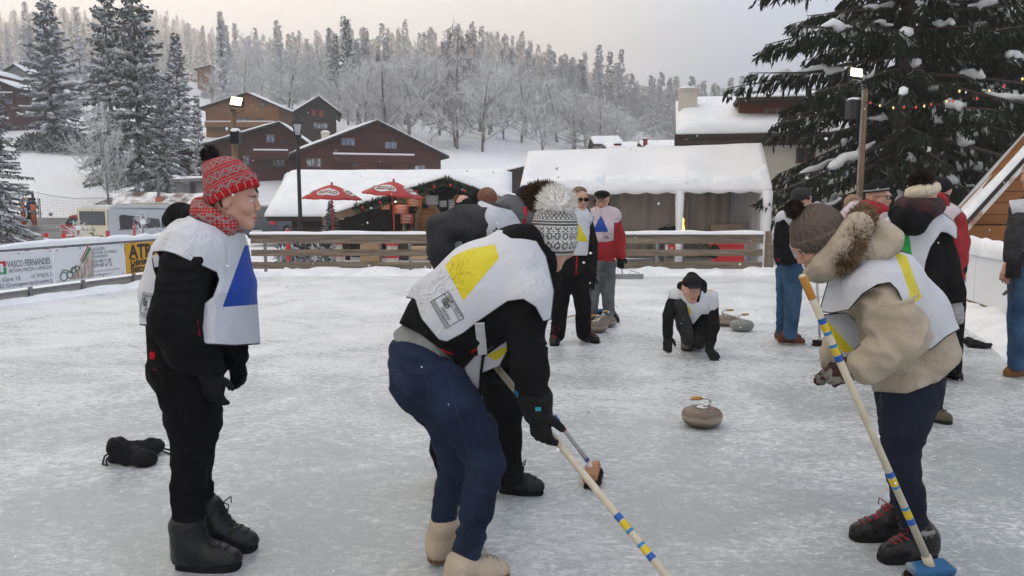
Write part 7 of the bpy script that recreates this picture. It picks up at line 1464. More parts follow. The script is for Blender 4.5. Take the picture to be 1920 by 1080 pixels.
# man in sunglasses, standing
P=Person('person in sunglasses and black jacket, yellow triangle on the bib, standing behind the sweepers',8.36,(1065,645),h=.015)
P.head(1087,374,0,(.25,-1,-.12),(0,0,1),1.08);P.body+=P.chain([(1087,400,0,9),(1080,430,0,20),(1072,510,0,18)])+P.chain([(1057,520,0,15),(1045,625,0,9)])+P.chain([(1085,520,0,15),(1096,625,-.05,9)]);P.finish_body(h=.011);glasses(P,DARKM,mat('dark_lens',(.01,.01,.012),rough=.1), True)
P.garment('hair',[('ell',P.HL(0,-.022,.048),np.eye(3),(.094,.108,.088),dict(k=.01))],HAIRB,h=.010,noise=(.004,30),keep=[[(1068,340),(1108,340),(1108,358),(1104,361),(1090,358),(1075,362),(1073,376),(1068,376)]])
P.garment('trousers',P.chain([(1071,512,0,25)],fy=.8)+P.chain([(1057,525,0,19),(1050,570,-.04,15),(1046,628,0,13)],k=.03)+P.chain([(1085,525,0,19),(1093,570,-.05,15),(1094,625,-.06,13)],k=.03),TRB,noise=(.01,9))
P.garment('jacket',P.chain([(1071,500,0,31),(1074,450,0,29),(1080,412,0,22)],fy=.75,k=.05)+P.chain([(1066,415,0,14),(1050,415,0,12),(1040,460,0,12),(1046,515,-.1,9)],k=.03)+P.chain([(1096,412,0,13),(1108,455,0,12),(1108,515,-.06,10)],k=.03),BLKD,noise=(.012,8),keep=[[(1000,380),(1160,380),(1160,540),(1112,540),(1100,521),(1040,520),(1000,540)]],decals=[('zip',[[(1080,480),(1083,480),(1081.5,520),(1079,520)]],'near')])
P.garment('collar',P.chain([(1074,402,-.02,7),(1088,402,-.06,5),(1102,400,-.02,7)],k=.03)+P.chain([(1074,400,.03,8),(1100,398,.06,8)],k=.03),BLK,h=.012,noise= None)
bb=P.garment('bib',P.chain([(1073,475,0,30),(1075,445,0,30),(1082,412,0,24)],fy=.8,k=.05)+P.chain([(1066,412,0,15)])+P.chain([(1098,410,0,14)]),BIBY,inflate=.014,shell=.02,keep=[[(1050,385),(1116,385),(1114,405),(1106,440),(1103,480),(1045,480),(1044,440),(1054,405)]],decals=[('tri',[[(1081,413),(1062,453),(1104,453)]],'near')],trim=.006)
for wx,wy,dz,d_ in ((1046,517,-.1,(0,-.2,-1)),(1108,517,-.06,(0,-.1,-1))):P.garment('glove',P.hand_items(P.W(wx,wy,dz),d_,(0,1,-.2),.45,1.05,1.2),BLKC,h=.009,noise= None)
for px,py,tx in ((1041,645,-.02),(1092,640,.16)):g=gnd(px,py);boot(P,(g.x+.01,g.y+.12),(g.x+tx,g.y-.14),P.W(px+3,py-24,-.02),BOOTB,SOLEB,LACER,w=.055,h=.012,laces=4)
# man in red jacket and flat cap
P=Person('person in a red jacket and flat cap, standing beside the one in sunglasses',9.75,(1128,603),h=.016)
P.head(1129,376,0,(-.25,-1,-.15),(0,0,1),1.1);P.body+=P.chain([(1129,396,0,8),(1132,430,0,18),(1130,490,0,16)])+P.chain([(1116,495,0,12),(1110,590,0,8)])+P.chain([(1140,495,0,12),(1142,590,0,8)]);P.finish_body(h=.012);glasses(P,DARKM, None)
P.garment('flat_cap',[('ell',P.HL(0,.01,.075),np.eye(3),(.10,.125,.05),dict(k=.02)),('ell',P.HL(0,.10,.05),np.eye(3),(.07,.055,.015),dict(k=.02))]+P.chain([(1117,375,.02,3.5),(1116,382,.0,2.5)])+P.chain([(1142,375,.02,3.5),(1142,382,.0,2.5)]),BLKC,h=.010,noise= None)
P.garment('jeans',P.chain([(1129,492,0,21)],fy=.8)+P.chain([(1116,500,0,14.5),(1112,550,0,11),(1110,592,0,10)],k=.03)+P.chain([(1140,500,0,14.5),(1140,550,0,11.5),(1141,592,0,10)],k=.03),JEANG,noise=(.012,9))
P.garment('jacket',P.chain([(1130,475,0,26),(1132,430,0,25),(1131,408,0,18)],fy=.75,k=.05)+P.chain([(1150,412,0,12),(1161,440,0,11),(1164,478,-.05,9)],k=.03)+P.chain([(1114,412,0,12),(1103,440,0,11),(1102,478,-.05,9)],k=.03),REDJ,noise=(.012,8),keep=[[(1080,380),(1190,380),(1190,500),(1155,494),(1106,494),(1080,500)]])
P.garment('collar',P.chain([(1116,397,0,5),(1130,398,-.06,3.5),(1145,396,0,6)],k=.03)+P.chain([(1118,395,.05,6),(1144,394,.05,6)],k=.03),BLK,h=.012,noise= None)
bb=P.garment('bib',P.chain([(1130,440,0,25),(1132,425,0,26),(1131,406,0,20)],fy=.8,k=.05)+P.chain([(1148,406,0,15)])+P.chain([(1115,406,0,14)]),BIBP,inflate=.016,shell=.02,keep=[[(1100,385),(1164,385),(1168,405),(1160,420),(1152,418),(1150,455),(1108,454),(1106,420),(1098,405)]],decals=[('tri',[[(1127,403),(1110,435),(1141,435)]],'near')],trim=.004)
P.set_bvh();P.decal_line(bb,[(1131,438),(1147,439),(1147,448),(1131,447),(1131,438)],.7,PRINT,'frame');P.decal_text(bb,'Villars',5,1133,445,(1,.05),PRINT,'lettering',squeeze=.75,bold=.01)
for wx,wy,d_ in ((1164,480,(0,-.1,-1)),(1102,480,(0,-.1,-1))):P.garment('glove',P.chain([(wx,wy,-.05,8)])+P.hand_items(P.W(wx,wy,-.05),d_,(0,1,-.2),.45,1.1,1.3),BLKC,h=.009,noise= None)
for px,py,tx in ((1108,600,-.05),(1144,602,.08)):g=gnd(px,py);boot(P,(g.x,g.y+.13),(g.x+tx,g.y-.13),P.W(px,py-20,0),BOOTB,SOLEB,LACEB,w=.052,h=.013,laces=4)
# player crouching on the ice
P=Person('person in a black cap crouching on the ice with gloved hands down, facing the camera',7.8,(1290,658),h=.012)
P.head(1296,541,-.12,(.02,-1,-.22),(0,-.12,1),1.12);P.body+=P.chain([(1296,560,-.05,10),(1298,580,.1,20),(1300,612,.45,20)])+P.chain([(1285,612,.4,15),(1276,570,-.05,11),(1289,640,-.02,8)])+P.chain([(1312,612,.4,15),(1314,640,.1,11),(1310,655,.45,8)]);P.finish_body(h=.010)
P.garment('cap',[('ell',P.HL(0,-.005,.058),np.array([P.hf[1],P.hf[2],P.hf[3]]),(.092,.108,.078),dict(k=.01)),('ell',P.HL(0,.12,.052),np.array([P.hf[1],P.hf[2],P.hf[3]]),(.075,.075,.012),dict(k=.02))],BLKC,h=.009,noise= None,keep=[[(1270,500),(1325,500),(1325,541),(1312,541),(1282,541),(1270,541)]])
P.garment('trousers',P.chain([(1300,612,.4,26)],fy=.9)+P.chain([(1288,612,.35,20),(1275,572,-.05,15),(1283,605,-.05,13),(1290,638,-.02,11)],k=.03)+P.chain([(1312,612,.35,20),(1313,632,.05,15),(1309,645,.4,12)],k=.03),cloth('grey_ski_trousers',(.020,.021,.022),(.036,.036,.037),rough=.8,scale=8),noise=(.01,9))
P.garment('jacket',P.chain([(1300,606,.38,26),(1299,580,.12,28),(1297,562,-.02,20)],k=.05)+P.chain([(1266,562,0,14),(1253,592,-.08,11),(1252,628,-.12,8)],k=.03)+P.chain([(1330,566,0,15),(1336,612,-.12,12),(1330,654,-.2,8.5)],k=.03),BLK,noise=(.012,8))
P.garment('hood',P.chain([(1278,536,.02,9),(1274,556,-.02,8),(1290,566,-.10,6),(1306,566,-.10,6),(1316,552,-.02,9),(1316,534,.03,9),(1297,522,.05,12)],k=.03),BLK,h=.011,noise=(.006,10))
bb=P.garment('bib',P.chain([(1301,604,.35,26),(1299,580,.1,30),(1297,562,-.02,23)],k=.05)+P.chain([(1268,560,0,17)])+P.chain([(1330,564,0,18),(1334,575,-.03,15)])+P.chain([(1308,575,-.1,16),(1310,598,-.05,14)],k=.05),BIBY,inflate=.016,shell=.02,keep=[[(1256,525),(1288,525),(1290,566),(1310,566),(1318,530),(1345,545),(1348,575),(1332,590),(1315,590),(1300,609),(1293,600),(1287,570),(1276,560),(1270,562),(1254,560)]],decals=[('tri',[[(1286,572),(1292,575),(1296,590),(1290,588)],[(1329,540),(1334,541),(1337,548),(1331,546)]],'near')],trim=.004,near=.3)
for wx,wy,dz,d_,n_,ts in ((1252,630,-.12,(-.1,-.5,-.75),(.1,.6,-.8),1),(1330,656,-.2,(.15,-.8,-.45),(0,.4,-.9),1)):P.garment('glove',P.chain([(wx,wy,dz,8),(wx,wy-8,dz,8.5)])+P.hand_items(P.W(wx,wy,dz),d_,n_,.22,1.1,1.25,spread=.035),BLKC,h=.0075,noise= None)
TANB=cloth('tan_boot',(.20,.155,.11),(.10,.075,.055),rough=.7,scale=9);g=gnd(1288,655);boot(P,(g.x+.03,g.y+.16),(g.x-.03,g.y-.12),P.W(1290,634,-.02),TANB,SOLEB,LACEW,w=.055,h=.010,laces=4);g=gnd(1312,652);boot(P,(g.x-.02,g.y+.62),(g.x,g.y+.36),P.W(1309,640,.42),TANB,SOLEB, None,w=.05,h=.012)
# person with dark hat in jeans and brown shoes, left of the grey hat
P=Person('person in a black jacket, blue jeans and brown shoes, behind the grey cable knit hat',8.3,(1480,645),h=.015)
P.head(1503,375,.03,(.9,.3,-.1),(0,0,1),1.05);P.body+=P.chain([(1498,395,0,9),(1482,430,0,18),(1480,490,0,16)])+P.chain([(1473,505,.08,9),(1468,620,.08,6)])+P.chain([(1488,505,-.08,9),(1484,625,-.08,6)]);P.finish_body(h=.012)
P.garment('hat',[('ell',P.HL(0,-.015,.05),np.eye(3),(.105,.105,.085),dict(k=.02))]+P.chain([(1491,375,.0,9),(1490,386,0,8)]),mat('hat_charcoal',(.03,.03,.033),rough=.95,scale=40,bump=.5),h=.010,noise=(.004,30))
P.garment('jeans',P.chain([(1480,495,0,22)],fy=.85)+P.chain([(1472,510,.08,17),(1470,560,.08,13),(1466,622,.08,11)],k=.03)+P.chain([(1488,510,-.08,18),(1487,560,-.08,14),(1482,625,-.08,12)],k=.03),JEANM,noise=(.01,9))
P.garment('jacket',P.chain([(1480,480,0,27),(1480,440,0,27),(1484,412,0,20)],fy=.9,k=.05)+P.chain([(1470,415,-.14,13),(1463,455,-.2,12),(1475,490,-.22,9)],k=.03)+P.chain([(1498,415,.16,13),(1506,455,.18,12)],k=.03),BLKD,noise=(.012,8),keep=[[(1420,380),(1540,380),(1540,500),(1453,498),(1440,480)]],decals=[('zip',[[(1457,484),(1461.5,484.5),(1461.5,489.5),(1457,489)]],'near')])
P.garment('hood',P.chain([(1470,396,.05,9),(1480,398,-.08,9),(1497,404,-.1,7)],k=.03),BLK,h=.012,noise= None)
bb=P.garment('bib',P.chain([(1482,470,0,28),(1481,440,0,29),(1484,412,0,23)],fy=.95,k=.05)+P.chain([(1472,412,-.14,15)])+P.chain([(1500,430,0,18),(1503,480,0,17)],fy=1.6,k=.05),BIBG,inflate=.014,shell=.02,keep=[[(1480,380),(1530,390),(1530,488),(1490,486),(1479,462),(1480,425),(1470,412),(1453,420),(1450,470),(1440,470),(1440,400)]],decals=[('tri',[[(0,0),(1,0),(0,1)]],'near')],trim=.005)
BRS=cloth('brown_leather',(.10,.032,.018),(.15,.05,.026),rough=.55,scale=9);SOLEW=mat('sole_cream',(.42,.36,.30),rough=.8)
for px,py,dy in ((1472,645,-.08),(1466,637,.1)):g=gnd(px,py);boot(P,(g.x-.08,g.y),(g.x+.20,g.y-.06),P.W(px+8,py-26,dy),BRS,SOLEW,LACEB,w=.05,h=.011,laces=4)
# smiling man with glasses
P=Person('smiling person with round glasses, striped black beanie and red jacket behind the fur hood',7.3,(1575,680),h=.014)
P.head(1646,372,0,(.55,-.83,-.05),(.05,0,1),1.12);P.body+=P.chain([(1640,395,0,12),(1625,430,0,24),(1615,520,0,22)])+P.chain([(1600,540,0,16),(1570,660,0,10)])+P.chain([(1635,540,0,16),(1632,665,0,10)]);P.finish_body(h=.010);glasses(P,DARKM, None)
beanie(P,knit('stripe_knit',[(.018,.018,.02),(.36,.38,.37),-.004],'stripe'),1643,356,.0,(-.12,0,1),.098,.098,-.016,fwd=(.5,-.85,0),h=.009)
P.garment('jacket',P.chain([(1616,520,0,36),(1622,450,0,36),(1628,408,0,25)],fy=.8,k=.05)+P.chain([(1602,405,0,17),(1588,450,0,15),(1590,520,-.1,12)],k=.03)+P.chain([(1652,405,0,17),(1662,450,0,15),(1655,520,-.1,12)],k=.03)+P.chain([(1622,388,.03,14),(1632,392,-.08,13),(1654,394,-.06,11)],k=.03),REDJ,noise=(.012,8))
bb=P.garment('bib',P.chain([(1617,500,0,38),(1622,450,0,38),(1628,404,0,29)],fy=.85,k=.05)+P.chain([(1600,402,0,20)])+P.chain([(1654,402,0,20)]),BIBP,inflate=.016,shell=.02,keep=[[(1570,402),(1595,376),(1612,374),(1640,412),(1662,390),(1680,400),(1680,540),(1580,540),(1590,440)]],decals=[('tri',[[(0,0),(1,0),(0,1)]],'near')],trim=.005)
P.garment('trousers',P.chain([(1615,530,0,30)],fy=.85)+P.chain([(1600,545,0,23),(1580,610,0,18),(1570,662,0,15)],k=.03)+P.chain([(1632,545,0,23),(1634,610,0,18),(1632,665,0,15)],k=.03),TRB,noise=(.01,9))
for px,py in ((1566,678),(1630,684)):g=gnd(px,py);boot(P,(g.x+.05,g.y+.12),(g.x-.03,g.y-.15),P.W(px+3,py-24,0),BOOTB,mat('sole_red',(.45,.06,.04),rough=.7) if px<1600 else SOLEB,LACEB,w=.055,h=.012,laces=4)
# woman with light brown hair at the back
P=Person('person with long light brown hair, far behind beside the right floodlight mast',9.6,(1592,600),h=.016)
P.head(1600,386,0,(.35,-.93,-.1),(0,0,1),1.05);P.body+=P.chain([(1598,405,0,8),(1595,440,0,16),(1592,500,0,14)])+P.chain([(1586,505,0,10),(1586,595,0,7)])+P.chain([(1600,505,0,10),(1602,595,0,7)]);P.finish_body(h=.012)
P.garment('hair',[('ell',P.HL(0,-.02,.04),np.eye(3),(.095,.105,.10),dict(k=.02))]+P.chain([(1591,378,-.02,6),(1586,395,-.03,6),(1585,408,-.03,5)])+P.chain([(1608,376,0,6),(1611,392,-.02,5),(1611,402,-.02,4)]),HAIRL,h=.010,noise=(.006,24,),cut=[[(1594,376),(1602,372),(1608,380),(1609,400),(1594,400)]])
P.garment('coat',P.chain([(1593,495,0,20),(1595,440,0,20),(1597,415,0,14)],fy=.8,k=.05)+P.chain([(1584,418,0,9),(1578,455,0,8),(1582,495,0,7)],k=.03)+P.chain([(1608,418,0,9),(1614,455,0,8),(1612,495,0,7)],k=.03),cloth('blue_grey_coat',(.16,.20,.25),(.12,.15,.19),rough=.8));fur_band('fur_collar',[P.W(1582,408,0),P.W(1588,412,-.1),P.W(1600,416,-.14),P.W(1612,410,-.1)],.05,700,.05,.008,FURB,P.root)
P.garment('trousers',P.chain([(1593,500,0,16)],fy=.8)+P.chain([(1586,505,0,11),(1586,592,0,8)],k=.03)+P.chain([(1600,505,0,11),(1602,592,0,8)],k=.03),TRB)
for px in (1586,1602):g=gnd(px,603);boot(P,(g.x,g.y+.12),(g.x,g.y-.12),P.W(px,585,0),BOOTB,SOLEB, None,w=.05,h=.014)
# person from behind with fur hat, green triangle
P=Person('person from behind in a cream and black fur hat, green triangle on the bib',5.4,(1735,785),h=.011)
P.head(1728,372,.02,(.15,.98,0),(.05,0,1),1.12);P.body+=P.chain([(1725,400,0,18),(1718,440,0,38),(1722,570,0,32)])+P.chain([(1708,600,0,24),(1705,750,0,15)])+P.chain([(1748,600,0,24),(1746,750,0,15)]);P.finish_body(h=.011)
fur('fur_hat',P.W(1726,341,-.02),1500,.080,.02,.004,FURD,P.root,8,squash=(.9,1.0,.78));fur_band('fur_hat_band',[P.W(1730+20*math.cos(a),358-5*math.cos(a),.075*math.sin(a)) for a in np.linspace(0,6.2832,15)],.062,3000,.018,.004,FURC,P.root,9)
P.garment('scarf',P.chain([(1692,386,.0,14),(1708,392,-.12,17),(1738,396,-.14,17),(1758,388,-.02,14)],k=.03)+P.chain([(1698,384,.0,12),(1720,385,-.1,12),(1748,385,-.09,12),(1756,382,0,11)],k=.03)+P.chain([(1695,384,.08,16),(1726,388,.14,16),(1755,384,.08,16)],k=.03),mat('plum_plaid',(.014,.007,.009),(.05,.016,.018),rough=.95,scale=9,bump=.5,bscale=60),noise=(.006,14))
P.garment('trousers',P.chain([(1725,575,0,44)],fy=.8)+P.chain([(1708,600,.03,34),(1704,680,.03,26),(1704,755,.03,20)],k=.03)+P.chain([(1748,600,0,34),(1748,680,0,27),(1745,755,0,21)],k=.03),TRB,noise=(.009,9))
P.garment('jacket',P.chain([(1726,560,0,46),(1722,490,0,46),(1720,435,0,36)],fy=.78,k=.05)+P.chain([(1752,438,0,25),(1772,492,-.02,23),(1785,535,-.06,18),(1790,558,-.08,15)],k=.03)+P.chain([(1686,438,0,25),(1672,500,.05,23),(1670,560,-.02,17)],k=.03),BLKD,noise=(.010,9),decals=[('zip',[[(1739,531),(1752,531),(1751,539),(1740,538)],[(1752,544),(1754,544),(1756,555),(1762,558),(1763,548),(1765,548),(1764,560),(1754,558)]],'near')])
P.garment('hood',P.chain([(1682,402,-.08,15),(1700,415,-.16,24),(1715,420,-.17,20),(1735,405,-.15,14)],k=.04),BLK,noise=(.006,10))
bb=P.garment('bib',P.chain([(1724,520,0,48),(1722,480,0,49),(1720,435,0,41)],fy=.82,k=.05)+P.chain([(1755,432,0,31),(1770,448,-.02,25)])+P.chain([(1684,436,0,30)]),BIBG,inflate=.014,shell=.016,keep=[[(1640,400),(1680,385),(1760,392),(1796,420),(1795,452),(1776,438),(1765,436),(1745,465),(1737,490),(1732,520),(1722,532),(1660,530),(1650,450)]],decals=[('tri',[[(1684,430),(1703,430),(1711,485),(1684,479)],[(1660,485),(1684,430),(1690,479)]],'near')],trim=.006)
P.set_bvh();P.decal_line(bb,[(1716,500),(1727,502),(1722,522),(1712,520),(1716,500)],.8,PRINT,'frame')
GLG=cloth('grey_glove',(.26,.26,.27),(.34,.34,.35),rough=.9,wrinkle=.2);P.garment('glove',P.chain([(1790,562,-.08,14)])+P.hand_items(P.W(1790,565,-.08),(.15,-.3,-.8),(-.3,.8,0),.4,1.05,1.25),GLG,h=.007,noise= None);P.garment('glove',P.hand_items(P.W(1670,565,-.02),(0,-.2,-.9),(.3,.8,0),.4,1.05,1.25),GLG,h=.009,noise= None)
OLIV=cloth('olive_boot',(.07,.06,.035),(.12,.10,.06),rough=.7,scale=9)
g=gnd(1742,786);boot(P,(g.x-.06,g.y+.10),(g.x+.08,g.y-.14),P.W(1744,755,0),OLIV,SOLEB,LACEB,w=.052,h=.010,laces=5);g=gnd(1700,778);boot(P,(g.x,g.y+.12),(g.x-.02,g.y-.14),P.W(1704,752,.03),OLIV,SOLEB,LACEB,w=.052,h=.011,laces=4)
# red jacket behind the fur hat
P=Person('person in a red jacket with black gloves, mostly hidden behind the fur hat',6.6,(1770,705),h=.014)
P.head(1757,362,.05,(-.6,.75,0),(0,0,1),1.1);P.body+=P.chain([(1765,395,0,12),(1770,430,0,28),(1770,530,0,26)])+P.chain([(1757,540,0,18),(1755,690,0,11)])+P.chain([(1785,540,0,18),(1788,690,0,11)]);P.finish_body(h=.012)
P.garment('hood',P.chain([(1752,372,.06,13),(1766,376,-.02,13),(1774,384,-.05,8)],k=.03),BLK,h=.012,noise=(.004,14));P.garment('collar',P.chain([(1764,366,-.05,6),(1773,374,-.08,5),(1775,386,-.08,6)],k=.02),REDJ,h=.010,noise= None)
P.garment('beanie',[('ell',P.HL(0,-.01,.05),np.eye(3),(.10,.11,.09),dict(k=.02))],BLKC,h=.012,noise= None)
P.garment('jacket',P.chain([(1768,520,0,36),(1768,450,0,36),(1768,415,0,27)],fy=.8,k=.05)+P.chain([(1788,414,0,20),(1798,452,0,17),(1800,488,-.05,14)],k=.03)+P.chain([(1745,415,0,20),(1738,455,0,17),(1740,490,-.05,14)],k=.03),REDJ,noise=(.014,9))
bb=P.garment('bib',P.chain([(1768,480,0,38),(1768,450,0,38),(1768,410,0,31)],fy=.85,k=.05)+P.chain([(1786,404,0,21)]),BIBP,inflate=.015,shell=.018,keep=[[(1740,372),(1778,376),(1800,388),(1804,398),(1790,410),(1786,440),(1782,480),(1740,490)]],decals=[('tri',[[(0,0),(1,0),(0,1)]],'near')],trim=.006)
P.garment('glove',P.chain([(1800,490,-.05,13),(1800,505,-.05,12)])+P.hand_items(P.W(1800,500,-.05),(-.1,-.1,-1),(-.4,.9,0),.5,1.1,1.35),BLKC,h=.008,noise= None)
P.garment('trousers',P.chain([(1770,530,0,34)],fy=.8)+P.chain([(1757,550,0,24),(1755,690,0,15)],k=.03)+P.chain([(1785,550,0,24),(1786,690,0,15)],k=.03),TRB)
for px in (1755,1786):g=gnd(px,708);boot(P,(g.x,g.y+.12),(g.x,g.y-.12),P.W(px,680,0),BOOTB,SOLEB, None,w=.05,h=.014)
# person cut by the right edge
P=Person('person in grey sleeves and tan boots, cut by the right edge',6.75,(1905,703),h=.012)
P.head(1938,330,0,(-.8,-.6,-.1),(0,0,1),1.1);P.body+=P.chain([(1938,358,0,14),(1938,400,0,30),(1936,500,0,28)])+P.chain([(1918,520,0,18),(1908,680,0,11)])+P.chain([(1955,520,0,18),(1955,680,0,11)])+P.chain([(1893,488,-.08,11),(1889,500,-.1,11)])+P.hand_items(P.W(1890,497,-.1),(-.35,-.3,-.8),(.5,.6,0),.45,1.08,1.0);P.finish_body(h=.009)
P.garment('hair',[('ell',P.HL(0,-.02,.04),np.eye(3),(.09,.105,.09),dict(k=.02))],HAIRB,h=.012,noise= None)
P.garment('sweatshirt',P.chain([(1938,490,0,34),(1938,420,0,36),(1938,390,0,27)],fy=.8,k=.05)+P.chain([(1915,395,-.05,19),(1905,450,-.1,17),(1894,486,-.09,11)],k=.03)+P.chain([(1960,395,.05,19),(1968,450,0,17)],k=.03),GREYK,noise=(.012,9))
bb=P.garment('bib',P.chain([(1938,450,0,36),(1938,420,0,37),(1938,390,0,30)],fy=.85,k=.05)+P.chain([(1916,392,-.04,22)])+P.chain([(1918,430,-.05,16),(1920,460,-.05,14)],fy=1.5,k=.05),BIBG,inflate=.014,shell=.018,keep=[[(1890,375),(1980,365),(1980,480),(1912,470),(1912,440),(1904,418),(1898,405)]],decals=[('tri',[[(1930,425),(1913,450),(1945,452)]],'near')],trim=.005)
P.garment('jeans',P.chain([(1936,505,0,34)],fy=.8)+P.chain([(1920,530,-.03,25),(1914,600,-.03,21),(1908,680,-.02,16)],k=.03)+P.chain([(1955,530,.05,25),(1955,680,.05,16)],k=.03),JEANM,noise=(.012,9))
TANW=cloth('tan_nubuck',(.20,.085,.028),(.27,.12,.045),rough=.8,scale=8);g=gnd(1905,704);boot(P,(g.x+.10,g.y+.03),(g.x-.13,g.y-.05),P.W(1910,672,-.02),TANW,SOLEBR,LACEW,w=.052,h=.010,laces=4);g=gnd(1955,700);boot(P,(g.x+.08,g.y+.03),(g.x-.12,g.y-.05),P.W(1955,672,.05),TANW,SOLEBR, None,w=.052,h=.012)
cam_t=wthing('camera_strap','black camera pouch with a dangling strap at the hip of the person in tan boots','camera bag',P.W(1898,500,-.16));MB().box(P.W(1900,507,-.18),(.10,.08,.14)).build('pouch',BLKC,cam_t,bevel=.015);MB().tube([P.W(1895,515,-.2),P.W(1893,535,-.22),P.W(1891,548,-.22),P.W(1897,560,-.2),P.W(1900,540,-.19),P.W(1901,518,-.19)],.006,5).build('strap',DARKM,cam_t);MB().bar(P.W(1881,553,-.2),P.W(1895,540,-.2),.035,.01).build('buckle',DARKM,cam_t)
# heads behind the hoodie
def onlooker(label,px,py,d,ftxy,hat_fn,coat,fwd):
 P=Person(label,d,ftxy,h=.016);k=8.5/d;P.head(px,py,0,fwd,(0,0,1),1.08);sh=P.W(px,py+45*k);P.body+=P.chain([(px,py+18*k,0,9*k),(px,py+50*k,0,20*k),(px,py+135*k,0,18*k)])+P.chain([(px-13*k,py+140*k,0,14*k),(px-13*k,ftxy[1]-10,0,8*k)])+P.chain([(px+13*k,py+140*k,0,14*k),(px+13*k,ftxy[1]-10,0,8*k)]);P.finish_body(h=.014);hat_fn(P)
 P.garment('jacket',P.chain([(px,py+125*k,0,26*k),(px,py+80*k,0,26*k),(px,py+48*k,0,20*k)],fy=.8,k=.05)+P.chain([(px-17*k,py+48*k,0,13*k),(px-28*k,py+88*k,0,11*k),(px-24*k,py+130*k,-.05,9*k)],k=.03)+P.chain([(px+17*k,py+48*k,0,13*k),(px+28*k,py+88*k,0,11*k),(px+24*k,py+130*k,-.05,9*k)],k=.03),coat)
 P.garment('trousers',P.chain([(px,py+138*k,0,22*k)],fy=.8)+P.chain([(px-13*k,py+145*k,0,16*k),(px-13*k,ftxy[1]-8,0,10*k)],k=.03)+P.chain([(px+13*k,py+145*k,0,16*k),(px+13*k,ftxy[1]-8,0,10*k)],k=.03),TRB)
 for s in (-13,13):g=gnd(px+s*k,ftxy[1]);boot(P,(g.x,g.y+.1),(g.x,g.y-.14),P.W(px+s*k,ftxy[1]-20*k,0),BOOTB,SOLEB, None,w=.05,h=.014)
 return P
onlooker('person in a navy knitted beanie, only the crown showing behind the grey hoodie',985,372,8.6,(985,638), lambda P:beanie(P,knit('navy_knit',[(.012,.018,.05),(.02,.03,.08),-.03],'cuff'),985,364,0,(0,0,1),.098,.10,-.045,h=.010),BLK,(.5,.8,0))
onlooker('person with red brown hair and a black hood, behind the grey hoodie shoulder',915,378,7.4,(912,675), lambda P:(P.garment('hair',[('ell',P.HL(0,-.01,.035),np.eye(3),(.10,.11,.10),dict(k=.02))]+P.chain([(918,372,-.08,14),(920,395,-.08,13)]),HAIRR,h=.011,noise=(.004,24)),P.garment('hood',P.chain([(894,372,.0,9),(893,390,-.02,11),(905,402,-.05,10)],k=.03)+P.chain([(897,366,.05,10)]),BLK,h=.012)),BLK,(.9,.3,0))
onlooker('person in a black beanie with a tan fur pompom, farthest left behind the grey hoodie',869,386,9.2,(866,618), lambda P:(beanie(P,MATS['navy_knit'] if 0 else BLKC,869,384,0,(0,0,1),.105,.10,-.06,h=.011),fur('pompom',P.W(859,374,0),500,.045,.02,.003,FURT,P.root,7)),BLK,(.4,.9,0))
# small figures at the foot of the piste
def far_figure(label,px,pyf,d,coat,hgt):
 P=Person(label,d,(px,pyf,d),h=.05);z0=A(px,pyf,d);P.root.location=z0;bpy.context.view_layer.update();k=hgt/1.75;pxm=F/d;Y= lambda z:pyf-z*k*pxm;r= lambda m_:m_*k*pxm
 P.body+=P.chain([(px+1,Y(1.62),0,r(.11))])+P.chain([(px+.5,Y(1.5),0,r(.06)),(px,Y(1.3),0,r(.16)),(px,Y(.95),0,r(.15))])+P.chain([(px-1.5,Y(.9),0,r(.1)),(px-3,Y(.05),0,r(.07))])+P.chain([(px+1.5,Y(.9),0,r(.1)),(px+3,Y(.05),0,r(.07))]);P.finish_body(h=.035)
 P.garment('jacket',P.chain([(px,Y(1.4),0,r(.19)),(px,Y(.9),0,r(.18))])+P.chain([(px-2,Y(1.4),0,r(.09)),(px-6,Y(1.1),-.1,r(.07)),(px-3,Y(.95),-.3,r(.06))])+P.chain([(px+2,Y(1.4),0,r(.09)),(px+6,Y(1.1),-.1,r(.07)),(px+8,Y(.95),-.3,r(.06))]),coat,noise= None,h=.04)
 P.garment('trousers',P.chain([(px,Y(.88),0,r(.17))])+P.chain([(px-1.5,Y(.85),0,r(.11)),(px-3,Y(.06),0,r(.09))])+P.chain([(px+1.5,Y(.85),0,r(.11)),(px+3,Y(.06),0,r(.09))]),TRB,noise= None,h=.04);P.garment('hat',P.chain([(px+1,Y(1.70),0,r(.12))]),BLKC,noise= None,h=.04)
far_figure('tiny skier in a blue jacket between the orange padded posts, left one',55,416,56.5,cloth('ski_blue',(.03,.06,.14),rough=.8),1.75);far_figure('tiny skier in dark clothes beside the right orange padded post',63,414,57.5,cloth('ski_dark',(.02,.03,.06),rough=.8),1.7)
sk=wthing('ski_pair','pair of skis standing upright by the right orange padded post','skis',A(73,408,55.5))
for dx in (0,.12):MB().tube([A(73,408,55.5)+Vector((dx,0,0)),A(71,372,55.5)+Vector((dx,0,0))],.035,5).build('ski',DARKM,sk)
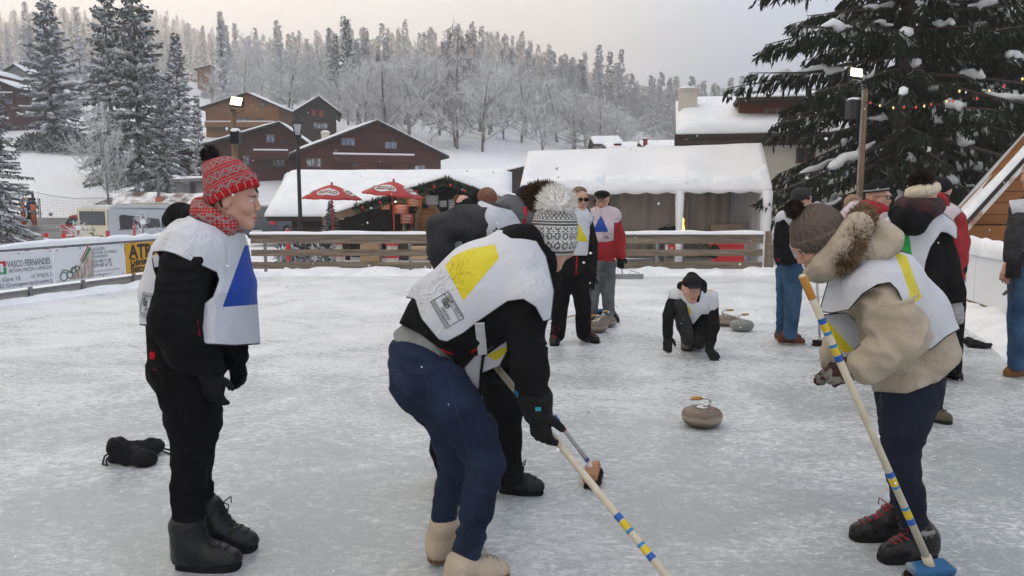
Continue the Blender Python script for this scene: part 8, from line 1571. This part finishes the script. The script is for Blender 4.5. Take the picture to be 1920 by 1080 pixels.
# curling stones, brooms and things on the ice
def granite(name,c1,c2,band):
 m,t,b=new_mat(name);L=t.links.new;tcn=_n(t,'ShaderNodeTexCoord');v=_n(t,'ShaderNodeTexNoise',i_Scale=120.0,i_Detail=2.0);L(tcn.outputs['Object'],v.inputs['Vector']);n2=_n(t,'ShaderNodeTexNoise',i_Scale=9.0,i_Detail=5.0,i_Roughness=.7);L(tcn.outputs['Object'],n2.inputs['Vector'])
 mr=_n(t,'ShaderNodeMapRange',i_From_Min=.35,i_From_Max=.65);L(v.outputs['Fac'],mr.inputs['Value']);m1=_n(t,'ShaderNodeMix',data_type='RGBA');m1.inputs[6].default_value=(*c1,1);m1.inputs[7].default_value=(*c2,1);L(mr.outputs[0],m1.inputs[0])
 sp=_n(t,'ShaderNodeSeparateXYZ');L(tcn.outputs['Object'],sp.inputs[0]);ab=_n(t,'ShaderNodeMath',operation='SUBTRACT');L(sp.outputs['Z'],ab.inputs[0]);ab.inputs[1].default_value=.068;a2=_n(t,'ShaderNodeMath',operation='ABSOLUTE');L(ab.outputs[0],a2.inputs[0]);a3=_n(t,'ShaderNodeMath',operation='MULTIPLY_ADD');L(n2.outputs['Fac'],a3.inputs[0]);a3.inputs[1].default_value=-.05;L(a2.outputs[0],a3.inputs[2])
 lt=_n(t,'ShaderNodeMapRange',i_From_Min=-.015,i_From_Max=-.004,i_To_Min=.75,i_To_Max=0);L(a3.outputs[0],lt.inputs['Value']);m2=_n(t,'ShaderNodeMix',data_type='RGBA');L(lt.outputs[0],m2.inputs[0]);L(m1.outputs[2],m2.inputs[6]);m2.inputs[7].default_value=(*band,1);L(m2.outputs[2],b.inputs['Base Color']);b.inputs['Roughness'].default_value=.42
 bp=_n(t,'ShaderNodeBump',i_Strength=.2,i_Distance=.004);L(n2.outputs['Fac'],bp.inputs['Height']);L(bp.outputs[0],b.inputs['Normal']); return m
GRB,GRG=granite('granite_brown',(.085,.058,.042),(.22,.165,.125),(.36,.30,.24)),granite('granite_green',(.13,.14,.125),(.24,.25,.23),(.17,.18,.16));CHROME=mat('chrome',(.62,.62,.62),rough=.12,metal=1.0);YGR=mat('yellow_grip',(.52,.27,.05),(.44,.22,.04),rough=.5,scale=30)
def stone(px,py,label,m_,rz,first= None):
 g=gnd(px,py);
 if first is not None:
  t=dup(first);t['label']=label;t.location=(g.x,g.y+.14,0);t.rotation_euler=(0,0,rz)
  for ch in t.children:
   if ch.name.startswith('granite_body'):ch.data=ch.data.copy();ch.data.materials[0]=m_
  return t
 t=thing('curling_stone',label,'curling stone',(g.x,g.y+.14,0),rz,'curling stones on the ice')
 pr=[(.062,.0),(.072,.004),(.10,.012),(.125,.026),(.139,.045),(.1445,.066),(.1445,.078),(.139,.098),(.124,.116),(.10,.128),(.07,.133),(.05,.132),(.03,.134)];MB().lathe(pr,48).build('granite_body',m_,t,smooth= True)
 h_=MB();h_.lathe([(.042,.132),(.046,.137),(.044,.141),(.02,.146),(.012,.15)],24);pts=[(.0,0,.142),(.035,0,.148),(.055,0,.160),(.058,0,.180),(.045,0,.196),(.02,0,.200),(-.005,0,.200)];h_.tube(pts,[.012,.012,.011,.011,.011,.011,.011],10);ho=h_.build('handle',CHROME,t,smooth= True);MB().tube([(-.006,0,.2),(-.03,0,.201),(-.085,0,.200)],[.0135,.015,.0135],12).build('grip',YGR,ho,smooth= True);MB().blob((-.087,0,.2),(.01,.0145,.0145),10,6).build('grip_end',CHROME,ho,smooth= True); return t
bpy.context.view_layer.update()
s0=stone(1325,809,'brown granite curling stone with a yellow grip, alone in the middle of the ice',GRB,.1)
stone(1367,614,'brown granite curling stone with yellow grip behind the crouching player, farther one',GRB,3.3,s0);stone(1397,624,'grey green granite curling stone right of the crouching player, nearer one',GRG,3.5,s0)
stone(1120,626,'brown granite curling stone nearest the feet of the one in sunglasses',GRB,.4,s0);stone(1137,616,'brown granite curling stone right of and behind the one near the sunglasses',GRB,2.0,s0)
HND=mat('handle_cream',(.60,.55,.44),(.52,.46,.35),rough=.45,scale=9,stretch=(3,3,1));HNDW=mat('handle_white',(.62,.62,.60),(.5,.5,.48),rough=.4,scale=12);RBL,RYE,RLB,RRE=mat('ring_blue',(.012,.10,.42),rough=.4),mat('ring_yellow',(.68,.50,.02),rough=.4),mat('ring_lightblue',(.02,.22,.46),rough=.4),mat('ring_red',(.45,.015,.02),rough=.4);BROWNB=mat('bristle_brown',(.035,.017,.012),(.06,.03,.02),rough=.9);WOODB=mat('broom_wood',(.42,.21,.10),(.34,.16,.07),rough=.6,scale=8,stretch=(1,6,6),bump=.2);WOODP=mat('broom_blue_paint',(.015,.10,.24),(.24,.27,.28),rough=.6,scale=5,thr=(.52,.62),detail=6);GRIPO=mat('grip_orange',(.52,.24,.04),(.42,.18,.03),rough=.6)
# broom of the sweeper in the middle
T0,T1=at(928,684,3.16), None ;q1=at(1250,1080,2.50);dirb=(q1-T0);tb=(0.045-T0.z)/dirb.z;tip=T0+dirb*tb
fr_of= lambda px,py:min(np.linspace(0,1,400),key= lambda u:(lambda p:abs((p-Vector((0,0,CAMH))).dot(_UP)/(p-Vector((0,0,CAMH))).dot(_FW)-(540-py)/F))(T0.lerp(tip,u)))
bands=[(fr_of(0,a),fr_of(0,b),m_) for a,b,m_ in ((966,976,RBL),(978,992,RYE),(993.5,998,RLB),(1019,1024.5,RLB),(1026,1038,RYE),(1040,1050,RBL),(733,746,RLB))]
broom('long cream broom with blue yellow rings held by the white pompom hat sweeper',T0,tip,.0145,bands,tip+Vector((0,0,.02)),(.5,-.86,0),(.24,.075,.035),WOODB,BROWNB,HND)
# broom of the sweeper in the hoodie
p0,p1=at(957,672,3.88),gnd(1108,872,.075);fr2= lambda py:min(np.linspace(0,1,400),key= lambda u:abs((p0.lerp(p1,u)-Vector((0,0,CAMH))).dot(_UP)/(p0.lerp(p1,u)-Vector((0,0,CAMH))).dot(_FW)-(540-py)/F))
broom('white broom with red rings and a plain wooden head, held by the grey hoodie sweeper',p0,p1,.0135,[(fr2(686),fr2(696),RRE),(fr2(796),fr2(806),RRE),(fr2(778),fr2(790),RBL),(fr2(858),fr2(862),RBL),(fr2(862.5),fr2(868),RRE)],gnd(1109,884,.062),(.2,1,0),(.24,.085,.045),WOODB,BROWNB,HNDW,roll=(-.35,-.15,1))
# broom of the parka sweeper
hc=gnd(1745,1066,.062);p0,p1=at(1505,519,3.00),hc+Vector((-.01,0,.03));fr3= lambda py:min(np.linspace(0,1,400),key= lambda u:abs((p0.lerp(p1,u)-Vector((0,0,CAMH))).dot(_UP)/(p0.lerp(p1,u)-Vector((0,0,CAMH))).dot(_FW)-(540-py)/F))
t=broom('cream broom with an orange grip, ringed blue and yellow, held by the beige parka sweeper',p0,p1,.0155,[(fr3(a),fr3(b),m_) for a,b,m_ in ((596,606,RBL),(608,620,RYE),(621,627,RLB),(645,650,RLB),(652,664,RYE),(666,677,RBL),(884,894,RBL),(896,909,RYE),(910,915,RLB),(949,954,RLB),(956,970,RYE),(972,982,RBL))],hc,(.95,.22,0),(.19,.085,.035),WOODP,BROWNB,HND,grip=(fr3(560),GRIPO),roll=(0,-.15,1))
# broom standing behind, and one lying on the ice
hc=gnd(1539,640,.05);broom('white upright broom held behind the beige parka sweeper',at(1531,505,hc.y-.1),hc+Vector((-.01,0,.02)),.014,[],hc,(1,.15,0),(.17,.07,.03),SOLEB,BROWNB,HNDW)
hc=gnd(1120,583,.05);broom('broom with a blue head lying on the ice behind the stones',gnd(1050,597,.05),hc,.013,[(.42,.48,RYE)],hc+Vector((.03,0,.01)),(.9,.4,0),(.2,.08,.035),WOODP,BROWNB,HND)
t=wthing('snow_scraper','wide grey metal snow scraper lying by the rail fence behind the red jacket','scraper',gnd(1178,519));c=gnd(1178,519,.05);MB().box(c+Vector((0,0,.01)),(.62,.025,.10)).build('blade',GREYM,t,bevel=.006);MB().tube([c+Vector((-.12,0,.05)),c+Vector((-.15,.05,.35))],.012,6).build('handle',GREYM,t);MB().tube([c+Vector((.02,0,.05)),c+Vector((.06,.1,.12)),c+Vector((.25,.1,.06))],.008,5).build('bracket',GREYM,t)
# gloves lying on the ice
def loose_glove(name,label,parts,strap,group= None):
 g0=gnd(*parts[0][0]);t=wthing(name,label,'gloves',g0,group);P_=Person.__new__(Person)
 return t
class Pile(Person):
 def __init__(s,name,label,cat,d0,loc,h):
  s.d0=d0;s.s=d0/F;s.h=h;s.seed=3;s.body=[];s.root=wthing(name,label,cat,loc)
t=Pile('glove_pair','pair of black mittens with wrist loops dropped on the ice at the left','gloves',gnd(245,862).y,gnd(245,862),.008);s_=t.s
GL= lambda px,py,z:gnd(px,py,z)
def gcap(pts):P_=[(GL(a,b,c),r) for a,b,c,r in pts]; return [('cap',p,q,r1,r2,dict(k=.02)) for (p,r1),(q,r2) in zip(P_[:-1],P_[1:])]
t.garment('left_mitten',gcap([(219,838,.115,.058),(232,846,.085,.052),(248,855,.05,.055),(270,860,.045,.05),(280,860,.04,.042)])+gcap([(214,858,.035,.03),(236,862,.035,.03)])+gcap([(258,864,.03,.024),(276,868,.024,.02)]),BLKC,noise=(.012,14),floor=.004)
t.garment('right_mitten',gcap([(246,842,.06,.048),(264,842,.055,.042),(284,838,.055,.05),(292,838,.05,.046)])+gcap([(262,848,.03,.03),(280,849,.03,.028)]),BLKC,noise=(.012,14),floor=.004)
MB().tube([GL(206,848,.06),GL(196,856,.02),GL(192,870,.006),GL(201,873,.006),GL(199,862,.02),GL(208,850,.06)],.006,5).build('wrist_loop',BLKC,t.root);MB().tube([GL(296,838,.05),GL(306,846,.012),GL(318,851,.006),GL(334,850,.006),GL(330,846,.008),GL(300,840,.04)],.006,5).build('wrist_loop',BLKC,t.root)
t=Pile('dropped_glove','single black glove dropped on the ice near the right boards','glove',gnd(1835,645).y,gnd(1835,645),.009)
t.garment('glove_shell',gcap([(1816,640,.05,.05),(1828,646,.035,.045),(1842,648,.03,.04)])+gcap([(1842,646,.03,.02),(1858,646,.02,.016)])+gcap([(1842,650,.025,.018),(1856,651,.015,.014)])+gcap([(1828,642,.06,.02),(1842,643,.05,.016)]),BLKC,noise=(.004,18),floor=.004);MB().tube([GL(1812,638,.07),GL(1810,645,.02),GL(1818,651,.01)],.008,5).build('wrist_strap',BLKC,t.root)
g=gnd(1889,618);t=wthing('beer_bottle','green glass bottle standing in the snow by the right boards','bottle',g);BG=mat('green_glass',(.02,.16,.05),rough=.1,spec=.7);bo=MB().lathe([(.028,.0),(.031,.01),(.031,.14),(.026,.165),(.013,.20),(.012,.235),(.014,.24)],16,g).build('glass',BG,t,smooth= True);MB().lathe([(.0315,.05),(.0318,.052),(.0318,.11),(.0315,.112)],16,g).build('label',OVAL,bo,smooth= True)
# falling snow
rng=np.random.default_rng(9);n=4200;Y=2.4+30*rng.random(n)**1.3;X=(rng.random(n)-.5)*1.9*Y;Zf=.05+rng.random(n)*(3+Y*.42);sz=.003+.006*rng.random(n)**3
c=np.stack([X,Y,Zf],-1);o6=np.array([[1,0,0],[-1,0,0],[0,1,0],[0,-1,0],[0,0,1],[0,0,-1]],float);fo=np.array([[0,2,4],[2,1,4],[1,3,4],[3,0,4],[2,0,5],[1,2,5],[3,1,5],[0,3,5]])
jit=.6+.8*rng.random((n,6,1));V=c[:, None]+o6[None]*sz[:, None, None]*jit;Fq=(np.arange(n)[:, None, None]*6+fo[None]).reshape(-1,3);o=np_mesh('falling_snow',V.reshape(-1,3),Fq,SNOW,smooth= False);o['kind']='stuff';o['label']='snowflakes drifting down over the rink'
